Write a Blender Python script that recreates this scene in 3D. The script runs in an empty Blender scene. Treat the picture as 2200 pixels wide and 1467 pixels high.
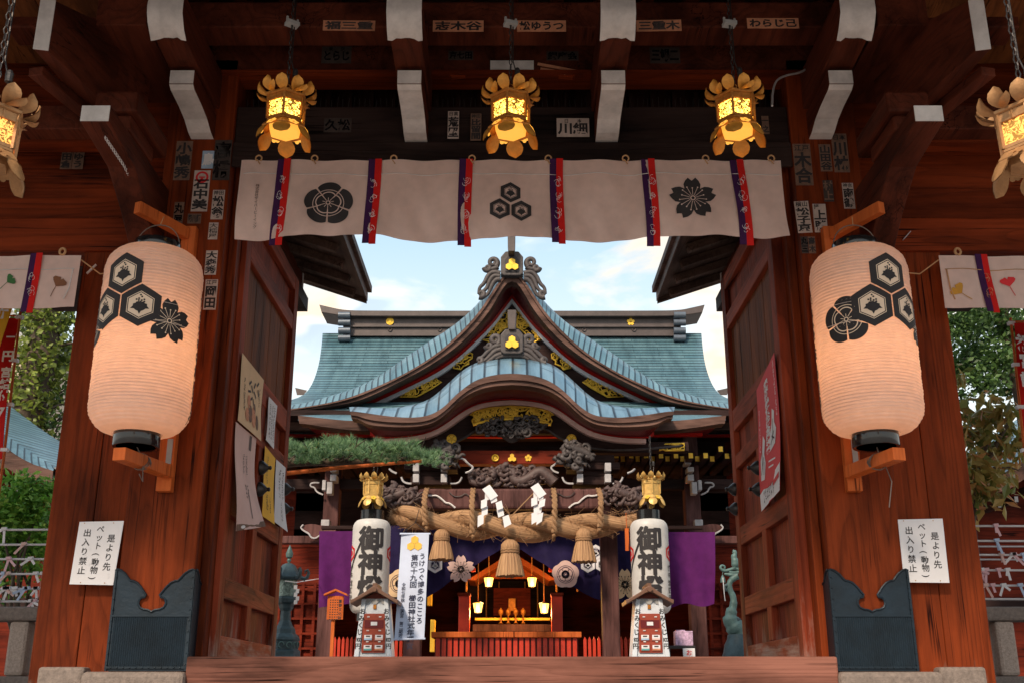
import bpy, bmesh, math, random
from mathutils import Vector, Matrix
from mathutils.geometry import tessellate_polygon
R = math.radians
SC = bpy.context.scene
COL = SC.collection
# ------------------------------------------------------------------ camera model (photo pixels 2200x1467)
F, TH = 2330.0, R(18.0)
CT, ST = math.cos(TH), math.sin(TH)
def ray(px, py):
    u = (px - 1100) / F; v = (733.5 - py) / F
    return u, CT - v * ST, ST + v * CT
def P(px, py, Y):                     # point of a pixel on the vertical plane y = Y
    u, d, w = ray(px, py)
    return Vector((u / d * Y, Y, w / d * Y))
def PX(px, py, X):                    # point of a pixel on the vertical plane x = X
    u, d, w = ray(px, py)
    Y = X * d / u
    return Vector((X, Y, w / d * Y))
# ------------------------------------------------------------------ materials
def nt(name):
    m = bpy.data.materials.new(name); m.use_nodes = True
    t = m.node_tree; b = t.nodes['Principled BSDF']
    return m, t, b
def N(t, kind, **kw):
    n = t.nodes.new(kind)
    for k, v in kw.items():
        if k in n.inputs: n.inputs[k].default_value = v
        else: setattr(n, k, v)
    return n
def ramp(t, stops):
    r = t.nodes.new('ShaderNodeValToRGB'); e = r.color_ramp.elements
    while len(e) < len(stops): e.new(0.5)
    for i, (p, c) in enumerate(stops):
        e[i].position = p; e[i].color = (*c, 1)
    return r
def mix(t, a, b, fac, mode='MIX'):
    n = t.nodes.new('ShaderNodeMix'); n.data_type = 'RGBA'; n.blend_type = mode
    for s, v in ((6, a), (7, b), (0, fac)):
        if hasattr(v, 'links'): t.links.new(v, n.inputs[s])
        elif isinstance(v, tuple): n.inputs[s].default_value = (*v, 1)
        else: n.inputs[s].default_value = v
    return n.outputs[2]
def bump(t, b, h, strength, dist=0.01):
    n = N(t, 'ShaderNodeBump', Strength=strength, Distance=dist)
    t.links.new(h, n.inputs['Height']); t.links.new(n.outputs[0], b.inputs['Normal'])
def pbr(name, c, rough=0.6, metal=0.0, var=0.25, scale=6.0, bs=0.15, bscale=60.0, spec=0.5, sheen=0.0):
    m, t, b = nt(name)
    tc = N(t, 'ShaderNodeTexCoord')
    n1 = N(t, 'ShaderNodeTexNoise', Scale=scale, Detail=6.0, Roughness=0.65)
    t.links.new(tc.outputs['Object'], n1.inputs['Vector'])
    lo = tuple(x * (1 - var) for x in c); hi = tuple(min(1, x * (1 + var)) for x in c)
    r = ramp(t, [(0.3, lo), (0.7, hi)]); t.links.new(n1.outputs[0], r.inputs[0])
    t.links.new(r.outputs[0], b.inputs['Base Color'])
    b.inputs['Roughness'].default_value = rough; b.inputs['Metallic'].default_value = metal
    b.inputs['Specular IOR Level'].default_value = spec
    if sheen: b.inputs['Sheen Weight'].default_value = sheen
    if bs:
        n2 = N(t, 'ShaderNodeTexNoise', Scale=bscale, Detail=4.0)
        t.links.new(tc.outputs['Object'], n2.inputs['Vector'])
        bump(t, b, n2.outputs[0], bs)
    return m
def wood(name, c1, c2, axis=2, rough=0.62, grey=None, spec=0.09, worn=0.7, gz=None):
    m, t, b = nt(name); tc = N(t, 'ShaderNodeTexCoord')
    oi = N(t, 'ShaderNodeObjectInfo')
    off = N(t, 'ShaderNodeVectorMath', operation='SCALE'); off.inputs[0].default_value = (7, 3, 11)
    t.links.new(oi.outputs['Random'], off.inputs['Scale'])
    ad = N(t, 'ShaderNodeVectorMath', operation='ADD')
    t.links.new(tc.outputs['Object'], ad.inputs[0]); t.links.new(off.outputs[0], ad.inputs[1])
    s = [7.0, 7.0, 7.0]; s[axis] = 0.55
    mp = N(t, 'ShaderNodeMapping'); mp.inputs['Scale'].default_value = s
    t.links.new(ad.outputs[0], mp.inputs['Vector'])
    s0 = [2.3, 2.3, 2.3]; s0[axis] = 0.20; mp.inputs['Scale'].default_value = s0
    w0 = N(t, 'ShaderNodeTexNoise', Scale=1.0, Detail=2.5, Roughness=0.45, Distortion=0.25); t.links.new(mp.outputs[0], w0.inputs['Vector'])
    w1 = N(t, 'ShaderNodeMath', operation='MULTIPLY'); t.links.new(w0.outputs[0], w1.inputs[0]); w1.inputs[1].default_value = 17.0
    w2 = N(t, 'ShaderNodeMath', operation='FRACT'); t.links.new(w1.outputs[0], w2.inputs[0])
    w = ramp(t, [(0.0, (0.0, 0.0, 0.0)), (0.10, (0.85, 0.85, 0.85)), (0.55, (1, 1, 1)), (1.0, (0.22, 0.22, 0.22))]); t.links.new(w2.outputs[0], w.inputs[0])
    sc_ = [14.0, 14.0, 14.0]; sc_[axis] = 0.30                                # long drying cracks
    mpc = N(t, 'ShaderNodeMapping'); mpc.inputs['Scale'].default_value = sc_; t.links.new(ad.outputs[0], mpc.inputs['Vector'])
    nc = N(t, 'ShaderNodeTexNoise', Scale=1.0, Detail=3.0, Roughness=0.5); t.links.new(mpc.outputs[0], nc.inputs['Vector'])
    crk = ramp(t, [(0.478, (1, 1, 1)), (0.492, (0.12, 0.10, 0.10)), (0.504, (0.12, 0.10, 0.10)), (0.518, (1, 1, 1))]); t.links.new(nc.outputs[0], crk.inputs[0])
    nm_ = N(t, 'ShaderNodeTexNoise', Scale=2.1, Detail=2.0); t.links.new(ad.outputs[0], nm_.inputs['Vector'])
    crm = ramp(t, [(0.50, (0, 0, 0)), (0.66, (1, 1, 1))]); t.links.new(nm_.outputs[0], crm.inputs[0])
    s2 = [55.0, 55.0, 55.0]; s2[axis] = 1.6
    mp2 = N(t, 'ShaderNodeMapping'); mp2.inputs['Scale'].default_value = s2
    t.links.new(ad.outputs[0], mp2.inputs['Vector'])
    n2 = N(t, 'ShaderNodeTexNoise', Scale=1.0, Detail=5.0, Roughness=0.6)
    t.links.new(mp2.outputs[0], n2.inputs['Vector'])
    s3 = [3.2, 3.2, 3.2]; s3[axis] = 0.75
    mp3 = N(t, 'ShaderNodeMapping'); mp3.inputs['Scale'].default_value = s3; t.links.new(ad.outputs[0], mp3.inputs['Vector'])
    n3 = N(t, 'ShaderNodeTexNoise', Scale=1.0, Detail=5.0, Roughness=0.6)
    t.links.new(mp3.outputs[0], n3.inputs['Vector'])
    mid = tuple((a + b_) / 2 for a, b_ in zip(c1, c2))
    r1 = ramp(t, [(0.0, c1), (0.35, mid), (1.0, c2)])
    mx = N(t, 'ShaderNodeMath', operation='MULTIPLY'); t.links.new(w.outputs[0], mx.inputs[0]); mx.inputs[1].default_value = 0.42
    ma = N(t, 'ShaderNodeMath', operation='MULTIPLY_ADD'); t.links.new(n2.outputs[0], ma.inputs[0]); ma.inputs[1].default_value = 0.75
    t.links.new(mx.outputs[0], ma.inputs[2])
    t.links.new(ma.outputs[0], r1.inputs[0])
    r3 = ramp(t, [(0.34, (0.10, 0.09, 0.10)), (0.48, (0.72, 0.70, 0.70)), (0.64, (1.3, 1.3, 1.3))]); t.links.new(n3.outputs[0], r3.inputs[0])
    c = mix(t, r1.outputs[0], r3.outputs[0], worn, 'MULTIPLY')
    c = mix(t, c, mix(t, c, crk.outputs[0], 1.0, 'MULTIPLY'), crm.outputs[0])
    if grey:                                            # bleached patches of old bare wood, thickest near the foot
        sx = N(t, 'ShaderNodeSeparateXYZ'); t.links.new(tc.outputs['Object'], sx.inputs[0])
        mr = N(t, 'ShaderNodeMapRange'); t.links.new(sx.outputs[2], mr.inputs[0])
        mr.inputs[1].default_value = gz[0]; mr.inputs[2].default_value = gz[1]
        mr.inputs[3].default_value = 0.62; mr.inputs[4].default_value = -0.25
        n4 = N(t, 'ShaderNodeTexNoise', Scale=3.0, Detail=7.0, Roughness=0.65); t.links.new(mp3.outputs[0], n4.inputs['Vector'])
        a2 = N(t, 'ShaderNodeMath', operation='ADD'); t.links.new(n4.outputs[0], a2.inputs[0]); t.links.new(mr.outputs[0], a2.inputs[1])
        rr = ramp(t, [(0.72, (0, 0, 0)), (0.95, (1, 1, 1))]); t.links.new(a2.outputs[0], rr.inputs[0])
        gm = mix(t, c, grey, n2.outputs[0], 'MIX')
        c = mix(t, c, gm, rr.outputs[0], 'MIX')
    t.links.new(c, b.inputs['Base Color'])
    b.inputs['Roughness'].default_value = rough; b.inputs['Specular IOR Level'].default_value = spec
    bump(t, b, ma.outputs[0], 0.5, 0.008)
    return m
def emis(name, c, s, base=(0.5, 0.3, 0.1)):
    m, t, b = nt(name); b.inputs['Base Color'].default_value = (*base, 1)
    b.inputs['Emission Color'].default_value = (*c, 1); b.inputs['Emission Strength'].default_value = s
    return m
def paper_glow(name, c, tr, ribs=False):
    m, t, b = nt(name); t.nodes.remove(b); out = t.nodes['Material Output']
    tc = N(t, 'ShaderNodeTexCoord')
    n1 = N(t, 'ShaderNodeTexNoise', Scale=14.0, Detail=5.0); t.links.new(tc.outputs['Object'], n1.inputs['Vector'])
    lo = tuple(x * 0.9 for x in c); r = ramp(t, [(0.35, lo), (0.7, c)]); t.links.new(n1.outputs[0], r.inputs[0])
    d = N(t, 'ShaderNodeBsdfDiffuse'); l = N(t, 'ShaderNodeBsdfTranslucent'); x = N(t, 'ShaderNodeMixShader')
    g = N(t, 'ShaderNodeBsdfGlossy', Roughness=0.45); x2 = N(t, 'ShaderNodeMixShader'); x2.inputs[0].default_value = 0.04
    for s in (d, l): t.links.new(r.outputs[0], s.inputs['Color'])
    x.inputs[0].default_value = tr
    t.links.new(d.outputs[0], x.inputs[1]); t.links.new(l.outputs[0], x.inputs[2])
    t.links.new(x.outputs[0], x2.inputs[1]); t.links.new(g.outputs[0], x2.inputs[2])
    t.links.new(x2.outputs[0], out.inputs['Surface'])
    return m
def roofmat(name, c1, c2, line, bw, bh, rough=0.42, metal=0.25, shade_w=0.09):
    m, t, b = nt(name); uv = N(t, 'ShaderNodeUVMap')
    br = N(t, 'ShaderNodeTexBrick', Scale=1.0)
    br.inputs['Brick Width'].default_value = bw; br.inputs['Row Height'].default_value = bh
    br.inputs['Mortar Size'].default_value = 0.05 * bh; br.inputs['Mortar Smooth'].default_value = 0.3
    lo = tuple(x * .55 for x in c1)
    br.inputs['Color1'].default_value = (*c1, 1); br.inputs['Color2'].default_value = (*c2, 1); br.inputs['Mortar'].default_value = (*lo, 1)
    br.offset = 0.5; br.offset_frequency = 2
    t.links.new(uv.outputs[0], br.inputs['Vector'])
    tc = N(t, 'ShaderNodeTexCoord'); mp = N(t, 'ShaderNodeMapping'); mp.inputs['Scale'].default_value = (2.4, 0.5, 0.35)
    t.links.new(tc.outputs['Object'], mp.inputs[0])
    n = N(t, 'ShaderNodeTexNoise', Scale=2.2, Detail=7.0, Roughness=0.7); t.links.new(mp.outputs[0], n.inputs['Vector'])
    r = ramp(t, [(0.30, (0.42, 0.46, 0.48)), (0.5, (0.9, 0.92, 0.92)), (0.7, (1.3, 1.26, 1.2))]); t.links.new(n.outputs[0], r.inputs[0])
    sx = N(t, 'ShaderNodeSeparateXYZ'); t.links.new(uv.outputs[0], sx.inputs[0])      # each course lifts at its lower edge
    dv = N(t, 'ShaderNodeMath', operation='DIVIDE'); t.links.new(sx.outputs[1], dv.inputs[0]); dv.inputs[1].default_value = bh
    fr = N(t, 'ShaderNodeMath', operation='FRACT'); t.links.new(dv.outputs[0], fr.inputs[0])
    ln = ramp(t, [(0.0, line), (shade_w, line), (shade_w + 0.10, (1, 1, 1)), (1.0, (1.12, 1.12, 1.12))]); t.links.new(fr.outputs[0], ln.inputs[0])  # dark line paints the shadow beneath each course's lower edge
    c = mix(t, mix(t, br.outputs['Color'], ln.outputs[0], 1.0, 'MULTIPLY'), r.outputs[0], 0.8, 'MULTIPLY')
    t.links.new(c, b.inputs['Base Color'])
    b.inputs['Roughness'].default_value = rough; b.inputs['Metallic'].default_value = metal
    bump(t, b, fr.outputs[0], 0.9, bh * 0.16)
    return m
M = {}
RW1, RW2 = (0.008, 0.0016, 0.0009), (0.235, 0.040, 0.0090)
M['wood'] = wood('red_wood_upright', RW1, RW2, 2, grey=(0.24, 0.18, 0.145), gz=(-0.1, 0.62))
M['woodx'] = wood('red_wood_level', (0.012, 0.0022, 0.0011), (0.230, 0.036, 0.0085), 0)
M['wooddoor'] = wood('door_wood', (0.036, 0.006, 0.004), (0.330, 0.060, 0.025), 2, grey=(0.52, 0.44, 0.38), gz=(-0.1, 1.25))
M['wooddoory'] = wood('door_wood_rail', (0.055, 0.010, 0.006), (0.390, 0.076, 0.033), 1, grey=(0.52, 0.44, 0.38), gz=(-0.1, 1.25))
M['doorplank'] = wood('door_plank_wood', (0.030, 0.008, 0.003), (0.240, 0.066, 0.015), 2)
M['thresh'] = wood('threshold_wood', (0.045, 0.013, 0.009), (0.27, 0.115, 0.085), 0, rough=0.7, worn=0.8)
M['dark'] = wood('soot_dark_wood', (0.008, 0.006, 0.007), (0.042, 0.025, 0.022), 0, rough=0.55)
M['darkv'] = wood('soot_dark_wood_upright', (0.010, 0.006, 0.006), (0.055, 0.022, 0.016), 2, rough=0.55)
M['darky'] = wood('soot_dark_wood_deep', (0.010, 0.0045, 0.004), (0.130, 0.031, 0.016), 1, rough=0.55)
M['orange'] = wood('fresh_orange_wood', (0.30, 0.060, 0.014), (0.62, 0.145, 0.036), 2, rough=0.5, worn=0.2)
M['soffit'] = wood('soffit_boards', (0.05, 0.016, 0.006), (0.22, 0.070, 0.022), 1)
M['eavewood'] = wood('eave_brown_wood', (0.045, 0.028, 0.022), (0.15, 0.095, 0.075), 1, rough=0.6)
M['fascia'] = wood('fascia_brown_wood', (0.055, 0.030, 0.024), (0.17, 0.095, 0.075), 0, rough=0.5)
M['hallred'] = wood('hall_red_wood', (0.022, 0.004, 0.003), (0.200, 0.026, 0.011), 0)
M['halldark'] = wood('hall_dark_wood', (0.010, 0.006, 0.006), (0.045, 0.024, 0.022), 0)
M['purpwood'] = wood('old_plum_wood', (0.05, 0.020, 0.018), (0.14, 0.065, 0.060), 2)
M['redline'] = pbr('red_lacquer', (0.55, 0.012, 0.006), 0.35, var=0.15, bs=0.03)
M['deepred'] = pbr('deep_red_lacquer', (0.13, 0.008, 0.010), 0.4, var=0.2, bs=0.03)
M['vermil'] = pbr('vermilion_lacquer', (0.52, 0.035, 0.012), 0.4, var=0.2, bs=0.03)
M['white'] = pbr('white_paint', (0.66, 0.62, 0.61), 0.6, var=0.22, scale=7, bs=0.08)
M['silver'] = pbr('pale_trim_paint', (0.74, 0.72, 0.76), 0.4, var=0.12, bs=0.03)
M['pink'] = pbr('pale_pink_trim', (0.80, 0.52, 0.46), 0.5, var=0.1, bs=0.03)
M['whitedim'] = pbr('aged_white_paint', (0.42, 0.40, 0.41), 0.7, var=0.25, scale=9, bs=0.1)
M['brassold'] = pbr('pale_old_brass', (0.66, 0.40, 0.12), 0.42, 0.45, var=0.3, scale=18, bs=0.12, bscale=80)
M['gold'] = pbr('gilt_metal', (0.80, 0.42, 0.05), 0.32, 1.0, var=0.18, scale=20, bs=0.08, bscale=90)
M['goldflat'] = pbr('gold_leaf', (0.86, 0.52, 0.05), 0.45, 0.35, var=0.15, bs=0.05)
M['brass'] = pbr('aged_brass', (0.46, 0.175, 0.030), 0.42, 0.5, var=0.35, scale=18, bs=0.2, bscale=80)
M['brassbright'] = pbr('bright_brass_leaf', (0.60, 0.26, 0.040), 0.42, 0.4, var=0.25, scale=18, bs=0.12, bscale=80)
M['brasspale'] = pbr('dusty_brass', (0.42, 0.22, 0.095), 0.5, 0.4, var=0.25, scale=18, bs=0.15, bscale=80)
M['black'] = pbr('black_lacquer', (0.012, 0.011, 0.012), 0.14, var=0.1, bs=0.0, spec=0.6)
M['ink'] = pbr('black_ink', (0.018, 0.014, 0.016), 0.7, var=0.1, bs=0.0)
M['inkgrey'] = pbr('faded_ink', (0.06, 0.045, 0.045), 0.8, var=0.2, bs=0.0)
M['iron'] = pbr('black_iron', (0.05, 0.045, 0.045), 0.45, 0.7, var=0.3, bs=0.2)
M['wire'] = pbr('thin_wire', (0.16, 0.12, 0.10), 0.5, 0.5, var=0.2, bs=0.0)
M['copper'] = pbr('dark_patina_copper', (0.0065, 0.0165, 0.0275), 0.46, 0.35, var=0.45, scale=5, bs=0.25, bscale=30)
M['bronze'] = pbr('green_bronze', (0.040, 0.068, 0.080), 0.5, 0.25, var=0.4, scale=9, bs=0.3, bscale=40)
M['bronzeg'] = pbr('verdigris_bronze', (0.085, 0.150, 0.145), 0.55, 0.2, var=0.4, scale=9, bs=0.3, bscale=40)
M['stone'] = pbr('granite', (0.20, 0.160, 0.14), 0.85, var=0.3, scale=40, bs=0.5, bscale=120)
M['stonep'] = pbr('pale_granite', (0.42, 0.33, 0.28), 0.85, var=0.3, scale=60, bs=0.5, bscale=140)
M['pave'] = pbr('paving', (0.30, 0.27, 0.25), 0.85, var=0.25, scale=3, bs=0.4, bscale=50)
M['cloth'] = paper_glow('white_cotton', (0.82, 0.61, 0.55), 0.30)
M['purple'] = pbr('purple_ribbon', (0.045, 0.012, 0.060), 0.7, var=0.2, bs=0.08, spec=0.1)
M['redcloth'] = pbr('red_ribbon', (0.52, 0.014, 0.012), 0.7, var=0.12, bs=0.08, spec=0.1)
M['violet'] = pbr('violet_curtain', (0.085, 0.010, 0.095), 0.75, var=0.2, bs=0.08, spec=0.15)
M['indigo'] = pbr('indigo_curtain', (0.020, 0.014, 0.060), 0.75, var=0.25, bs=0.08, spec=0.1)
M['paperw'] = pbr('white_paper', (0.74, 0.72, 0.74), 0.8, var=0.04, bs=0.03)
M['paperb'] = pbr('bluish_banner_cloth', (0.56, 0.62, 0.78), 0.8, var=0.05, bs=0.03)
M['paperc'] = pbr('beige_paper', (0.72, 0.50, 0.30), 0.8, var=0.07, bs=0.03)
M['paperp'] = pbr('pinkish_paper', (0.68, 0.46, 0.42), 0.75, var=0.12, scale=2, bs=0.03)
M['papery'] = pbr('yellow_paper', (0.82, 0.44, 0.02), 0.75, var=0.06, bs=0.03)
M['paperr'] = pbr('red_paper', (0.62, 0.012, 0.018), 0.6, var=0.06, bs=0.03)
M['stk'] = pbr('sticker_paper', (0.50, 0.40, 0.36), 0.8, var=0.2, scale=14, bs=0.05)
M['stkbrown'] = pbr('sticker_paper_browned', (0.17, 0.095, 0.065), 0.8, var=0.35, scale=14, bs=0.05)
M['stkfaint'] = pbr('sticker_paper_sooty', (0.045, 0.030, 0.026), 0.8, var=0.4, scale=14, bs=0.05)
M['stkor'] = pbr('sticker_paper_orange', (0.58, 0.25, 0.14), 0.8, var=0.25, scale=14, bs=0.05)
M['stkblue'] = pbr('sticker_paper_blue', (0.34, 0.47, 0.62), 0.8, var=0.2, scale=14, bs=0.05)
M['straw'] = None
M['carve'] = pbr('grey_carved_wood', (0.060, 0.048, 0.047), 0.6, var=0.4, scale=14, bs=0.3, bscale=50)
M['carved'] = pbr('dark_carved_wood', (0.075, 0.045, 0.042), 0.6, var=0.4, scale=14, bs=0.3, bscale=50)
M['ridge'] = pbr('dark_copper_ridge', (0.075, 0.056, 0.053), 0.5, 0.2, var=0.25, scale=5, bs=0.15)
M['ridgeroll'] = pbr('blue_grey_copper_roll', (0.10, 0.12, 0.15), 0.4, 0.3, var=0.25, scale=5, bs=0.15)
M['plaster'] = pbr('beige_plaster', (0.50, 0.40, 0.31), 0.9, var=0.1, bs=0.1)
M['concrete'] = pbr('grey_concrete', (0.36, 0.36, 0.36), 0.85, var=0.15, bs=0.1)
M['cord'] = pbr('pale_string', (0.62, 0.58, 0.58), 0.8, var=0.1, bs=0.0)
M['hemp'] = pbr('hemp_cord', (0.45, 0.25, 0.12), 0.8, var=0.2, bs=0.1)
M['bark'] = pbr('bark', (0.085, 0.060, 0.042), 0.9, var=0.5, scale=9, bs=0.8, bscale=22)
M['bluepipe'] = pbr('blue_paint', (0.03, 0.12, 0.32), 0.5, var=0.1, bs=0.0)
M['pinkbox'] = pbr('lilac_printed_card', (0.48, 0.32, 0.46), 0.7, var=0.5, scale=30, bs=0.0)
M['dimbox'] = pbr('dull_paint_dark', (0.02, 0.016, 0.02), 0.6, bs=0.0)
M['lampglow'] = emis('lamp_glass_lit', (1.0, 0.50, 0.07), 2.4)
M['lowglow'] = emis('lantern_foot_glass', (1.0, 0.42, 0.05), 0.55)
M['bulb'] = emis('bulb_lit', (1.0, 0.70, 0.25), 4.0)
M['paperlamp'] = paper_glow('lantern_paper', (0.86, 0.69, 0.615), 0.55)
M['halllampp'] = paper_glow('hall_lantern_paper', (0.80, 0.77, 0.74), 0.35)
M['roof'] = roofmat('blue_copper_roof', (0.080, 0.170, 0.210), (0.135, 0.245, 0.285), (0.16, 0.18, 0.20), 1.1, 0.140, shade_w=0.20)
M['roofedge'] = roofmat('blue_copper_roof_edge', (0.13, 0.225, 0.30), (0.19, 0.30, 0.38), (0.10, 0.12, 0.15), 0.6, 0.235, rough=0.30, metal=0.35, shade_w=0.10)
M['roofside'] = roofmat('blue_copper_gable_roof', (0.10, 0.195, 0.245), (0.15, 0.26, 0.31), (0.14, 0.16, 0.19), 0.9, 0.125, shade_w=0.18)
def leafmat(name, c1, c2, c3=None):
    m, t, b = nt(name); g = N(t, 'ShaderNodeNewGeometry')
    st = [(0.0, c1), (0.75, c2)] + ([(1.0, c3)] if c3 else [])
    r = ramp(t, st); t.links.new(g.outputs['Random Per Island'], r.inputs[0])
    t.links.new(r.outputs[0], b.inputs['Base Color']); b.inputs['Roughness'].default_value = 0.45
    b.inputs['Specular IOR Level'].default_value = 0.4
    tr = N(t, 'ShaderNodeBsdfTranslucent'); t.links.new(r.outputs[0], tr.inputs['Color'])
    x = N(t, 'ShaderNodeMixShader'); x.inputs[0].default_value = 0.35
    t.links.new(b.outputs[0], x.inputs[1]); t.links.new(tr.outputs[0], x.inputs[2])
    t.links.new(x.outputs[0], t.nodes['Material Output'].inputs['Surface'])
    return m
M['leaf'] = leafmat('glossy_leaf', (0.06, 0.18, 0.025), (0.22, 0.46, 0.06), (0.45, 0.62, 0.12))
M['leafd'] = leafmat('dark_tree_leaf', (0.03, 0.075, 0.022), (0.10, 0.18, 0.045))
M['ivy'] = leafmat('ivy_leaf', (0.06, 0.09, 0.02), (0.27, 0.33, 0.06))
M['leafa'] = leafmat('autumn_leaf', (0.14, 0.19, 0.045), (0.42, 0.31, 0.09), (0.55, 0.20, 0.08))
M['needle'] = leafmat('pine_needle', (0.09, 0.18, 0.08), (0.26, 0.42, 0.19), (0.45, 0.54, 0.30))
def strawmat():
    m, t, b = nt('rice_straw'); uv = N(t, 'ShaderNodeUVMap')
    mp = N(t, 'ShaderNodeMapping'); mp.inputs['Scale'].default_value = (2.0, 70.0, 1.0); t.links.new(uv.outputs[0], mp.inputs[0])
    n = N(t, 'ShaderNodeTexNoise', Scale=1.0, Detail=4.0); t.links.new(mp.outputs[0], n.inputs['Vector'])
    r = ramp(t, [(0.3, (0.20, 0.10, 0.045)), (0.55, (0.42, 0.23, 0.11)), (0.75, (0.55, 0.34, 0.17))]); t.links.new(n.outputs[0], r.inputs[0])
    t.links.new(r.outputs[0], b.inputs['Base Color']); b.inputs['Roughness'].default_value = 0.75
    bump(t, b, n.outputs[0], 0.8, 0.02)
    return m
M['straw'] = strawmat()
def fretmat(name, glow, strength, scale):
    m, t, b = nt(name); tc = N(t, 'ShaderNodeTexCoord')
    v = N(t, 'ShaderNodeTexNoise', Scale=scale, Detail=1.0, Distortion=1.5); t.links.new(tc.outputs['Object'], v.inputs['Vector'])
    r = ramp(t, [(0.46, (0, 0, 0)), (0.5, (1, 1, 1)), (0.56, (1, 1, 1)), (0.6, (0, 0, 0))]); t.links.new(v.outputs[0], r.inputs[0])
    g = mix(t, (0.02, 0.008, 0.0), glow, r.outputs[0])
    t.links.new(g, b.inputs['Emission Color']); b.inputs['Emission Strength'].default_value = strength
    b.inputs['Base Color'].default_value = (0.55, 0.28, 0.06, 1); b.inputs['Metallic'].default_value = 0.5; b.inputs['Roughness'].default_value = 0.45
    return m
M['fret'] = fretmat('lit_fretwork_yellow', (1.0, 0.58, 0.09), 2.6, 34.0)
M['fretw'] = fretmat('lit_fretwork_orange', (1.0, 0.36, 0.08), 1.1, 30.0)
# ------------------------------------------------------------------ mesh collecting
class MB:
    def __init__(s): s.v = []; s.f = []; s.m = []; s.uv = []
    def add(s, vs, fs, mi=0, uvs=None):
        o = len(s.v); s.v += [Vector(p) for p in vs]
        for k, f in enumerate(fs):
            s.f.append(tuple(i + o for i in f)); s.m.append(mi)
            s.uv.append(uvs[k] if uvs else None)
        return s
    def hexa(s, a, b, mi=0):            # a: 4 corners, b: the 4 opposite ones
        return s.add(list(a) + list(b), [(0, 1, 2, 3), (7, 6, 5, 4), (0, 4, 5, 1), (1, 5, 6, 2), (2, 6, 7, 3), (3, 7, 4, 0)], mi)
    def box(s, x0, x1, y0, y1, z0, z1, mi=0):
        a = [(x0, y0, z0), (x1, y0, z0), (x1, y0, z1), (x0, y0, z1)]
        return s.hexa(a, [(x, y1, z) for x, y, z in a], mi)
    def obox(s, p, q, w, h, up=(0, 0, 1), mi=0):          # bar from p to q, w wide, h high
        p, q, up = Vector(p), Vector(q), Vector(up); d = (q - p).normalized()
        r = d.cross(up).normalized() * (w / 2); n = r.cross(d).normalized() * (h / 2)
        c = [-r - n, r - n, r + n, -r + n]
        return s.hexa([p + k for k in c], [q + k for k in c], mi)
    def extr(s, pts, vec, mi=0):
        n = len(pts); vec = Vector(vec); pts = [Vector(p) for p in pts]
        vs = pts + [p + vec for p in pts]
        fs = [tuple(range(n)), tuple(range(2 * n - 1, n - 1, -1))] + [(i, i + n, (i + 1) % n + n, (i + 1) % n) for i in range(n)]
        return s.add(vs, fs, mi)
    def tube(s, pts, r, n=6, mi=0, closed=False, cap=True, uvk=None):
        pts = [Vector(p) for p in pts]; k = len(pts)
        rr = r if isinstance(r, (list, tuple)) else [r] * k
        vs = []; t0 = None; nrm = None
        for i, p in enumerate(pts):
            a = pts[(i - 1) % k] if (i > 0 or closed) else p; b = pts[(i + 1) % k] if (i < k - 1 or closed) else p
            t = (b - a).normalized() if (b - a).length > 1e-9 else Vector((0, 0, 1))
            if nrm is None:
                nrm = t.orthogonal().normalized()
            else:
                nrm = (nrm - t * nrm.dot(t))
                nrm = nrm.normalized() if nrm.length > 1e-6 else t.orthogonal().normalized()
            bn = t.cross(nrm)
            for j in range(n):
                an = 2 * math.pi * j / n
                vs.append(p + (nrm * math.cos(an) + bn * math.sin(an)) * rr[i])
        fs = []; uvs = []; L = 0
        for i in range(k if closed else k - 1):
            i2 = (i + 1) % k; l2 = L + (pts[i2] - pts[i]).length
            for j in range(n):
                j2 = (j + 1) % n
                fs.append((i * n + j, i * n + j2, i2 * n + j2, i2 * n + j))
                uvs.append([(L, j / n), (L, (j + 1) / n), (l2, (j + 1) / n), (l2, j / n)])
            L = l2
        if cap and not closed:
            fs += [tuple(range(n - 1, -1, -1)), tuple((k - 1) * n + j for j in range(n))]; uvs += [None, None]
        return s.add(vs, fs, mi, uvs)
    def lathe(s, prof, c, n=24, mi=0, axis=None):
        vs = []; c = Vector(c)
        for r, z in prof:
            for j in range(n):
                a = 2 * math.pi * j / n; vs.append(c + Vector((r * math.cos(a), r * math.sin(a), z)))
        k = len(prof); fs = []
        for i in range(k - 1):
            for j in range(n):
                fs.append((i * n + j, i * n + (j + 1) % n, (i + 1) * n + (j + 1) % n, (i + 1) * n + j))
        if prof[0][0] > 1e-5: fs.append(tuple(range(n - 1, -1, -1)))
        if prof[-1][0] > 1e-5: fs.append(tuple((k - 1) * n + j for j in range(n)))
        return s.add(vs, fs, mi)
    def loft(s, rows, mi=0, swap=False):       # rows of equally many points; UVs in metres
        n = len(rows[0]); vs = [p for r in rows for p in r]; fs = []; uvs = []
        cu = [[0.0] for _ in rows]
        for i, r in enumerate(rows):
            for j in range(1, n): cu[i].append(cu[i][-1] + (Vector(r[j]) - Vector(r[j - 1])).length)
            mid = cu[i][-1] / 2; cu[i] = [x - mid for x in cu[i]]
        V = [0.0]
        for i in range(1, len(rows)):
            V.append(V[-1] + sum((Vector(rows[i][j]) - Vector(rows[i - 1][j])).length for j in range(n)) / n)
        for i in range(len(rows) - 1):
            for j in range(n - 1):
                fs.append((i * n + j, i * n + j + 1, (i + 1) * n + j + 1, (i + 1) * n + j))
                q = [(cu[i][j], V[i]), (cu[i][j + 1], V[i]), (cu[i + 1][j + 1], V[i + 1]), (cu[i + 1][j], V[i + 1])]
                uvs.append([(b, a) for a, b in q] if swap else q)
        return s.add(vs, fs, mi, uvs)
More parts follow.
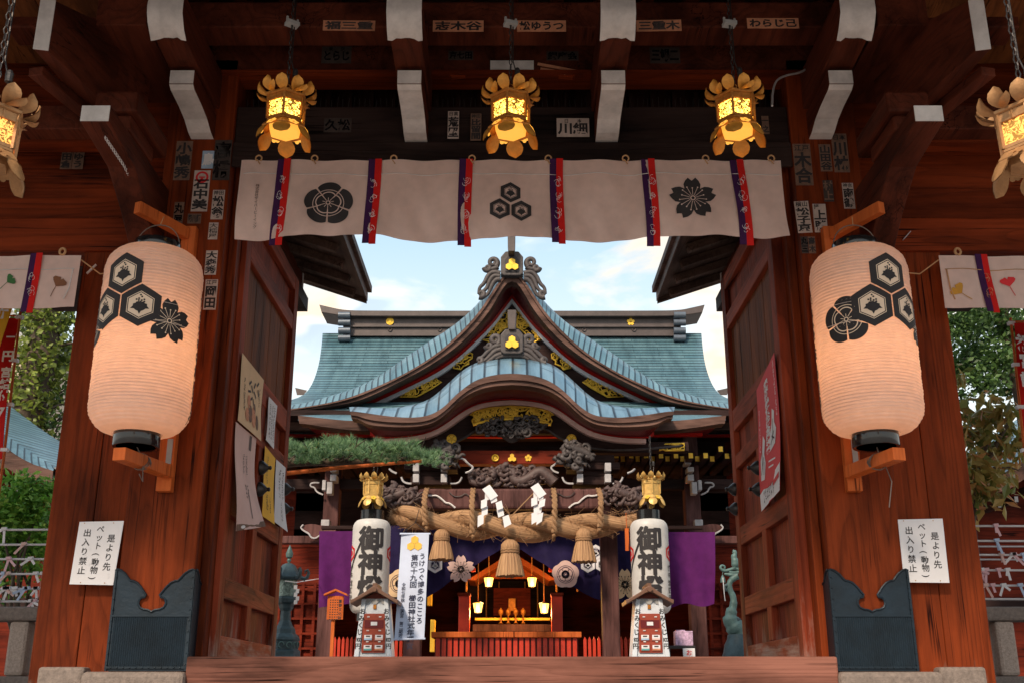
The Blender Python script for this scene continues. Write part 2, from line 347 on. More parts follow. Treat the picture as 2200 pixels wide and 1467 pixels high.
    def tris(s, polys, fn, mi=0, maxlen=None):  # flat shapes [(outline, [holes])], mapped by fn(u, v)
        for o, hs in polys:
            loops = [[Vector((x, y, 0)) for x, y in l] for l in [o] + list(hs)]
            tr = tessellate_polygon(loops); fl = [(p.x, p.y) for l in loops for p in l]
            if maxlen: fl, tr = refine(fl, tr, maxlen)
            s.add([fn(x, y) for x, y in fl], [t for t in tr], mi)
        return s
    def build(s, name, mats, parent=None, smooth=False, bev=0.0, normals=True, loc=None):
        me = bpy.data.meshes.new(name)
        o = bpy.data.objects.new(name, me)
        if parent is not None:
            base = Vector(); q = parent
            while q is not None: base += q.location; q = q.parent
            o.parent = parent
        else:
            base = Vector(loc) if loc is not None else Vector()
            o.location = base
        me.from_pydata([tuple(p - base) for p in s.v], [], s.f)
        for m in (mats if isinstance(mats, (list, tuple)) else [mats]): me.materials.append(M[m] if isinstance(m, str) else m)
        me.polygons.foreach_set('material_index', s.m)
        if any(u is not None for u in s.uv):
            ul = me.uv_layers.new(name='UVMap'); k = 0
            for f, u in zip(s.f, s.uv):
                for j in range(len(f)):
                    if u is not None: ul.data[k + j].uv = u[j]
                k += len(f)
        if normals:
            bm = bmesh.new(); bm.from_mesh(me); bmesh.ops.recalc_face_normals(bm, faces=bm.faces); bm.to_mesh(me); bm.free()
        if smooth:
            me.polygons.foreach_set('use_smooth', [True] * len(me.polygons))
            if smooth != 'full': me.set_sharp_from_angle(angle=R(40))
        me.update()
        if bev:
            bv = o.modifiers.new('edge', 'BEVEL'); bv.width = bev; bv.segments = 2; bv.limit_method = 'ANGLE'; bv.angle_limit = R(50)
        COL.objects.link(o)
        return o
def refine(fl, tr, maxlen):
    bm = bmesh.new(); vs = [bm.verts.new((x, y, 0)) for x, y in fl]
    for t in tr:
        try: bm.faces.new([vs[i] for i in t])
        except ValueError: pass
    for _ in range(6):
        es = [e for e in bm.edges if e.calc_length() > maxlen]
        if not es: break
        bmesh.ops.subdivide_edges(bm, edges=es, cuts=1)
        bmesh.ops.triangulate(bm, faces=bm.faces[:])
    bm.verts.index_update()
    out = [(v.co.x, v.co.y) for v in bm.verts]; f = [tuple(v.index for v in fc.verts) for fc in bm.faces]
    bm.free(); return out, f
def thing(name, label, cat, loc, group=None):
    o = bpy.data.objects.new(name, None); COL.objects.link(o); o.location = loc; o.empty_display_size = 0.1
    return tag(o, label, cat, group)
def tag(o, label, cat, group=None):
    o['label'] = label; o['category'] = cat; o['kind'] = 'thing'
    if group: o['group'] = group
    return o
def struct(o, kind='structure'):
    o['kind'] = kind; return o
def dup(root, loc, rotz=None, label=None, scale=None):
    r = root.copy(); COL.objects.link(r); r.location = loc
    if rotz is not None: r.rotation_euler = (0, 0, rotz)
    if scale: r.scale = scale
    if label: r['label'] = label
    for ch in list(root.children):
        c = ch.copy(); COL.objects.link(c); c.parent = r
        for g in list(ch.children):
            d = g.copy(); COL.objects.link(d); d.parent = c
    return r
# ------------------------------------------------------------------ flat shapes and lettering
GC = {}
def glyph(ch, bold=0.0):
    k = (ch, bold)
    if k not in GC:
        cu = bpy.data.curves.new('glyph', 'FONT'); cu.body = ch; cu.size = 1; cu.offset = bold; cu.resolution_u = 2
        o = bpy.data.objects.new('glyph', cu); COL.objects.link(o)
        dg = bpy.context.evaluated_depsgraph_get(); dg.update()
        me = bpy.data.meshes.new_from_object(o.evaluated_get(dg))
        vs = [(v.co.x, v.co.y) for v in me.vertices]; fs = [tuple(p.vertices) for p in me.polygons]
        if vs:
            x0, x1 = min(v[0] for v in vs), max(v[0] for v in vs)
            cx = (x0 + x1) / 2 if ch in '0123456789' else 0.5
            if ch not in '0123456789' and x1 - x0 < 0.45 and ord(ch) < 0x2000: cx = (x0 + x1) / 2
            vs = [(x - cx, y - 0.36) for x, y in vs]
        GC[k] = (vs, fs)
        bpy.data.objects.remove(o); bpy.data.curves.remove(cu); bpy.data.meshes.remove(me)
    return GC[k]
def put(mb, ch, fn, cu, cv, su, sv=None, mi=0, bold=0.0, rot=0.0, maxlen=None):
    vs, fs = glyph(ch, bold); sv = sv or su
    c, s = math.cos(rot), math.sin(rot)
    pts = [(x * su, y * sv) for x, y in vs]
    pts = [(cu + x * c - y * s, cv + x * s + y * c) for x, y in pts]
    if maxlen: pts, fs = refine(pts, fs, maxlen)
    mb.add([fn(x, y) for x, y in pts], fs, mi)
def column(mb, text, fn, cu, top, size, step=None, mi=0, bold=0.02, sv=None, maxlen=None):
    step = step or size * 1.05
    for i, ch in enumerate(text):
        if ch == ' ': continue
        rot = -math.pi / 2 if ch in 'ー()（）' else 0.0
        put(mb, ch, fn, cu, top - (i + 0.5) * step, size, sv, mi, bold, rot, maxlen)
def circ(cx, cy, r, n=20, ry=None, a0=0.0):
    return [(cx + r * math.cos(a0 + 2 * math.pi * i / n), cy + (ry or r) * math.sin(a0 + 2 * math.pi * i / n)) for i in range(n)]
def rot2(pts, a, cx=0, cy=0):
    c, s = math.cos(a), math.sin(a); return [(cx + x * c - y * s, cy + x * s + y * c) for x, y in pts]
def hexo(cx, cy, r): return circ(cx, cy, r, 6, None, math.pi / 2)
def bar2(x0, y0, x1, y1, w):
    dx, dy = x1 - x0, y1 - y0; l = math.hypot(dx, dy); nx, ny = -dy / l * w / 2, dx / l * w / 2
    return [(x0 + nx, y0 + ny), (x0 - nx, y0 - ny), (x1 - nx, y1 - ny), (x1 + nx, y1 + ny)]
def paulownia(cx, cy, r):
    d = []
    leaf = [(0, 0.05), (0.16, 0.06), (0.30, -0.10), (0.22, -0.22), (0.24, -0.36), (0.10, -0.42), (0, -0.62), (-0.10, -0.42), (-0.24, -0.36), (-0.22, -0.22), (-0.30, -0.10), (-0.16, 0.06)]
    for a in (0, R(68), R(-68)):
        d.append(([(cx + x * r, cy + y * r) for x, y in rot2([(p[0], p[1] * 1.05) for p in leaf], a)], []))
    for a, n in ((0, 5), (R(32), 3), (R(-32), 3)):
        for k in range(n):
            h = 0.2 + 0.13 * k; ww = 0.09 * (1 if k % 2 else -1) if k < n - 1 else 0
            p = rot2([(ww, h)], a)[0]; d.append((circ(cx + p[0] * r, cy + p[1] * r, 0.066 * r, 8), []))
    return d
def hexcrest(cx, cy, r):
    d = [(hexo(cx, cy, r), [hexo(cx, cy, r * 0.64)]), (hexo(cx, cy, r * 0.60), [hexo(cx, cy, r * 0.555)])]
    return d + paulownia(cx, cy - 0.02 * r, r * 0.72)
def sakura(cx, cy, r, a=0.0):
    pet = [(0.0, 0.07), (0.17, 0.20), (0.33, 0.46), (0.36, 0.66), (0.29, 0.83), (0.16, 0.99), (0.07, 0.90), (0, 0.84), (-0.07, 0.90), (-0.16, 0.99), (-0.29, 0.83), (-0.36, 0.66), (-0.33, 0.46), (-0.17, 0.20)]
    dark = [([(cx + x * r, cy + y * r) for x, y in rot2(pet, a + 2 * math.pi * k / 5)], []) for k in range(5)]
    dark.append((circ(cx, cy, 0.24 * r), []))
    lite = [(circ(cx, cy, 0.115 * r), [circ(cx, cy, 0.07 * r)])]
    for k in range(15):
        t = a + 2 * math.pi * k / 15; l = 0.48 if k % 3 == 0 else 0.56
        c, s = math.sin(t), math.cos(t)
        lite.append((bar2(cx + c * 0.14 * r, cy + s * 0.14 * r, cx + c * l * r, cy + s * l * r, 0.022 * r), []))
        lite.append((circ(cx + c * l * r, cy + s * l * r, 0.034 * r, 8), []))
    return dark, lite
def mokko(cx, cy, r):
    pet = []
    for i in range(25):
        t = -1 + i / 12; a = t * R(33.5); rr = 1.0 - 0.13 * abs(t) ** 2.2
        pet.append((math.sin(a) * rr, math.cos(a) * rr))
    inn = [(math.sin(a) * 0.0 + math.sin(a) * 0.13, math.cos(a) * 0.13) for a in (R(30), R(-30))]
    dark = [([(cx + x * r, cy + y * r) for x, y in rot2(pet + inn, 2 * math.pi * k / 5)], []) for k in range(5)]
    dark.append((circ(cx, cy, 0.3 * r), []))
    lite = [(circ(cx, cy, 0.635 * r, 40), [circ(cx, cy, 0.605 * r, 40)])]
    lob = []
    for i in range(60):
        a = 2 * math.pi * i / 60; rr = 0.46 + 0.075 * abs(math.cos(2.5 * a)) ** 0.6
        lob.append((math.sin(a) * rr, math.cos(a) * rr))
    lob2 = [(x * 0.91, y * 0.91) for x, y in lob]
    lite.append(([(cx + x * r, cy + y * r) for x, y in lob], [[(cx + x * r, cy + y * r) for x, y in lob2]]))
    lite.append((circ(cx, cy, 0.10 * r), [circ(cx, cy, 0.06 * r)]))
    for k in range(10):
        a = 2 * math.pi * k / 10; l = 0.24 if k % 2 == 0 else 0.47
        lite.append((bar2(cx + math.sin(a) * 0.12 * r, cy + math.cos(a) * 0.12 * r, cx + math.sin(a) * l * r, cy + math.cos(a) * l * r, 0.026 * r), []))
    return dark, lite
def ginkgo(cx, cy, r, a=0.0):
    o = [(0, -0.25), (0.55, 0.12), (0.72, 0.32), (0.62, 0.52), (0.36, 0.58), (0.14, 0.66), (0, 0.42), (-0.14, 0.66), (-0.36, 0.58), (-0.62, 0.52), (-0.72, 0.32), (-0.55, 0.12)]
    d = [([(cx + x * r, cy + y * r) for x, y in rot2(o, a)], [])]
    st = [(0.03, -0.2), (0.10, -0.7), (0.22, -1.2), (0.15, -1.2), (0.04, -0.7), (-0.03, -0.2)]
    return d + [([(cx + x * r, cy + y * r) for x, y in rot2(st, a)], [])]
def front(x, y, z, off=0.0):          # a plane facing the camera: u right, v up
    return lambda u, v: (x + u, y - off, z + v)
def resample(pts, n):
    L = [0.0]
    for a, b in zip(pts, pts[1:]): L.append(L[-1] + math.dist(a, b))
    out = []; j = 0
    for i in range(n):
        t = L[-1] * i / (n - 1)
        while j < len(pts) - 2 and L[j + 1] < t: j += 1
        k = (t - L[j]) / max(1e-9, L[j + 1] - L[j]); out.append(tuple(p + (q - p) * k for p, q in zip(pts[j], pts[j + 1])))
    return out
def smooth(pts, it=2):
    for _ in range(it):
        q = [pts[0]]
        for a, b in zip(pts, pts[1:]):
            q += [tuple(x * .75 + y * .25 for x, y in zip(a, b)), tuple(x * .25 + y * .75 for x, y in zip(a, b))]
        pts = q + [pts[-1]]
    return pts
def mirror(pts):                      # left half (ending at the axis) -> whole line
    return list(pts) + [(2200 - x, y) for x, y in reversed(pts[:-1])]
def band(mb, up, lo, Y, th, mi=0, n=49, mir=True, Y2=None):
    a = resample(smooth(up), n); b = resample(smooth(lo), n)
    if mir: a, b = mirror(a), mirror(b)
    A = [P(x, y, Y) for x, y in a]; B = [P(x, y, Y2 or Y) for x, y in b]
    d = Vector((0, th, 0)); A2 = [p + d for p in A]; B2 = [p + d for p in B]
    mb.loft([A, B, B2, A2, A], mi)
    for k in (0, -1): mb.add([A[k], B[k], B2[k], A2[k]], [(0, 1, 2, 3)], mi)
    return mb
# ------------------------------------------------------------------ camera, sky, sun
cam = bpy.data.cameras.new('camera'); co = bpy.data.objects.new('camera', cam); COL.objects.link(co)
co.location = (0, 0, 0); co.rotation_euler = (R(90) + TH, 0, 0)
cam.sensor_width = 36; cam.lens = F / 2200 * 36; cam.clip_end = 2000; cam.clip_start = 0.05
SC.camera = co
SUN_EL, SUN_AZ = R(40), R(205)          # behind the camera, a little to the left
wd = bpy.data.worlds.new('World'); SC.world = wd; wd.use_nodes = True
t = wd.node_tree; bg = t.nodes['Background']
sky = N(t, 'ShaderNodeTexSky'); sky.sky_type = 'NISHITA'; sky.sun_disc = False
sky.sun_elevation = SUN_EL; sky.sun_rotation = SUN_AZ; sky.air_density = 1.2; sky.dust_density = 1.5
tc = N(t, 'ShaderNodeTexCoord'); mp = N(t, 'ShaderNodeMapping'); mp.inputs['Scale'].default_value = (3.6, 3.6, 8.5); mp.inputs['Location'].default_value = (0.35, 0.0, 0.25)
t.links.new(tc.outputs['Generated'], mp.inputs[0])
cn = N(t, 'ShaderNodeTexNoise', Scale=1.6, Detail=7.0, Roughness=0.55, Distortion=0.4); t.links.new(mp.outputs[0], cn.inputs[0])
cr = ramp(t, [(0.45, (0, 0, 0)), (0.60, (1, 1, 1))]); t.links.new(cn.outputs[0], cr.inputs[0])
cn2 = N(t, 'ShaderNodeTexNoise', Scale=2.6, Detail=3.0); t.links.new(mp.outputs[0], cn2.inputs[0])
cc = ramp(t, [(0.40, (3.6, 4.3, 5.2)), (0.48, (6.6, 6.4, 6.0)), (0.58, (7.6, 5.7, 3.7))]); t.links.new(cn2.outputs[0], cc.inputs[0])
sx = N(t, 'ShaderNodeSeparateXYZ'); t.links.new(tc.outputs['Generated'], sx.inputs[0])
hz = N(t, 'ShaderNodeMapRange'); t.links.new(sx.outputs[2], hz.inputs[0])
hz.inputs[1].default_value = 0.20; hz.inputs[2].default_value = 0.46; hz.inputs[3].default_value = 0.80; hz.inputs[4].default_value = 0.0
skb = mix(t, mix(t, sky.outputs[0], (1.7, 1.5, 1.2), 1.0, 'MULTIPLY'), (2.1, 3.7, 5.2), 0.75)
base = mix(t, skb, (6.4, 6.5, 6.0), hz.outputs[0])
mm = N(t, 'ShaderNodeMath', operation='MULTIPLY'); t.links.new(cr.outputs[0], mm.inputs[0]); mm.inputs[1].default_value = 0.8
t.links.new(mix(t, base, cc.outputs[0], mm.outputs[0]), bg.inputs[0]); bg.inputs[1].default_value = 0.095
sl = bpy.data.lights.new('sun', 'SUN'); sl.energy = 2.1; sl.angle = R(9); sl.color = (1.0, 0.82, 0.62)
so = bpy.data.objects.new('sun', sl); COL.objects.link(so)
sd = Vector((math.sin(SUN_AZ) * math.cos(SUN_EL), math.cos(SUN_AZ) * math.cos(SUN_EL), math.sin(SUN_EL)))
so.rotation_euler = (-sd).to_track_quat('-Z', 'Y').to_euler(); so.location = sd * 50
SC.view_settings.view_transform = 'Standard'; SC.view_settings.look = 'None'; SC.view_settings.exposure = 1.06; SC.view_settings.gamma = 1
SC.cycles.max_bounces = 8; SC.cycles.use_denoising = True
try: SC.cycles.caustics_reflective = False; SC.cycles.caustics_refractive = False
except Exception: pass
# ------------------------------------------------------------------ ground
mb = MB(); mb.add([(-400, -400, -1.5), (400, -400, -1.5), (400, 600, -1.5), (-400, 600, -1.5)], [(0, 1, 2, 3)])
struct(mb.build('ground', 'pave'))
mb = MB()
for k in range(6): mb.box(-9, 9, 4.6 + 0.3 * k, 6.4, -1.5 + 0.225 * k, -1.5 + 0.225 * (k + 1) if k < 5 else -0.12)
struct(mb.build('stone_steps', 'pave', bev=0.012))
mb = MB(); mb.box(-14, 14, 6.404, 60, -1.45, -0.12); struct(mb.build('court', 'pave'))
# ------------------------------------------------------------------ the gate
gate = thing('shrine_gate', 'dark red timber shrine gate framing the view, doors swung open', 'gate', (0, 7.2, -0.12))
for s in (-1, 1):
    mb = MB(); mb.box(*sorted((s * 2.075, s * 2.568)), 7.2, 7.72, 0.10, 4.6)
    pil = mb.build('pillar', 'wood', gate, bev=0.012)
    # the copper shoe: ribbed plate wrapped round two faces, scalloped on top with a keyhole notch
    def prof(W, H1, H2, n=44):          # half-symmetric scalloped top edge over width W (0..1 -> height)
        half = [(0, .985), (.03, 1.0), (.07, .99), (.13, .955), (.18, .905), (.205, .885), (.235, .885), (.29, .865), (.345, .82), (.385, .775), (.415, .745), (.40, .72), (.36, .715), (.335, .69), (.33, .655), (.35, .62), (.40, .60), (.45, .595), (.48, .585), (.5, .575)]
        return [(x * W, .14 + h * .635) for x, h in half] + [((1 - x) * W, .14 + h * .635) for x, h in reversed(half[:-1])]
    W0 = 0.52; x0 = -2.584 if s < 0 else 2.061
    top = prof(W0, 0.46, 0.775); mb = MB()
    out = [(x0 + x, 7.184, z) for x, z in top]
    face = [(x0, 7.184, 0.14)] + [(x0 + W0, 7.184, 0.14)] + out[::-1]
    mb.extr(face, (0, 0.016, 0))
    yb = 7.45; top2 = prof(0.5, 0.46, 0.775)[:20]
    sxx = s * 2.059
    side = [(sxx, 7.184, 0.14), (sxx, yb, 0.14)] + [(sxx, 7.184 + x * 1.06, z) for x, z in top2][::-1]
    mb.extr(side, (s * 0.014, 0, 0))
    mb.tube([(x, 7.182, z) for x, y, z in out], 0.0075, 6)                                     # rolled rim
    mb.tube([(sxx, 7.184 + x * 1.06, z) for x, z in top2], 0.0075, 6)
    mb.box(x0, x0 + W0, 7.174, 7.184, 0.475, 0.487); mb.box(x0, x0 + W0, 7.174, 7.184, 0.155, 0.168)
    mb.box(x0, x0 + 0.014, 7.176, 7.184, 0.14, 0.775); mb.box(x0 + W0 - 0.014, x0 + W0, 7.176, 7.184, 0.14, 0.775)
    for k in range(34):
        x = x0 + 0.025 + (W0 - 0.05) * (k + 0.5) / 34; mb.tube([(x, 7.184, 0.165), (x, 7.184, 0.472)], 0.0058, 5)
    for k in range(9):
        for x in (x0 + .012, x0 + W0 - .012): q = MB().lathe([(.006, 0), (.004, .004), (0, .005)], (0, 0, 0), 8); mb.add([(x + v.x, 7.176 - v.z, .18 + k * .068 + v.y) for v in q.v], q.f)
    for k in range(12): q = MB().lathe([(.006, 0), (.004, .004), (0, .005)], (0, 0, 0), 8); mb.add([(x0 + .04 + k * .04 + v.x, 7.174 - v.z, .161 + v.y) for v in q.v], q.f)
    mb.build('copper_shoe', 'copper', pil, smooth=True)
    mb = MB(); mb.box(*sorted((s * 2.05, s * 2.70)), 7.09, 7.80, -0.30, 0.135); mb.build('plinth_stone', 'stone', pil, bev=0.03)
    # broad board beside the pillar, with its own stone
    mb = MB()
    for a, b in ((2.574, 2.80), (2.803, 3.10)): mb.box(*sorted((s * a, s * b)), 7.27, 7.62, 0.05, 3.32)
    mb.build('side_board', 'wood', gate, bev=0.008)
    mb = MB(); mb.box(*sorted((s * 2.704, s * 3.0)), 7.16, 7.70, -0.3, 0.165); mb.build('board_stone', 'stone', gate, bev=0.02)
    # door jamb
    mb = MB(); mb.box(*sorted((s * 2.012, s * 2.073)), 7.33, 7.47, 0.08, 3.8); mb.box(*sorted((s * 2.03, s * 2.25)), 7.721, 7.80, 0.08, 3.8); mb.build('door_jamb', 'wood', gate, bev=0.008)
    # side bay: level beam, plank wall over it
    mb = MB(); mb.box(*sorted((s * 2.571, s * 7.5)), 7.24, 7.55, 3.04, 3.30); mb.build('side_beam', 'woodx', gate, bev=0.012)
    mb = MB(); z = 3.302
    for h in (0.30, 0.27, 0.31, 0.28, 0.30, 0.29, 0.31, 0.3):
        mb.box(*sorted((s * 2.5695, s * 7.5)), 7.36 + random.Random(int(z * 100)).uniform(0, .012), 7.5, z, z + h - 0.004); z += h
    mb.build('plank_wall', 'woodx', gate)
    mb = MB(); mb.box(*sorted((s * 2.625, s * 7.2)), 6.80, 7.15, 3.78, 3.97); tb = mb.build('tie_beam', 'darky', gate, bev=0.008)
    mb = MB(); a = s * 2.6245; mb.box(*sorted((a, a - s * 0.006)), 6.812, 7.138, 3.79, 3.96); mb.build('white_end', 'white', tb)
    mb = MB(); mb.box(*sorted((s * 2.80, s * 7.2)), 6.95, 7.10, 3.755, 3.778); mb.build('under_trim', 'woodx', tb)
    # arm over the side board: long, its lower edge sweeping down to the wall
    mb = MB(); x = s * 2.60; pr = [(6.0, 3.50), (6.0, 3.385), (6.10, 3.375), (6.5, 3.33), (6.8, 3.16), (7.05, 2.98), (7.235, 2.95), (7.235, 3.50)]
    mb.extr([(x - 0.092, y, z) for y, z in pr], (0.184, 0, 0)); ar = mb.build('bracket_arm', 'darky', gate, bev=0.01)
    mb = MB(); mb.box(x - 0.088, x + 0.088, 5.994, 6.0, 3.389, 3.496); mb.build('white_end', 'white', ar)
    mb = MB(); mb.box(x - 0.10, x + 0.10, 6.32, 6.80, 3.505, 3.62); mb.box(x - 0.14, x + 0.14, 6.28, 6.95, 3.62, 3.776); mb.build('bearing_block', 'darky', ar, bev=0.02)
    # the upper arm running outwards to the eave
    A = [Vector((s * k, y, z)) for k, y, z in ((2.93, 5.76, 3.75), (2.845, 5.78, 3.75), (2.845, 5.78, 4.11), (2.93, 5.76, 4.11))]
    B = [Vector((s * k, y, z)) for k, y, z in ((2.86, 6.9, 3.765), (2.62, 6.9, 3.765), (2.62, 6.9, 4.5), (2.86, 6.9, 4.5))]
    mb = MB().hexa(A, B); ar = mb.build('bracket_arm', 'darky', gate, bev=0.008)
    d = Vector((0, -0.006, 0)); mb = MB().hexa([p + d for p in A], [p + d * 0.05 for p in A]); mb.build('white_end', 'white', ar)
    mb = MB(); mb.obox((s * 2.99, 5.95, 3.715), (s * 2.80, 6.79, 3.735), 0.10, 0.06); mb.obox((s * 2.60, 6.2, 4.47), (s * 2.60, 7.2, 4.47), 0.34, 0.5); mb.build('arm_trim', 'darky', gate, bev=0.006)
    # sloping soffit boards seen past the arm
    mb = MB()
    for k in range(7):
        a0, a1 = k / 7, (k + 0.985) / 7
        def q(a, b): return Vector((s * (2.36 + 3.4 * a), 5.5 + 1.6 * b, 4.52 + 0.05 * a - 0.04 * b + 0.22 * (1 - b)))
        p = [q(a0, 0), q(a1, 0), q(a1, 1), q(a0, 1)]; mb.extr(p, (0, 0, 0.03))
    mb.build('soffit', 'soffit', gate)
# lintel, upper beams, eave
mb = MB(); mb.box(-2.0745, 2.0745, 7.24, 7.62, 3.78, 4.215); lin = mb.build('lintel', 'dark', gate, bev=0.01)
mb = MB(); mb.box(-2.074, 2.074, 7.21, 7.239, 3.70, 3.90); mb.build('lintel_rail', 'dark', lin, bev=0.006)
mb = MB()
rg = random.Random(4)
for k in range(96):
    x = -2.0 + 4.0 * k / 95
    if abs(abs(x) - 0.71) > 0.12: mb.tube([(x, 7.27, 4.2), (x + rg.uniform(-.01, .01), 7.26, 4.30 + rg.uniform(-.02, .01))], 0.0022, 4)
mb.build('bird_spikes', 'iron', lin)
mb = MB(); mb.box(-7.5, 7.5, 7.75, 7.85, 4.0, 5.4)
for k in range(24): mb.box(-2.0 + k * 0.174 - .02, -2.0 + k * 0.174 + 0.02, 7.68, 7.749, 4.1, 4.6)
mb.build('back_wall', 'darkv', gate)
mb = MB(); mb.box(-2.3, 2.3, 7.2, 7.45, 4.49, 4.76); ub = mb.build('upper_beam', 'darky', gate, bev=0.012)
arch = [(-0.46, 4.445), (-0.28, 4.462), (-0.15, 4.49), (0.15, 4.49), (0.28, 4.462), (0.46, 4.445), (0.50, 4.47), (0.5, 4.489), (-0.5, 4.489), (-0.5, 4.47)]
mb = MB(); mb.extr([(x, 7.192, z) for x, z in arch], (0, 0.05, 0)); mb.build('arched_strut', 'woodx', ub)
mb = MB(); mb.box(-0.165, 0.165, 7.180, 7.199, 4.495, 4.575); mb.build('white_patch', 'white', ub)
mb = MB(); mb.box(-2.2, 2.2, 7.17, 7.4, 4.455, 4.488); mb.build('under_trim', 'woodx', ub)
mb = MB(); mb.box(-3.6, 3.6, 6.62, 6.86, 4.49, 4.70); mb.build('eave_purlin', 'darky', gate, bev=0.012)
mb = MB(); mb.extr([(-7.5, 3.5, 4.10), (-7.5, 7.9, 5.3), (-7.5, 7.9, 5.42), (-7.5, 3.5, 4.24)], (15, 0, 0)); mb.build('eave_roof', 'dark', gate)  # unseen front reach, lengthened and lowered to shade the upper gate
for k in range(23):
    x = -3.74 + k * 0.34; mb = MB(); mb.extr([(x - .05, 3.6, 4.03), (x - .05, 7.7, 5.148), (x - .05, 7.7, 5.238), (x - .05, 3.6, 4.12)], (0.10, 0, 0)); mb.build('rafter', 'darky', gate, bev=0.006)
mb = MB(); mb.extr([(-7.5, 7.9, 5.3), (-7.5, 10.2, 4.9), (-7.5, 10.2, 5.0), (-7.5, 7.9, 5.42)], (15, 0, 0)); mb.build('rear_roof', 'dark', gate)
for x in (-2.30, -0.715, 0.705, 2.29):
    mb = MB(); w = 0.087; pr = [(6.62, 4.14), (6.62, 4.03), (6.66, 4.01), (6.85, 3.998), (7.0, 3.975), (7.12, 3.93), (7.235, 3.915), (7.235, 4.14)]
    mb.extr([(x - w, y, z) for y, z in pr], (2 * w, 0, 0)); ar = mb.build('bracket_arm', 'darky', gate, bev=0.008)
    mb = MB(); up = pr[1:7]; mb.loft([[(x - w + .004, y, z - 0.004) for y, z in up], [(x + w - .004, y, z - 0.004) for y, z in up]])
    mb.loft([[(x - w + .004, y, z - 0.0015) for y, z in up], [(x + w - .004, y, z - 0.0015) for y, z in up]])
    mb.box(x - w + .004, x + w - .004, 6.615, 6.62, 4.034, 4.136); mb.build('white_face', 'white', ar)
    mb = MB(); w = 0.105; pr = [(6.18, 4.47), (6.18, 4.30), (6.24, 4.22), (6.35, 4.185), (6.62, 4.17), (7.3, 4.17), (7.3, 4.47)]
    mb.extr([(x - w, y, z) for y, z in pr], (2 * w, 0, 0)); ar = mb.build('bracket_arm', 'darky', gate, bev=0.008)
    mb = MB(); rows = []                                                 # crumpled white sheet wrapped over the end
    rg = random.Random(int(x * 50) + 300)
    for (y, z) in [(6.17, 4.50), (6.168, 4.40), (6.166, 4.345), (6.17, 4.295), (6.205, 4.245), (6.24, 4.205), (6.30, 4.185)]:
        rows.append([(x - w - .012 + (2 * w + .024) * i / 8, y - 0.004 - abs(math.sin(i * 1.1 + x)) * .012 - rg.uniform(0, .008), z - 0.006 - rg.uniform(0, .007) - (0.02 if z < 4.2 and i in (0, 1, 7, 8) else 0)) for i in range(9)])
    mb.loft(rows); mb.loft([[(a, b + 0.002, c + 0.002) for a, b, c in r] for r in rows]); mb.build('white_wrap', 'white', ar, smooth='full')
mb = MB(); mb.box(-2.058, 2.058, 7.14, 7.44, -0.02, 0.228); mb.build('threshold', 'thresh', gate, bev=0.012)
# doors, swung inwards along the depth of the gate
for s in (-1, 1):
    XX = 1.975 if s < 0 else 1.935; X = s * XX; B = s * 2.045; I = s * (XX + .05)
    def bx(mb, y0, y1, z0, z1, xin=X, xb=B): mb.box(*sorted((xin, xb)), y0, y1, z0, z1)
    mb = MB(); bx(mb, 7.48, 9.40, 0.10, 3.60, I, s * 2.0485); door = mb.build('door', 'wooddoor', gate)
    door['label'] = 'open door leaf hung with several posters' if s < 0 else 'open door leaf with one red poster'
    for y0, y1 in ((7.47, 7.62), (9.26, 9.41)):
        mb = MB(); bx(mb, y0, y1, 0.08, 3.64); mb.build('stile', 'wooddoor', door, bev=0.006)
    mb = MB(); bx(mb, 8.33, 8.47, 0.381, 2.184, s * (XX + .004)); mb.build('stile', 'wooddoor', door, bev=0.006)
    for z0, z1 in ((0.08, 0.38), (0.625, 0.77), (1.20, 1.35), (1.85, 1.97), (2.185, 2.37), (3.12, 3.26), (3.50, 3.638)):
        mb = MB(); bx(mb, 7.622, 9.258, z0, z1, s * (XX + .002)); mb.build('rail', 'wooddoory', door, bev=0.006)
    mb = MB(); y = 7.623
    while y < 9.2:
        bx(mb, y, min(y + 0.128, 9.257), 2.372, 3.118, s * (XX + .038 + random.Random(int(y * 90)).uniform(0, .006)), I + s * 0.002); y += 0.131
    mb.build('planking', 'doorplank', door)
    for y in (8.40, 9.335):
        for z in (1.52, 1.69):
            mb = MB(); pts = [(0.0, 0.058), (0.012, 0.057), (0.03, 0.048), (0.045, 0.034), (0.058, 0.020), (0.066, 0.014), (0.074, 0.016), (0.082, 0.017), (0.088, 0.010), (0.09, 0.0)]
            vs = [(r, t_) for t_, r in pts]; m2 = MB().lathe(vs, (0, 0, 0), 18)
            mb.add([(X - s * (0.001 + v.z), y + v.x, z + v.y) for v in m2.v], m2.f); mb.build('stud', 'iron', door, smooth=True)
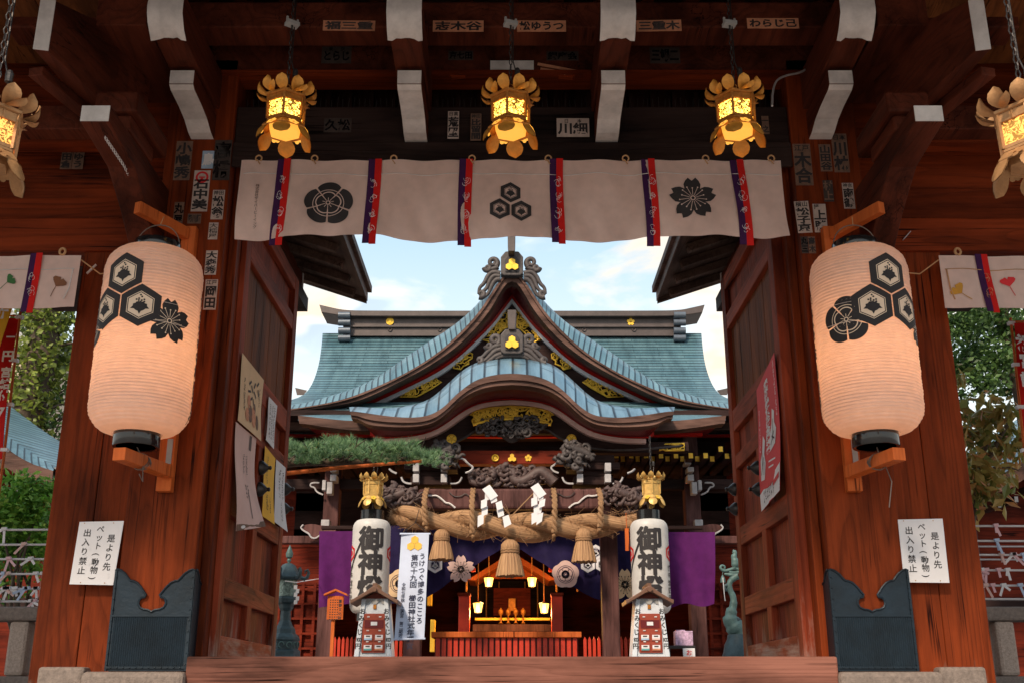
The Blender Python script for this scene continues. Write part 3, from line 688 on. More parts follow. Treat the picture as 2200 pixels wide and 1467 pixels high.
# roofs that close the gate's back corners
for s in (-1, 1):
    mb = MB(); E0, E1 = P(785, 642, 10.4), P(740, 520, 8.2)
    xe, ze = abs(P(787, 640, 10.6).x), P(787, 640, 10.6).z
    rf = thing('gallery_eave', 'dark eave with boards showing underneath, above the door ' + ('hung with many posters' if s < 0 else 'with the red poster'), 'eave', (s * 2.5, 9.5, ze + 0.2))
    x0, x1, zz = xe, 4.6, 0.34
    mb.hexa([(s * x0, 7.9, ze), (s * x1, 7.9, ze + zz * (x1 - x0)), (s * x1, 7.9, ze + zz * (x1 - x0) + .07), (s * x0, 7.9, ze + .07)],
            [(s * x0, 10.6, ze), (s * x1, 10.6, ze + zz * (x1 - x0)), (s * x1, 10.6, ze + zz * (x1 - x0) + .07), (s * x0, 10.6, ze + .07)])
    mb.build('boarding', 'eavewood', rf)
    for k in range(7):
        y = 8.1 + 0.39 * k; a = x0 + 0.10; mb = MB(); zb = ze - 0.075 + zz * (a - x0)
        mb.obox((s * a, y, zb + .03), (s * x1, y, zb + .03 + zz * (x1 - a)), 0.075, 0.075); r_ = mb.build('rafter', 'eavewood', rf, bev=0.005)
    mb = MB(); mb.box(*sorted((s * (x0 + .62), s * (x0 + .76))), 7.95, 10.40, ze + .02, ze + .15); mb.build('purlin', 'darky', rf, bev=0.006)
    mb = MB(); mb.box(*sorted((s * (x0 + .63), s * (x0 + .75))), 10.401, 10.406, ze + .03, ze + .14); mb.box(*sorted((s * (x0 + .61), s * (x0 + .618))), 10.30, 10.34, ze + .0, ze + .16); mb.build('white_tip', 'white', rf)
    mb = MB(); mb.box(*sorted((s * (x0 - .012), s * (x0 - .001))), 7.9, 10.62, ze - .03, ze + .09); mb.box(*sorted((s * (x0 - .05), s * (x0 - .013))), 7.9, 10.64, ze + .07, ze + .14); mb.build('eave_edge', 'fascia', rf)
    mb = MB(); e = 10.601; mb.hexa([(s * x0, e, ze - .05), (s * x1, e, ze - .05 + zz * (x1 - x0)), (s * x1, e, ze + .13 + zz * (x1 - x0)), (s * x0, e, ze + .13)], [(s * x0, e + .05, ze - .05), (s * x1, e + .05, ze - .05 + zz * (x1 - x0)), (s * x1, e + .05, ze + .13 + zz * (x1 - x0)), (s * x0, e + .05, ze + .13)]); mb.build('barge_board', 'eavewood', rf)
    mb = MB(); mb.box(*sorted((s * 2.06, s * 4.6)), 7.81, 10.3, 3.66, 3.80); mb.build('wall_plate', 'dark', rf)
# walls flanking the doors behind, so that nothing shows between door and side bay
# ------------------------------------------------------------------ curtain over the doorway
def ribbon_pair(parent, x, yf, z0, z1, lean, names=('purple_ribbon', 'red_ribbon'), w=0.0475, mark='paperw', seed=0):
    rg = random.Random(seed)
    for k, (nm, mat) in enumerate(zip(names, ('purple', 'redcloth'))):
        rows = []; n = 14; drop = rg.uniform(-.004, .012) * k
        for i in range(n + 1):
            t_ = i / n; z = z0 + (z1 - drop - z0) * t_; xo = x + lean * t_ + (k - 1) * w + math.sin(t_ * 5 + seed) * .003
            rows.append([(xo + w * j, yf(xo, z) - 0.008 - 0.006 * k * (1 - t_) - 0.004 * math.sin(t_ * 6 + seed + j), z) for j in range(2)])
        mb = MB().loft(rows); mb.loft([[(a, b + .003, c) for a, b, c in r] for r in rows]); rb = mb.build(nm, mat, parent, smooth='full')
    mb = MB()                       # thin pale scribbled writing down the join
    for i in range(4 if z0 - z1 > .5 else 2):
        zc = z0 + (z1 - z0) * ((0.27 + 0.19 * i) if z0 - z1 > .5 else (0.42 + 0.26 * i)); xc = x + lean * .5 + 0.004
        for j in range(7):
            a = rg.uniform(0, 6.28); r_ = rg.uniform(.012, .026); cx, cz = xc + rg.uniform(-.012, .014), zc + rg.uniform(-.022, .022)
            pts = [(cx + r_ * math.cos(a + t_ * 2.6) * .8, yf(cx, cz) - 0.024, cz + r_ * math.sin(a + t_ * 2.6)) for t_ in [q / 5 for q in range(6)]]
            mb.tube(pts, 0.0011, 4)
    mb.build('ribbon_writing', mark, rb)
def cloth_sheet(parent, x0, x1, z0, z1, yf, nx, nz, sag, flare=0.0):
    rows = []
    for i in range(nz + 1):
        t_ = i / nz; r = []
        for j in range(nx + 1):
            q = j / nx; xx = x0 + (x1 - x0) * q + flare * t_ * (2 * q - 1); zz = z0 + (z1 - z0) * t_ - sag(q) * t_
            r.append((xx, yf(xx, zz), zz))
        rows.append(r)
    mb = MB().loft(rows); mb.loft([[(a, b + .004, c) for a, b, c in r] for r in rows])
    return mb.build('cloth', 'cloth', parent, smooth='full')
def yfold(x, z):
    t_ = max(0.0, min(1.0, (3.61 - z) / 0.62))
    return 6.95 + t_ * (0.034 * math.sin(x * 4.3 + 3.5 * z + .6 * math.sin(x * 2.1)) + 0.020 * math.sin(x * 11.0 - 6 * z + 1.0) + 0.007 * math.sin(x * 27 + z * 14)) + 0.010 * (1 - t_) * math.sin(x * 17.5) + 0.005 * math.sin(9 * x) - 0.03 * t_
cur = thing('curtain', 'long white curtain with three dark crests hung across the main doorway', 'curtain', (0, 6.95, 3.0))
zt, zb = P(1100, 345, 6.95).z, P(1100, 516, 6.95).z
cl = cloth_sheet(cur, -1.925, 1.915, zt, zb, yfold, 170, 26, lambda q: 0.013 * math.sin(q * 22) - 0.010 * math.sin(q * 9) + .006 * math.sin(q * 47))
def onc(off): return lambda u, v: (u, yfold(u, v) - off, v)
def cl_at(px, py): p = P(px, py, 6.95); return p.x, p.z
K = 6.95 / 2330 / 0.913
for nm, fn_, px, py, r in (('flower_crest', mokko, 707, 442, 53), ('blossom_crest', sakura, 1487, 431, 51)):
    cx, cz = cl_at(px, py); d, l = fn_(cx, cz, r * K); mb = MB()
    mb.tris(d, onc(.006), 0, .05); mb.tris(l, onc(.009), 1, .05); mb.build(nm, ['ink', 'cloth'], cl)
mb = MB()
for px, py in ((1097, 418), (1074, 456.5), (1120, 456.5)):
    cx, cz = cl_at(px, py); mb.tris(hexcrest(cx, cz, 24.5 * K), onc(.006), 0, .05)
mb.build('hexagon_crest', 'ink', cl)
mb = MB(); cx, cz = cl_at(556, 400); column(mb, '株式会社サイバービーイング', onc(.006), cx, cz, 8.2 * K, 8.0 * K, bold=0.0, maxlen=.05); mb.build('small_writing', 'inkgrey', cl)
for i, (px, le) in enumerate(((612, -.012), (806, -.01), (1001, -.003), (1195, .004), (1392, .012), (1583, .02))):
    ribbon_pair(cur, cl_at(px, 345)[0], yfold, zt + .006, P(1100, 531, 6.95).z, le, seed=i)
hz_ = P(1100, 376, 6.95).z; mb = MB()
mb.tube([(x / 40, yfold(x / 40, hz_) - .004, hz_ + .006 * math.sin(x * .33)) for x in range(-76, 77)], 0.0028, 5); mb.build('hem_cord', 'cord', cur)
for px in (556, 676, 846, 1014, 1178, 1344, 1516, 1657):
    x = cl_at(px, 345)[0]; mb = MB(); mb.tube([(x + .022 * math.sin(a), 6.945, zt + .012 + .024 * math.cos(a)) for a in [k * .5 for k in range(-5, 6)]], .006, 6)
    mb.tube([(x - .01, 6.94, zt + .0), (x + .012, 6.938, zt - .035)], .005, 5); mb.build('hanging_loop', 'hemp', cur)
def side_curtain(s):
    def yf(x, z): return 7.12 + 0.012 * math.sin(x * 7 + 3 * z) + 0.006 * math.sin(x * 19)
    e0 = P(175 if s < 0 else 2016, 550, 7.12); e1 = P(166 if s < 0 else 2040, 662, 7.12)
    z0, z1 = e0.z, e1.z; xa, xb = abs(e0.x), abs(e0.x) + 2.6
    c = thing('curtain', 'short white curtain with ginkgo leaves in the side bay ' + ('beside the yellow banner' if s < 0 else 'before the yellowing tree'), 'curtain', (s * (xa + 1.3), 7.12, z1), 'ginkgo leaf curtains of the side bays')
    x0, x1 = sorted((s * xa, s * xb)); cl_ = cloth_sheet(c, x0, x1, z0, z1, yf, 60, 12, lambda q: .004 * math.sin(q * 30))
    k = 7.12 / 2330 / .93; fn = lambda u, v: (u, yf(u, v) - .006, v)
    for px, py, r, a, mt in (((18, 603, 20, -.9, 'leaf'), (125, 612, 25, -.55, 'bark')) if s < 0 else ((2060, 628, 25, .75, 'papery'), (2168, 610, 24, .2, 'paperr'))):
        p = P(px, py, 7.12); mb = MB(); mb.tris(ginkgo(p.x, p.z, r * k, a), fn, 0, .05); mb.build('ginkgo_leaf', {'leaf': M['gleaf'], 'bark': M['bleaf'], 'papery': M['yleaf'], 'paperr': 'paperr'}[mt], cl_)
    px = 82 if s < 0 else 2106
    ribbon_pair(c, P(px, 550, 7.12).x, yf, z0 + .01, z1 - .03, -.02 if s < 0 else .03, w=.045, mark='stkor' if s > 0 else 'cord', seed=20 + s)
    ribbon_pair(c, P(px, 550, 7.12).x + s * .85, yf, z0 + .01, z1 - .03, 0, w=.045, mark='cord', seed=30 + s)
    mb = MB(); hz = P(0, 580, 7.12).z; mb.tube([(x0 + .03 + (x1 - x0 - .06) * i / 40, yf(x0 + (x1 - x0) * i / 40, hz) - .004, hz + .005 * math.sin(i)) for i in range(41)], .0028, 5)
    a = s * xa; mb.tube([(a + s * .04, yf(a, hz) - .006, hz), (a + s * .05, yf(a, hz) - .006, (hz + z1) / 2), (a + s * .075, yf(a, z1) - .006, z1 + .06)], .005, 5); mb.build('hem_cord', 'hemp' if s > 0 else 'cord', c)
    mb = MB(); mb.tube([(a, 7.12, z0 - .03), (a - s * .12, 7.19, z0 - .11), (a - s * .30, 7.17, z0 - .10)], .005, 5); mb.build('tie_string', 'hemp', c)
    x = P(135 if s < 0 else 2057, 541, 7.12).x; mb = MB(); mb.tube([(x + .02 * math.sin(t_), 7.115, z0 + .03 + .025 * math.cos(t_)) for t_ in [q * .55 for q in range(-5, 7)]], .009, 6); mb.build('hanging_loop', 'hemp', c)
for nm, c in (('gleaf', (0.03, 0.12, 0.03)), ('bleaf', (0.18, 0.07, 0.03)), ('yleaf', (0.50, 0.25, 0.03))): M[nm] = pbr('printed_' + nm, c, .8, var=.2, bs=0)
for s in (-1, 1): side_curtain(s)
# ------------------------------------------------------------------ big paper lanterns on wooden brackets
def big_lantern(s):
    RR = 0.312
    side = 'beside the door with many posters' if s < 0 else 'beside the door with the red poster'
    L = thing('paper_lantern', 'large paper lantern, hexagons and ' + ('cherry blossom' if s < 0 else 'round flower') + ' crest, ' + side, 'lantern', ((-2.39 if s < 0 else 2.315), 6.76, 1.49), 'large paper lanterns on the gate pillars')
    ox, oy, oz = L.location
    def rad(z):                       # z above body foot (0..1.29)
        h = 1.25; e = min(z, h - z) / 0.18
        f = 1.0 if e >= 1 else math.sqrt(max(0.0, 1 - (1 - e) ** 2.3))
        return (0.150 + (RR - 0.150) * f) * (1 + 0.012 * math.sin(math.pi * z / h))
    mb = MB(); nrib = 58; pr = []
    for i in range(nrib * 4 + 1):
        z = 1.25 * i / (nrib * 4); pr.append((rad(z) + 0.0034 * math.cos(2 * math.pi * i / 4) + .0022 * math.sin(i * .37) * math.sin(i * .113), 0.085 + z))
    vs = []; n = 72
    for r, z in pr:
        for j in range(n): a = 2 * math.pi * j / n; vs.append((ox + r * math.cos(a), oy + r * math.sin(a), oz + z))
    fs = [(i * n + j, i * n + (j + 1) % n, (i + 1) * n + (j + 1) % n, (i + 1) * n + j) for i in range(len(pr) - 1) for j in range(n)]
    mb.add(vs, fs); body = mb.build('paper_body', 'paperlamp', L, smooth='full')
    def ring(z0, h, r):
        return MB().lathe([(r - .02, z0 + .004), (r, z0), (r + .004, z0 + .006), (r + .002, z0 + h - .006), (r, z0 + h), (r - .02, z0 + h - .004), (r - .02, z0 + .004)], (ox, oy, oz), 40)
    ring(0, 0.10, 0.142).build('lower_ring', 'black', L, smooth=True); ring(1.325, 0.075, 0.150).build('upper_ring', 'black', L, smooth=True)
    mb = MB(); mb.tube([(ox + .145 * math.cos(a) * (1 if True else 1), oy, oz + 1.385 + .15 * math.sin(a)) for a in [math.pi * k / 14 for k in range(15)]], .004, 6); mb.build('wire_handle', 'wire', L)
    ang = math.atan2(-ox, -oy * -1) if False else math.atan2(-ox, oy)      # camera-facing side of the lantern carries the marks
    def cyl(off): 
        def fn(u, v):
            a = u / RR + ang; r = rad(v - oz - .085) + off
            return (ox + r * math.sin(a), oy - r * math.cos(a), v)
        return fn
    f1, f2 = cyl(.0055), cyl(.0075); m = -1 if s > 0 else 1
    zc = 2.335; u0 = -0.066 * m; hr = .1425
    def hexset(cx, cz):
        mb.tris([(hexo(cx, cz, hr), [])], f1, 0, .035)
        mb.tris([(hexo(cx, cz, hr * .66), [hexo(cx, cz, hr * .625)]), (hexo(cx, cz, hr * .58), [])], f2, 1, .035)
        mb.tris(paulownia(cx, cz - .01 * hr, hr * .66), cyl(.0095), 0, .035)
    mb = MB()
    for cx, cz in ((u0, zc), (u0 - .128 * m, zc + .222), (u0 - .256 * m, zc)): hexset(cx, cz)
    mb.build('hexagon_crest', ['ink', 'paperc2'], body)
    mb = MB(); cx, cz = (u0 + .185, zc - .080) if s < 0 else (u0 - .165, zc - .075)
    d, l = (sakura if s < 0 else mokko)(cx, cz, .150 if s < 0 else .155)
    mb.tris(d, cyl(.0040), 0, .035); mb.tris(l, cyl(.0052), 1, .035); mb.build('flower_crest', ['ink', 'paperc2'], body); mb = MB()
    cx2 = u0 - .40 * m; d, l = (mokko if s < 0 else sakura)(cx2, zc - .10, .14); mb.tris(d, cyl(.0040), 0, .035); mb.tris(l, cyl(.0052), 1, .035)
    mb.build('side_crest', ['ink', 'paperc2'], body)
    mb = MB(); column(mb, '博多総鎮守櫛田神社', f1, .455 * m, 2.53, .105, .098, bold=.03, maxlen=.035); mb.build('side_writing', 'ink', body)
    mb = MB(); mb.lathe([(0, -.035), (.03, -.02), (.036, 0), (.03, .03), (.014, .05), (.014, .08), (0, .08)], (ox, oy, oz + .62), 14); mb.build('bulb', 'bulb', L, smooth=True)
    for hz, en in ((.55, 2.1), (.80, 1.1)):
        ld = bpy.data.lights.new('lantern_bulb', 'POINT'); ld.energy = en; ld.color = (1.0, 0.47, 0.20); ld.shadow_soft_size = .14
        lo = bpy.data.objects.new('lantern_bulb', ld); COL.objects.link(lo); lo.location = (ox, oy, oz + hz)
    # bracket
    xb = -2.31 if s < 0 else 2.275
    B = thing('lantern_bracket', 'orange wooden bracket holding the large paper lantern ' + side, 'bracket', (xb, 7.17, 1.28), 'wooden lantern brackets')
    mb = MB(); mb.box(xb - .05, xb + .05, 7.13, 7.199, 1.28, 3.185); mb.build('upright', 'orange', B, bev=.004)
    mb = MB(); mb.obox((xb + s * .015, 7.128, 3.12), (xb + s * .235, 6.72, 3.14), .055, .085); mb.build('upper_arm', 'orange', B, bev=.004)
    mb = MB(); mb.obox((xb - s * .025, 7.128, 1.405), (xb + s * .105, 6.55, 1.405), .085, .08); mb.build('lower_arm', 'orange', B, bev=.004)
    mb = MB(); x = xb + .018; mb.box(x - .018, x + .018, 7.122, 7.129, 1.46, 1.63); mb.build('metal_plate', 'concrete', B)
    mb = MB(); c = Vector((xb + s * .05, 6.78, 1.405))
    for k in range(3):
        mb.tube([c + Vector((.055 * math.cos(a), .02 * math.sin(a * 2 + k) + .015 * k, .052 * math.sin(a))) for a in [q * .45 for q in range(15)]], .004, 5)
    mb.tube([c + Vector((0, -.02, .05)), Vector((ox, oy, oz + .02))], .004, 5); mb.tube([c + Vector((.03, -.03, -.03)), c + Vector((.05, -.06, -.14)), c + Vector((.02, -.05, -.3 if s > 0 else -.09))], .004, 5)
    mb.build('tie_wire', 'wire', B)
    mb = MB(); mb.tube([(ox, oy, oz + 1.53), (ox + .01, oy + .03, 3.10)], .003, 5); mb.build('hanging_string', 'hemp', B)
M['paperc2'] = pbr('cream_print', (0.80, 0.62, 0.47), .8, var=.05, bs=0)
for s in (-1, 1): big_lantern(s)
# ------------------------------------------------------------------ hanging metal lanterns
def petal(mb, base, tip, width, curl, mi=0, thick=.004, n=6):
    base, tip = Vector(base), Vector(tip); ax = tip - base; rad_ = Vector((base.x + tip.x, base.y + tip.y, 0)).normalized() if (abs(base.x + tip.x) + abs(base.y + tip.y)) > 1e-6 else Vector((1, 0, 0))
    tan = Vector((-rad_.y, rad_.x, 0)); nrm = ax.cross(tan).normalized()
    rows = []
    for i in range(n + 1):
        t_ = i / n; w = width * (math.sin(math.pi * min(1, .05 + .86 * t_)) ** .8 if i < n else 0.05)
        c = base + ax * t_ + nrm * curl * math.sin(math.pi * t_)
        rows.append([c + tan * w * q - nrm * abs(q) * w * .35 for q in (-.5, -.25, 0, .25, .5)])
    mb.loft(rows, mi); mb.loft([[p + nrm * thick for p in r] for r in rows], mi)
def metal_lantern(name, label, loc, mats, glow, group, ch, rotz=0.0, scale=1.0, zs=.80):
    L = thing(name, label, 'lantern', (0, 0, 0), group); body, leaf, pane, low = mats
    def hx(r, z, a=0): return [Vector((r * math.cos(a + math.pi * k / 3), r * math.sin(a + math.pi * k / 3), z)) for k in range(6)]
    def prism(mb, prof, mi=0):
        rings = [hx(r, z) for r, z in prof]; vs = [p for r in rings for p in r]
        fs = [(i * 6 + j, i * 6 + (j + 1) % 6, (i + 1) * 6 + (j + 1) % 6, (i + 1) * 6 + j) for i in range(len(prof) - 1) for j in range(6)]
        fs += [tuple(range(5, -1, -1)), tuple((len(prof) - 1) * 6 + j for j in range(6))]; mb.add(vs, fs, mi)
    mb = MB(); prism(mb, [(.112, .165), (.120, .168), (.120, .182), (.112, .186)]); prism(mb, [(.128, .385), (.136, .39), (.138, .405), (.10, .425), (.05, .45), (.02, .47)])
    prism(mb, [(.120, .335), (.124, .338), (.124, .384), (.120, .386)]); prism(mb, [(.117, .186), (.117, .205)])
    a, b = hx(.119, .186), hx(.123, .385)
    for k in range(6): mb.obox(a[k], b[k], .014, .014, (a[k].x, a[k].y, 0))
    for k in range(6):                                        # little cut-out bars in the frieze
        m0 = (b[k] + b[(k + 1) % 6]) / 2; mb.box(m0.x - .004, m0.x + .004, m0.y - .004, m0.y + .004, .336, .384)
    mb.tube([(0, 0, .46), (0, 0, .50)], .012, 8); mb.tube([(.018 * math.cos(q), 0, .515 + .018 * math.sin(q)) for q in [k * .52 for k in range(12)]], .004, 6, closed=True)
    fr = mb.build('frame', body, L)
    mb = MB(); prism(mb, [(.108, .19), (.113, .345)]); mb.build('lit_pane' if glow else 'fretwork_pane', pane, L)
    mb = MB(); prism(mb, [(.118, .166), (.150, .118), (.146, .110), (.112, .158)]); sk = mb.build('skirt', body, L)
    mb = MB()
    for k in range(6):
        m_ = math.pi * (k + .5) / 3; c, s_ = math.cos(m_), math.sin(m_); r0 = .104; ctr = Vector((r0 * c, r0 * s_, .128)); tn = Vector((-s_, c, 0)); dn = Vector((c * .45, s_ * .45, -.80)).normalized()
        for q in range(5):
            aa = q * 2 * math.pi / 5; cc = ctr + (tn * math.cos(aa) + dn * math.sin(aa)) * .021 + Vector((c, s_, 0)) * .028; n_ = tn.cross(dn)
            mb.add([cc + (tn * math.cos(z_) + dn * math.sin(z_)) * .015 + n_ * -.002 for z_ in [w * .785 for w in range(8)]], [tuple(range(8))])
    prism(mb, [(.06, .085), (.098, .095), (.105, .15)]); mb.build('lower_light' if glow else 'skirt_flowers', low, L)
    for k in range(11):
        a_ = 2 * math.pi * k / 11 + .1; mb = MB(); c, s_ = math.cos(a_), math.sin(a_)
        petal(mb, (.110 * c, .110 * s_, .40), (.176 * c, .176 * s_, .505), .076, -.020); mb.build('crown_petal', leaf, L, smooth='full')
        if k % 2 == 0:
            mb = MB(); petal(mb, (.125 * c, .125 * s_, .40), (.190 * math.cos(a_ + .3), .190 * math.sin(a_ + .3), .44), .05, -.012); mb.build('crown_petal', leaf, L, smooth='full')
    for k in range(6):
        a_ = math.pi * k / 3; mb = MB(); c, s_ = math.cos(a_), math.sin(a_)
        petal(mb, (.118 * c, .118 * s_, .135), (.178 * c, .178 * s_, .0), .108, .018); mb.build('lower_petal', leaf, L, smooth='full')
    mb = MB()
    n = int(ch / .045)
    for k in range(n):
        z = .53 + .045 * k; o = k % 2
        mb.tube([(.010 * math.cos(q) * (1 - o), .010 * math.cos(q) * o, z + .022 + .026 * math.sin(q)) for q in [w * 1.05 for w in range(6)]], .0035, 4, closed=True)
    mb.build('chain', 'iron', L)
    mb = MB(); mb.tube([(.03, 0, .46), (.05, 0, .60), (.02, .01, .75), (.015, 0, .53 + ch)], .004, 5); mb.lathe([(0, 0), (.016, .0), (.018, .05), (.010, .07), (0, .07)], (.045, 0, .62), 10); mb.build('flex_cord', 'iron', L)
    L.location = loc; L.rotation_euler = (0, 0, rotz)
    L.scale = (scale, scale, scale * zs)
    return L
GRP = 'brass lanterns hung from the gate eave'
p = P(1097, 312, 6.0)
LA = metal_lantern('metal_lantern', 'brass hexagonal lantern glowing yellow, hung above the triple hexagon crest', p, ('brass', 'brassbright', 'fret', 'lowglow'), True, GRP, 1.6, .35)
mb = MB(); mb.box(p.x - .04, p.x + .04, 5.97, 6.03, p.z + 1.07, p.z + 1.10); mb.obox((p.x - .035, 6, p.z + 1.08), (p.x - .035, 6, p.z + 1.14), .012, .012, (0, 1, 0)); mb.obox((p.x + .035, 6, p.z + 1.08), (p.x + .035, 6, p.z + 1.14), .012, .012, (0, 1, 0)); mb.build('clamp', 'concrete', LA)
for px, lab, rz in ((609, 'brass hexagonal lantern, dim orange light, hung above the round five-petal crest', .62), (1586, 'brass hexagonal lantern glowing yellow, hung above the cherry blossom crest', .18)):
    q = P(px, 312, 6.0); dup(LA, q, rz, lab)
for s in (-1, 1):
    L2 = metal_lantern('metal_lantern', 'dusty brass lantern cut by the frame, hung before the bay with ' + ('the yellow banner' if s < 0 else 'autumn leaves'), (s * 2.19 + (.0 if s < 0 else -.03), 4.05, 2.0), ('brasspale', 'brasspale', 'fretw', 'brasspale'), True, 'dusty lanterns before the side bays', 2.6, .5 - .4 * s)
# ------------------------------------------------------------------ notices on the pillars
def board(name, label, cat, cs, Y, mat, th=.006, group=None):
    """sheet through four photo corners (tl, tr, br, bl) on the plane y = Y; returns thing and mapping u,v in 0..1 (v up)"""
    a, b, c, d = [P(x, y, Y) for x, y in cs]
    mb = MB(); mb.extr([a, b, c, d], (0, th, 0)); o = mb.build(name, mat, None, loc=(c + d) / 2); tag(o, label, cat, group)
    def fn(u, v):
        t_ = a + (b - a) * u; w = d + (c - d) * u; q = w + (t_ - w) * v; return (q.x, q.y - .0015, q.z)
    return o, fn
for s in (-1, 1):
    cs = [(171, 1120), (266, 1118), (243, 1256), (149, 1254)] if s < 0 else [(1929, 1115), (2025, 1113), (2040, 1251), (1943, 1250)]
    o, fn = board('notice_sheet', 'white pet ban notice on the pillar beside the ' + ('door with many posters' if s < 0 else 'door with the red poster') + (', peeling marks' if s < 0 else ''), 'notice', cs, 7.19, 'paperw', group='pet ban notices')
    mb = MB(); W = .30; H = .42; g = lambda u, v: fn(u / W, v / H)
    column(mb, '是より先', g, .235, .335, .056, .062, bold=.012); column(mb, 'ペット', g, .152, .395, .054, .056, bold=.010); column(mb, '(動物)', g, .152, .225, .054, .052, bold=.012); column(mb, '出入り禁止', g, .066, .375, .056, .063, bold=.012)
    mb.build('writing', 'ink', o)
    mb = MB()
    for u, v in ((.12, .975), (.78, .97), (.25, .03), (.8, .03)): mb.extr([fn(u + x * .012, v + y * .009) for x, y in circ(0, 0, 1, 8)], (0, -.002, 0))
    mb.build('pin', 'hemp', o)
    if s < 0:
        mb = MB(); rg = random.Random(8)
        for u, v in ((.25, .47), (.28, .44), (.42, .34), (.38, .32), (.85, .17), (.86, .12), (.33, .56)): mb.tris([(rot2([(a * rg.uniform(.5, 1), b * rg.uniform(.5, 1)) for a, b in circ(0, 0, .03, 9, .02)], rg.random(), u, v), [])], lambda x, y: tuple(Vector(fn(x, y)) + Vector((0, -.001, 0))))
        mb.build('peeled_patch', 'paperw', o)
# ------------------------------------------------------------------ name stickers pasted on the gate
def sticker(px0, py0, px1, py1, Y, txt, mat, label, bold=.035, ink='ink', small='', tilt=0, extra=None, horiz=False):
    p0, p1 = P(px0, py1, Y), P(px1, py0, Y); w, h = p1.x - p0.x, p1.z - p0.z
    # the sheet is a true rectangle: width and height from its middle lines
    m0, m1 = P(px0, (py0 + py1) / 2, Y), P(px1, (py0 + py1) / 2, Y); w = m1.x - m0.x; c = (m0 + m1) / 2; c.z = (p0.z + p1.z) / 2
    mb = MB(); rg = random.Random(px0 * 7 + py0)
    o = []
    for x, y in ((-.5, -.5), (.5, -.5), (.5, .5), (-.5, .5)):
        for k in range(3): o.append((x * w + (0 if k == 1 else (0.05 * w * (-1 if x > 0 else 1) * (k == (2 if x * y > 0 else 0) ) )) , y * h + (0 if k == 1 else (.05 * w * (-1 if y > 0 else 1) * (k == (0 if x * y > 0 else 2))))))
    o = rot2([(x, y) for x, y in o], tilt)
    mb.extr([(c.x + x, Y, c.z + y) for x, y in o], (0, -.0018, 0))
    ob = mb.build('name_sticker', mat, None, loc=c); tag(ob, label, 'sticker', 'name stickers pasted on the gate')
    f = lambda u, v: tuple(Vector((c.x, Y - .0030, c.z)) + Vector((*rot2([(u, v)], tilt)[0], 0)).xzy)
    mb = MB()
    if horiz:
        n = len(txt); st = w * .92 / max(1, n)
        for i, ch in enumerate(txt): put(mb, ch, f, -w * .46 + (i + .5) * st, -h * (.06 if small else 0), min(st, h * 1.6), h * (.62 if small else .82), 0, bold)
        for i, ch in enumerate(small): put(mb, ch, f, -w * .2 + i * w * .4, h * .34, h * .24, None, 0, .01)
    else:
        top = h * .46 - (h * .17 if (small or extra) else 0); n = len(txt); st = (h * .46 + top) / max(1, n)
        for i, ch in enumerate(txt): put(mb, ch, f, 0, top - (i + .5) * st, w * .95, min(st * 1.0, w * 1.15), 0, bold)
        for i, ch in enumerate(small): put(mb, ch, f, (-.22 + .44 * i) * w, h * .40, w * .42, None, 0, .02)
        if extra: mb.tris([(circ(0, h * .5 - w * .47, w * .40, 20), [circ(0, h * .5 - w * .47, w * .27, 16)]), (bar2(-.18 * w, h * .5 - w * .47, .18 * w, h * .5 - w * .47, .09 * w), []), (circ(0, h * .5 - w * .62, w * .11, 8), [])], f, 1)
    if txt or small: mb.build('writing', [ink, 'paperr'], ob)
    return ob
Yp, Yu, Ye, Yl = 7.1985, 7.1985, 6.6185, 7.2385
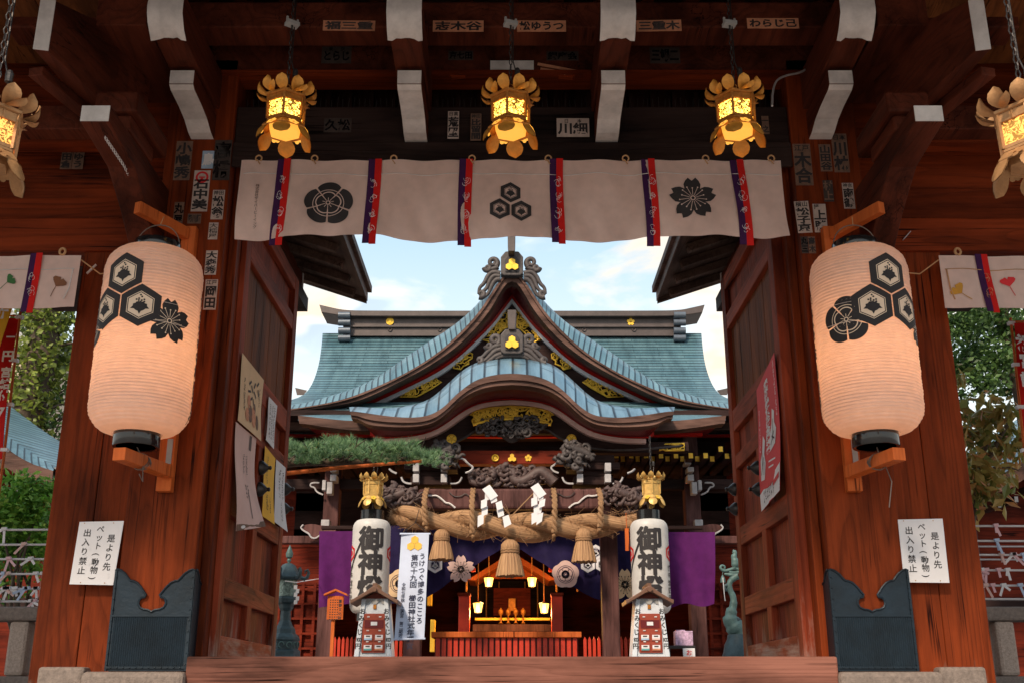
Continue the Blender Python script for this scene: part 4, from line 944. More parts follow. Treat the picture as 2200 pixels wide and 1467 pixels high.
ST_ = [
 (376, 304, 411, 388, Yp, '小嶋秀', 'stkbrown', 'browned tall name sticker left of the small blue sticker', {}),
 (434, 325, 461, 363, Yp, '鳥', 'stkblue', 'small blue sticker with white bird-like mark on dark pillar', {'ink': 'paperw'}),
 (414, 367, 449, 455, Yp, '石中美', 'stk', 'cream name sticker with a red round mark on its top', {'extra': 1}),
 (459, 302, 496, 388, Yp, '高橋', 'stkfaint', 'sooty barely readable sticker right of the small blue sticker', {'ink': 'black'}),
 (455, 409, 481, 472, Yp, '松翁', 'stk', 'cream sticker with two big characters, right of the red-marked one', {'small': '神田'}),
 (373, 435, 394, 487, Yp, '丸屋', 'stkbrown', 'narrow brown sticker above the lantern bracket, left of the tiny pair', {'ink': 'black'}),
 (403, 460, 432, 481, Yp, '彫川師', 'stkbrown', 'tiny dark scrap under the red-marked name sticker', {'horiz': True}),
 (448, 479, 468, 515, Yp, '大橋屋', 'stk', 'small torn white sticker under the two-character cream one', {'bold': .01}),
 (441, 539, 466, 591, Yp, '大森秀', 'stk', 'white bordered sticker on the pillar, above the rounded white one', {}),
 (439, 601, 466, 666, Yp, '岡田', 'stk', 'rounded white sticker lowest on the pillar beside the poster door', {'small': '江戸'}),
 (132, 312, 156, 364, 7.358, '横田倉', 'stkbrown', 'brown sticker on the plank wall, outer one of the pair', {}),
 (157, 312, 181, 364, 7.358, '礼ゆう', 'stkbrown', 'brown sticker on the plank wall, inner one of the pair', {}),
 (1706, 310, 1744, 399, Yp, '木合', 'stkbrown', 'large browned sticker at the doorway edge of the right pillar', {'small': '江戸'}),
 (1761, 311, 1786, 369, Yp, '山田谷', 'stkbrown', 'narrow brown sticker between two larger ones on right pillar', {}),
 (1789, 288, 1822, 371, Yp, '川林', 'stkbrown', 'browned sticker with a bold last character, high on right pillar', {'small': '日本'}),
 (1769, 388, 1790, 434, Yp, '村上', 'stkfaint', 'dim sticker below the narrow brown one on right pillar', {'ink': 'stkbrown'}),
 (1811, 394, 1835, 449, Yp, '南鶴', 'stk', 'cream sticker touching the bracket arm shadow on right pillar', {'small': '神奈'}),
 (1710, 433, 1741, 501, Yp, '松子京', 'stk', 'cream name sticker nearest the doorway, left of its cream twin', {'small': '横山', 'tilt': .05}),
 (1748, 439, 1776, 500, Yp, '上勝', 'stk', 'cream sticker with two bold characters beside the bracket top', {'small': '拝'}),
 (1721, 509, 1736, 545, Yp, '丸三', 'stkfaint', 'sooty little sticker below the cream pair on right pillar', {'ink': 'black'}),
 (1737, 509, 1752, 545, Yp, '高木', 'stkbrown', 'small brown sticker tucked behind the bracket post', {}),
 (694, 45, 806, 67, Ye, '福三重', 'stkor', 'faded orange sticker over the first brass lantern from the poster door', {'horiz': True, 'ink': 'inkgrey', 'tilt': -.01}),
 (930, 45, 1039, 69, Ye, '志木谷', 'stkor', 'orange sticker on the top beam, left of the middle chain', {'horiz': True}),
 (1111, 45, 1216, 69, Ye, '松ゆうつ', 'stkor', 'bright orange sticker on the top beam, right of the middle chain', {'horiz': True}),
 (1367, 44, 1464, 68, Ye, '三重木', 'stkor', 'torn orange sticker on the top beam beside a white wrapped arm', {'horiz': True, 'ink': 'inkgrey', 'tilt': .02}),
 (1605, 40, 1716, 62, Ye, 'わらじ己', 'stkor', 'orange outlined sticker on the top beam nearest the red-poster door', {'horiz': True}),
 (691, 101, 755, 137, Yu, 'とらじ', 'stkfaint', 'sooty sticker on the second beam, above the grille', {'horiz': True, 'small': '東京', 'ink': 'black'}),
 (963, 110, 1017, 130, Yu, '京七田', 'stkfaint', 'sooty flat sticker just left of the white beam patch', {'horiz': True, 'ink': 'black'}),
 (1174, 111, 1243, 131, Yu, '銀座会', 'stkfaint', 'sooty flat sticker just right of the white beam patch', {'horiz': True, 'ink': 'black'}),
 (1396, 103, 1461, 137, Yu, '三鯛二', 'stkfaint', 'arched sooty sticker on the second beam, rightmost of its row', {'horiz': True, 'ink': 'black'}),
 (962, 240, 986, 299, 7.2085, '荒堅', 'stk', 'white upright sticker on the lintel, left of the middle lantern', {'small': '日高'}),
 (1011, 245, 1034, 303, 7.2085, '比留間', 'stkbrown', 'brown upright sticker half beside the middle lantern', {'small': '神田'}),
 (1196, 255, 1266, 295, 7.2085, '川細', 'stk', 'wide white sticker with two bold characters on the lintel', {'horiz': True, 'small': '日本'}),
 (696, 255, 755, 285, Yl, '久松', 'stkfaint', 'nearly black wide sticker on the lintel near the first lantern', {'horiz': True, 'ink': 'black'}),
 (1637, 250, 1652, 289, Yl, '一之', 'stkbrown', 'little brown sticker behind the lantern over the blossom crest', {}),
]
for px0, py0, px1, py1, Y, tx, mt, lab, kw in ST_: sticker(px0, py0, px1, py1, Y, tx, mt, lab, **kw)
mb = MB(); p = P(1155, 138, 7.19); mb.obox(p, P(1250, 156, 7.19), .006, .022, (0, 0, 1)); mb.obox(p + Vector((.02, -.004, -.05)), P(1215, 158, 7.186), .004, .03, (0, 0, 1)); o = mb.build('paper_scrap', 'stkor', None, loc=p); tag(o, 'torn curling paper strip under the second beam, right of the middle chain', 'paper scrap')
# ------------------------------------------------------------------ posters on the doors
def poster(name, label, s, quad, mat, marks, wav=.010, n=14, curl=0.0, Xo=None, group='posters on the doors'):
    """quad: photo corners tl, tr, br, bl on the door face x = s*Xo"""
    Xo = 1.96 if s < 0 else 1.92
    a, b, c, d = [PX(x, y, s * Xo) for x, y in quad]
    def fn(u, v, off=0.0):
        t_ = a + (b - a) * u; w = d + (c - d) * u; q = w + (t_ - w) * v
        x = wav * (math.sin(5 * v + 2 * u) * .5 + .5) * (1 - .6 * v) + curl * (1 - v) ** 2 * (.4 + .6 * u)
        return Vector((s * Xo - s * (x + off), q.y, q.z))
    mb = MB(); rows = [[fn(j / 6, 1 - i / n) for j in range(7)] for i in range(n + 1)]
    mb.loft(rows); mb.loft([[p + Vector((s * .002, 0, 0)) for p in r] for r in rows])
    o = mb.build(name, mat, None, smooth='full', loc=(a + b + c + d) / 4); tag(o, label, 'poster', group)
    return o, lambda u, v: fn(u, v, .0035)
rg = random.Random(12)
def scrib(mb, fn, u0, u1, v0, v1, cols, mi=0, dens=14, w=.5):
    for i in range(cols):
        u = u0 + (u1 - u0) * (i + .5) / cols; cw = (u1 - u0) / cols * w
        for k in range(dens):
            v = v1 - (v1 - v0) * (k + .5) / dens; h = (v1 - v0) / dens
            for q in range(3): 
                x, y = u + rg.uniform(-.4, .4) * cw, v + rg.uniform(-.35, .35) * h; a = rg.choice((0, 1.57, .6, -.6))
                mb.tris([(bar2(x - cw * .35 * math.cos(a), y - h * .35 * math.sin(a), x + cw * .35 * math.cos(a), y + h * .35 * math.sin(a), min(cw, h) * .2), [])], fn, mi)
o, f = poster('poster', 'beige poster with painted figures and bold brush characters, topmost on its door', -1, [(521, 758), (566, 816), (553, 947), (507, 902)], 'paperc', 0, curl=.02)
mb = MB(); scrib(mb, f, .12, .24, .2, .72, 1, 1, 6); scrib(mb, f, .82, .9, .5, .8, 1, 1, 10)
for u, v, a in ((.42, .72, .9), (.52, .66, 2.2), (.40, .58, .4), (.62, .75, 1.2), (.66, .62, 2.4), (.5, .5, .8), (.6, .48, 1.9), (.75, .82, 1.0), (.8, .7, 2.0)): mb.tris([(bar2(u - .07 * math.cos(a), v - .05 * math.sin(a), u + .07 * math.cos(a), v + .05 * math.sin(a), .035), [])], f, 0)
for u, v, rx, ry, mi in ((.40, .42, .08, .10, 2), (.46, .26, .09, .14, 3), (.62, .25, .09, .16, 2), (.66, .40, .05, .08, 3), (.33, .2, .08, .10, 2), (.78, .22, .06, .12, 3)): mb.tris([(circ(u, v, rx, 12, ry), [])], f, mi)
mb.build('print', ['ink', 'inkgrey', M['fig1'] if 'fig1' in M else 'stkor', 'stkbrown'], o)
o, f = poster('poster', 'long pale pink poster with a dark foot, curling off the door', -1, [(507, 905), (548, 942), (533, 1130), (490, 1140)], 'paperp', 0, curl=.10, wav=.03)
mb = MB(); mb.tris([([(0, 0), (1, 0), (1, .06), (0, .06)], [])], f, 1); scrib(mb, f, .35, .65, .55, .75, 2, 0, 12); scrib(mb, f, .4, .6, .3, .45, 2, 0, 4); mb.tris([(bar2(.72, .82, .72, .98, .10), [])], f, 2); mb.tris([(bar2(.55, .1, .55, .4, .02), [])], f, 0); mb.tris([(circ(.2, .03, .07, 12, .016), [])], f, 3); mb.build('print', ['inkgrey', 'stkbrown', 'carved', 'paperw'], o)
o, f = poster('poster', 'small white sheet of fine print above the yellow poster', -1, [(578, 851), (595, 871), (586, 964), (570, 944)], 'paperw', 0)
mb = MB(); scrib(mb, f, .1, .9, .1, .9, 3, 0, 16); mb.build('print', 'inkgrey', o)
o, f = poster('poster', 'plain yellow poster with sparse dark writing', -1, [(570, 957), (591, 984), (580, 1126), (558, 1107)], 'papery', 0, curl=.03)
mb = MB(); scrib(mb, f, .2, .75, .12, .35, 2, 0, 10); scrib(mb, f, .2, .4, .5, .9, 1, 0, 12); mb.build('print', 'inkgrey', o)
o, f = poster('poster', 'long white sheet at the free edge of its door, beside yellow poster', -1, [(594, 986), (613, 1004), (603, 1142), (582, 1119)], 'paperw', 0, curl=.05)
mb = MB(); scrib(mb, f, .3, .9, .45, .9, 2, 0, 12); scrib(mb, f, .5, .7, .1, .4, 1, 0, 8); mb.build('print', 'ink', o)
o, f = poster('poster', 'red poster with white figures and pale foot on the door', 1, [(1625, 838), (1665, 757), (1688, 1052), (1642, 1098)], 'paperr', 0, curl=.02, wav=.02)
mb = MB(); mb.tris([([(0, 0), (1, 0), (1, .20), (0, .13)], [])], f, 0)
for i, v in enumerate([.93 - .052 * k for k in range(11)]): put(mb, '歳末歌舞伎公演全国巡業'[i], lambda a, b: f(a, b), .50, v - .02, .20, .05, 0, .05)
scrib(mb, f, .86, .96, .55, .97, 1, 0, 22); scrib(mb, f, .06, .14, .45, .80, 1, 0, 18)
for pts in ([(.12, .22), (.30, .20), (.36, .32), (.30, .40), (.34, .50), (.24, .56), (.20, .44), (.12, .38)], [(.58, .36), (.80, .38), (.86, .48), (.78, .54), (.80, .62), (.70, .66), (.66, .56), (.56, .46)]): mb.tris([(pts, [])], f, 0)
for a, b, c, d in ((.16, .26, .28, .38), (.22, .30, .2, .46), (.28, .24, .3, .34), (.62, .4, .76, .48), (.7, .42, .72, .58), (.78, .42, .66, .46)): mb.tris([(bar2(a, b, c, d, .015), [])], lambda u, v: f(u, v) + Vector((-.002, 0, 0)), 1)
mb.tris([(bar2(.5, .30, .8, .27, .012), []), (bar2(.5, .255, .72, .235, .012), [])], f, 0); scrib(mb, lambda u, v: f(u, v) + Vector((-.002, 0, 0)), .2, .75, .03, .13, 6, 1, 2); mb.tris([([(.70, .08), (.97, .10), (.97, .14), (.70, .115)], [])], lambda u, v: f(u, v) + Vector((-.002, 0, 0)), 2)
mb.build('print', ['paperw', 'inkgrey', 'paperr'], o)

o = thing('round_lamp', 'dark round lamp housing on the plank wall beside the lantern with round flower crest', 'lamp', P(1890, 503, 7.2)); q = P(1890, 503, 7.2)
mb = MB(); m2 = MB().lathe([(0, -.06), (.035, -.055), (.055, -.03), (.06, 0), (.055, .03), (.03, .05), (.03, .10), (0, .10)], (0, 0, 0), 18)
mb.add([(q.x + v.x, q.y + v.z, q.z + v.y) for v in m2.v], m2.f); mb.build('housing', 'iron', o, smooth=True); mb = MB(); mb.box(q.x - .03, q.x + .03, q.y + .101, q.y + .15, q.z - .05, q.z + .05); mb.build('wall_plate', 'iron', o)
mb = MB(); mb.tube([P(x, y, 7.15 - .02 * k) for k, (x, y) in enumerate(smooth([(1742, 138), (1725, 156), (1690, 162), (1668, 172), (1660, 195), (1659, 228)]))], .008, 6); o = mb.build('cable', 'whitedim', None, loc=P(1659, 228, 7.0)); tag(o, 'pale bent cable under the upper arm at the lintel end', 'cable')
mb = MB(); x = -2.60
for k in range(60):
    t_ = k / 59; y = 6.12 + 1.0 * t_; z = 3.37 - .04 * t_ - .36 * max(0, t_ - .35) ** 1.3 - .03; mb.tube([(x + .03 + .007 * math.cos(w) * (k % 2), y + .007 * math.cos(w) * (1 - k % 2), z + .011 * math.sin(w)) for w in [q * 1.05 for q in range(6)]], .0026, 4, closed=True)
o = mb.build('chain', 'cord', None, loc=(x, 6.6, 3.0)); tag(o, 'thin pale chain draped under the curved arm above the blossom lantern', 'chain')
mb = MB(); q = P(1948, 508, 7.23); mb.obox(q + Vector((-.03, 0, -.03)), q + Vector((.03, 0, .035)), .006, .026, (0, 1, 0)); o = mb.build('paper_tag', 'whitedim', None, loc=q); tag(o, 'small tilted white tag on the side beam near round lamp', 'tag')
mb = MB(); q = P(197, 579, 7.262); mb.obox(q + Vector((-.03, 0, -.035)), q + Vector((.03, 0, .035)), .006, .028, (0, 1, 0)); o = mb.build('paper_tag', 'white', None, loc=q); tag(o, 'small tilted white tag on the board behind the blossom lantern', 'tag')
# ------------------------------------------------------------------ the worship hall
hall = thing('worship_hall', 'shrine hall with blue copper roofs, curved gables and gold ornaments across the court', 'shrine hall', (0, 20, -0.12))
def lerp_rows(ctrl, n):
    pts = resample(smooth([(c[0], c[1], c[2]) for c in ctrl]), n); return pts
def copyY(row, Y): return [Vector((p.x, Y, p.z)) for p in row]
# main roof
ctrl = [(716, 407, 24.0), (745, 409, 23.5), (790, 416, 22.7), (830, 431, 21.9), (850, 449, 21.35), (864, 480, 20.9), (880, 545, 20.3), (905, 650, 19.4)]
rows = []
for py, dx, Y in lerp_rows(ctrl, 26):
    e = max(0, (py - 850) / 55)
    rows.append([P(1100 + dx * q, py - e * 14 * abs(q) ** 6, Y) for q in [k / 20 - 1 for k in range(41)]])
mb = MB().loft(rows)
back = [[Vector((p.x, 48.02 - p.y, p.z)) for p in r] for r in rows]; mb.loft(back[::-1])
low = [[p + Vector((0, .1, -.22)) for p in r] for r in rows]; mb.loft(low)
mb.loft([[r[0] for r in rows], [r[0] for r in low]]); mb.loft([[r[-1] for r in rows], [r[-1] for r in low]])
roof = mb.build('main_roof', 'roof', hall, smooth=True)
mb = MB(); band(mb, [(445, 893), (560, 902), (700, 905), (1100, 905)], [(446, 912), (560, 921), (700, 924), (1100, 924)], 19.39, .35); mb.build('main_eave', 'fascia', roof)
mb = MB(); band(mb, [(445, 930), (560, 931), (700, 932), (1100, 932)], [(445, 935), (560, 936), (700, 937), (1100, 937)], 20.2, .12); mb.build('eave_line', 'redline', roof)
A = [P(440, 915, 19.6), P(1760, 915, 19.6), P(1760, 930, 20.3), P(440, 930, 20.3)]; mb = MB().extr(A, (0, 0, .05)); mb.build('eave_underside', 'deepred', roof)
for s in (-1, 1):                     # small upturned corner ridge tips
    mb = MB(); f = lambda x, y, Y: P(1100 + s * (1100 - x), y, Y)
    mb.hexa([f(634, 832, 22.0), f(660, 838, 22.0), f(652, 848, 22.0), f(638, 848, 22.0)], [f(634, 832, 22.4), f(660, 838, 22.4), f(652, 848, 22.4), f(638, 848, 22.4)]); mb.build('corner_ridge', 'ridge', roof)
# ridge
mb = MB(); a, b = P(738, 714, 23.8), P(738, 672, 23.8); x = abs(a.x)
mb.box(-x, x, 23.75, 24.25, a.z - .1, b.z); rdg = mb.build('ridge', 'ridge', roof)
mb = MB(); band(mb, [(686, 655), (712, 661), (740, 667), (800, 668), (1100, 668)], [(691, 672), (715, 676), (740, 679), (800, 680), (1100, 680)], 23.6, .8); mb.build('ridge_cap', 'ridge', rdg, bev=.02)
mb = MB()
for py in (681, 701): q = P(1100, py, 23.7); mb.box(-x, x, 23.69, 24.3, q.z - .025, q.z + .025)
mb.build('ridge_moulding', 'ridge', rdg, bev=.01)
for s in (-1, 1):
    for k in range(4):
        c = P(1100 + s * 360, 678 + 15.5 * k + (2 if k > 1 else 0), 23.62); mb = MB(); n = 14
        mb.tube([(c.x - .135, c.y, c.z), (c.x + .135, c.y, c.z)], .083 - .006 * (k % 2), n); mb.build('ridge_roll', 'ridgeroll', rdg, smooth=True)
q = P(838, 691, 23.74); mb = MB(); mb.extr([(q.x + a_, q.y, q.z + b_) for a_, b_ in circ(0, 0, .088, 24)], (0, -.02, 0)); mb.tube([(q.x + .062 * math.cos(t_), q.y - .022, q.z + .062 * math.sin(t_)) for t_ in [k * .3 for k in range(21)]], .006, 5, closed=True); mb.extr([(q.x + a_, q.y - .02, q.z + b_) for a_, b_ in circ(0, 0, .035, 5)], (0, -.015, 0)); mb.build('gold_crest', 'goldflat', rdg)
q = P(1355, 692, 23.74); mb = MB(); mb.tris(sakura(q.x, q.z, .095)[0], lambda u, v: (u, q.y - .018, v)); mb.extr([(q.x + a_, q.y, q.z + b_) for a_, b_ in circ(0, 0, .06, 12)], (0, -.017, 0)); mb.build('gold_crest', 'goldflat', rdg)
for dx in (155, 262): 
    for s in (-1, 1):
        q = P(1100 + s * dx, 708, 23.74); mb = MB(); mb.tube([(q.x + .04 * math.cos(t_), q.y - .01, q.z + .04 * math.sin(t_)) for t_ in [k * .5 for k in range(12)]], .012, 5, closed=True); mb.build('ridge_ring', 'ridge', rdg)
# front gable
vt = [(600, 880), (628, 878), (701, 866), (753, 853), (815, 828), (876, 799), (937, 761), (983, 721), (1029, 672), (1060, 623), (1084.7, 587), (1100, 574)]
vtop = [(600, 880), (628, 873), (700, 853), (769, 831), (815, 807), (876, 764), (922, 733), (968, 705), (1008, 672), (1036, 642), (1056, 612), (1100, 560)]
vlo = [(600, 886), (628, 885), (753, 866), (800, 849), (845, 826), (907, 795), (968, 756), (1014, 715), (1054, 666), (1078, 623), (1091, 606), (1100, 605)]
NN = 60
r0 = [P(x, y, 19.3) for x, y in mirror(resample(smooth(vt), NN))]
r1 = [P(x, y, 19.9) for x, y in mirror(resample(smooth(vtop), NN))]
mid = [(p * .5 + q * .5) + Vector((0, -.06, .03)) for p, q in zip(r0, r1)]
mb = MB().loft([r0, mid, r1, copyY(r1, 23.8)], swap=True); gr = mb.build('gable_roof', 'roofside', hall, smooth=True)
mb = MB(); band(mb, vt, vlo, 19.295, .30, n=60); mb.build('barge_board', 'fascia', gr)
m3 = [tuple(a * .68 + b * .32 for a, b in zip(p, q)) for p, q in zip(resample(smooth(vt), 40), resample(smooth(vlo), 40))]
mb = MB(); band(mb, [(x, y + .6) for x, y in vt], m3, 19.25, .04, n=60); mb.build('barge_moulding', 'fascia', gr)
sv = [(760, 884), (800, 867), (876, 832), (937, 802), (983, 771), (1029, 727), (1060, 696), (1090, 655), (1100, 642)]
sv0 = [(x, y - 7) for x, y in sv]; sv1 = [(x, y + 9) for x, y in sv]
a = [P(x, y, 19.5) for x, y in mirror(resample(smooth(vlo[1:]), NN))]; b = [P(x, y, 20.2) for x, y in mirror(resample(smooth(sv0), NN))]
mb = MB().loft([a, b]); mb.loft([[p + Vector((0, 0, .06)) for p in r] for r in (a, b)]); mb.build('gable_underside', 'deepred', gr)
mb = MB(); band(mb, [(x, y - 2) for x, y in sv0], sv, 20.17, .08); mb.build('red_line', 'redline', gr)
mb = MB(); band(mb, sv, sv1, 20.12, .12); mb.build('pale_trim', 'silver', gr)
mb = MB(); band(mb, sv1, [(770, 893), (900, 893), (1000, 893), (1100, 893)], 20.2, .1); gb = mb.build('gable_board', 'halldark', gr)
rg = random.Random(5)
def filigree(mb, poly, Y, r=.016, n=26, size=.10, mi=0, seed=1):
    """gilt openwork: an outlined plate filled with curling stems"""
    g = random.Random(seed); Q = [P(x, y, Y) for x, y in poly]
    mb.tube(Q, r * 1.15, 5, mi, closed=True)
    xs = [q.x for q in Q]; zs = [q.z for q in Q]
    def inside(x, z):
        c = False; j = len(Q) - 1
        for i in range(len(Q)):
            if (Q[i].z > z) != (Q[j].z > z) and x < (Q[j].x - Q[i].x) * (z - Q[i].z) / (Q[j].z - Q[i].z + 1e-12) + Q[i].x: c = not c
            j = i
        return c
    k = 0; tries = 0
    while k < n and tries < 4000:
        tries += 1; x, z = g.uniform(min(xs), max(xs)), g.uniform(min(zs), max(zs))
        if not inside(x, z): continue
        a0 = g.uniform(0, 6.28); sg = g.choice((-1, 1)); R0 = g.uniform(.55, 1.0) * size; pts = []
        for i in range(11):
            t_ = i / 10; rr = R0 * (1 - .82 * t_); an = a0 + sg * t_ * 5.6; px_, pz_ = x + rr * math.cos(an), z + rr * math.sin(an)
            if inside(px_, pz_): pts.append((px_, Y - .01, pz_))
        if len(pts) > 4: mb.tube(pts, r * .8, 4, mi); k += 1
def refl(poly): return [(2200 - x, y) for x, y in poly]
tri_ = [(1091, 662), (1062, 700), (1034, 730), (1050, 733), (1054, 743), (1066, 722), (1080, 708), (1091, 703)]
cl1 = [(974, 790), (975, 778), (986, 770), (993, 772), (996, 761), (1006, 757), (1015, 760), (1014, 769), (1006, 774), (1007, 781), (995, 786), (990, 793)]
cl2 = [(860, 852), (885, 832), (916, 818), (938, 805), (936, 814), (948, 820), (930, 832), (905, 846), (895, 852)]
for k, (pl, n, sz) in enumerate(((tri_, 26, .13), (cl1, 12, .09), (cl2, 26, .12))):
    for fl in (0, 1):
        mb = MB(); filigree(mb, refl(pl) if fl else pl, 20.14, .017, n, sz, seed=k * 3 + 1); mb.build('gold_ornament', 'goldflat', gb, smooth='full')
def triplehex(mb, px, py, Y, r, mi=0):
    k = Y / 2330 / .96
    for dx, dy in ((0, -.95), (-.82, .48), (.82, .48)):
        c = P(px, py, Y) + Vector((dx * r * k, 0, -dy * r * k)); mb.extr([(c.x + x_, c.y, c.z + y_) for x_, y_ in hexo(0, 0, r * k * .98)], (0, .03, 0), mi)
def scrollset(mb, pts, r0, r1, Y, n=6):
    Q = smooth(pts, 2); m_ = len(Q); mb.tube([P(x, y, Y) for x, y in Q], [r0 + (r1 - r0) * i / (m_ - 1) for i in range(m_)], n)
def spiral(cx, cy, r, a0, turns, n=18): return [(cx + r * (1 - .8 * i / n) * math.cos(a0 + turns * 6.283 * i / n), cy + r * (1 - .8 * i / n) * math.sin(a0 + turns * 6.283 * i / n)) for i in range(n + 1)]
def ridge_end(cy, Y, sc, parent, name, wing):
    mb = MB(); f = lambda x, y: (1100 + x * sc, cy + y * sc)
    mb.extr([P(*f(x, y), Y) for x, y in [(-24, 22), (-24, -14), (-14, -26), (14, -26), (24, -14), (24, 22), (17, 26), (-17, 26)]], (0, .35, 0)); o = mb.build(name, 'carve', parent, bev=.02)
    mb = MB(); mb.extr([P(*f(x, y), Y - .02) for x, y in [(-14, 18), (-15, -7), (-8, -15), (8, -15), (15, -7), (14, 18)]], (0, .019, 0)); mb.build('recess', 'dimbox', o)
    mb = MB(); triplehex(mb, 1100, cy + 3 * sc, Y - .06, 8.2 * sc); mb.build('gold_crest', 'goldflat', o)
    for s in (-1, 1):
        mb = MB()
        for pl in wing:
            q = [(1100 + s * x * sc, cy + y * sc) for x, y in pl]; scrollset(mb, q, .058 * sc, .026 * sc, Y + .1, 7)
        mb.build('scroll_wing', 'carve', o, smooth='full')
w1 = [spiral(41, -1, 11, 2.2, 1.3) , [(30, 8), (44, 14), (54, 10)], [(26, 22), (40, 18), (52, 26), (60, 44), (70, 52), (72, 66)], [(26, 28), (38, 26), (48, 36), (54, 54), (64, 62), (66, 72)], [(26, 34), (36, 36), (44, 48), (50, 64), (58, 72)], spiral(52, 10, 7, 0, 1.2), spiral(66, 66, 8, 1, 1.1)]
w2 = [spiral(36, -2, 11, 2.2, 1.3), [(22, 8), (38, 12), (50, 20), (60, 32), (72, 38)], [(20, 16), (36, 20), (46, 30), (56, 40), (68, 46)], [(14, 26), (30, 28), (44, 38), (54, 46), (66, 50)], spiral(48, 10, 6, 0, 1.2), spiral(68, 40, 7, 1, 1.1), [(0, 30), (20, 30), (36, 38)], [(28, 4), (32, 14), (44, 22)]]
ridge_end(566, 19.15, 1.0, gr, 'ridge_end_tile', w1)
mb = MB(); c = P(1099, 548, 19.2); d = P(1099, 512, 19.2); mb.hexa([(c.x - .06, 18.9, c.z - .05), (c.x + .06, 18.9, c.z - .05), (d.x + .075, 18.9, d.z), (d.x - .075, 18.9, d.z)], [(c.x - .06, 19.6, c.z - .05), (c.x + .06, 19.6, c.z - .05), (d.x + .075, 19.6, d.z), (d.x - .075, 19.6, d.z)]); mb.build('ridge_post', 'ridge', gr, bev=.01)
mb = MB(); p0, p1 = P(1099, 605, 19.2), P(1099, 575, 19.2)
# undulating porch roof
kl = [(752, 883), (763, 883), (790, 887), (815, 891), (850, 895), (880, 897), (922, 893), (953, 875), (983, 844), (1014, 820), (1045, 808), (1075, 803), (1100, 802)]
kt = [(752, 881), (763, 880), (790, 879), (815, 878), (850, 875), (880, 870), (907, 864), (931, 852), (962, 824), (993, 795), (1023, 778), (1060, 769), (1100, 766)]
kf = [(755, 898), (767, 898), (790, 912), (830, 916), (876, 917), (922, 912), (953, 894), (993, 854), (1029, 835), (1065, 828), (1100, 826)]
kw = [(812, 942), (850, 941), (876, 939), (922, 930), (953, 914), (999, 880), (1029, 867), (1065, 861), (1100, 859)]
kv = [(812, 951), (850, 950), (880, 948), (926, 939), (960, 921), (1004, 888), (1032, 876), (1065, 870), (1100, 868)]
kb = [(735, 957), (836, 966), (907, 966), (960, 957), (1003, 938), (1025, 920), (1100, 905)]
r0 = [P(x, y, 17.0) for x, y in mirror(resample(smooth(kl), NN))]; r1 = [P(x, y, 17.75) for x, y in mirror(resample(smooth(kt), NN))]
mid = [(p * .5 + q * .5) + Vector((0, -.10, .04)) for p, q in zip(r0, r1)]
mb = MB().loft([r0, mid, r1, copyY(r1, 20.1)], swap=True); kr = mb.build('porch_roof', 'roofedge', hall, smooth=True)
mb = MB(); band(mb, kl, kf, 16.99, .28, n=60); mb.build('porch_eave', 'fascia', kr)
m3 = [tuple(a * .45 + b * .55 for a, b in zip(p, q)) for p, q in zip(resample(smooth(kl), 40), resample(smooth(kf), 40))]
mb = MB(); band(mb, kl, m3, 16.95, .035, n=60); mb.build('eave_moulding', 'fascia', kr)
a = [P(x, y, 17.2) for x, y in mirror(resample(smooth(kf[1:]), NN))]; b = [P(x, y, 17.9) for x, y in mirror(resample(smooth(kw), NN))]
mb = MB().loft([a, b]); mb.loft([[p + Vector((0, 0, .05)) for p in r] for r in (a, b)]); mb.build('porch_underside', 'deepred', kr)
mb = MB(); band(mb, [(795, 927)] + [(x, y - 9) for x, y in kw], [(795, 934)] + [(x, y - 1) for x, y in kw], 17.82, .1); mb.build('red_line', 'redline', kr)
mb = MB(); band(mb, kw, kv, 17.80, .14); mb.build('pale_trim', 'pink', kr)
mb = MB(); band(mb, kv, kb, 17.92, .12); kbo = mb.build('porch_gable_board', 'halldark', kr)
Q = mirror(resample(smooth(kb), 50)); mb = MB(); mb.tube([P(x, y, 17.90) for x, y in Q], .018, 5); mb.build('board_rim', 'carve', kbo)
gp = [(1010, 891), (1022, 883), (1050, 876), (1100, 872), (1150, 876), (1178, 883), (1190, 891), (1180, 893), (1186, 903), (1182, 912), (1174, 906), (1155, 900), (1128, 896), (1100, 894), (1072, 896), (1045, 900), (1026, 906), (1018, 912), (1014, 903), (1020, 893)]
mb = MB(); filigree(mb, gp, 17.83, .016, 90, .12, seed=9); mb.build('gold_ornament', 'goldflat', kbo, smooth='full')
mb = MB(); mb.tube([P(x, y, 17.80) for x, y in smooth([(1016, 912), (1045, 903), (1100, 898), (1155, 903), (1184, 912)])], .028, 6); mb.build('gold_rim', 'goldflat', kbo)
ridge_end(733, 17.5, 1.02, kr, 'ridge_end_tile', w2)
mb = MB(); c, d = P(1100, 672, 17.6), P(1100, 714, 17.6); mb.hexa([(c.x - .075, 17.45, c.z), (c.x + .075, 17.45, c.z), (d.x + .055, 17.45, d.z), (d.x - .055, 17.45, d.z)], [(c.x - .075, 18.2, c.z), (c.x + .075, 18.2, c.z), (d.x + .055, 18.2, d.z), (d.x - .055, 18.2, d.z)]); mb.build('ridge_post', 'ridge', kr, bev=.01)
for x in (970, 1228): 
    c = P(x, 942, 17.85); mb = MB(); d_, l_ = mokko(c.x, c.z, .075); mb.tris(d_, lambda u, v: (u, 17.87, v)); mb.tube([(c.x + .078 * math.cos(q), 17.86, c.z + .078 * math.sin(q)) for q in [k * .4 for k in range(16)]], .008, 5, closed=True); mb.build('gold_crest', 'goldflat', kbo)
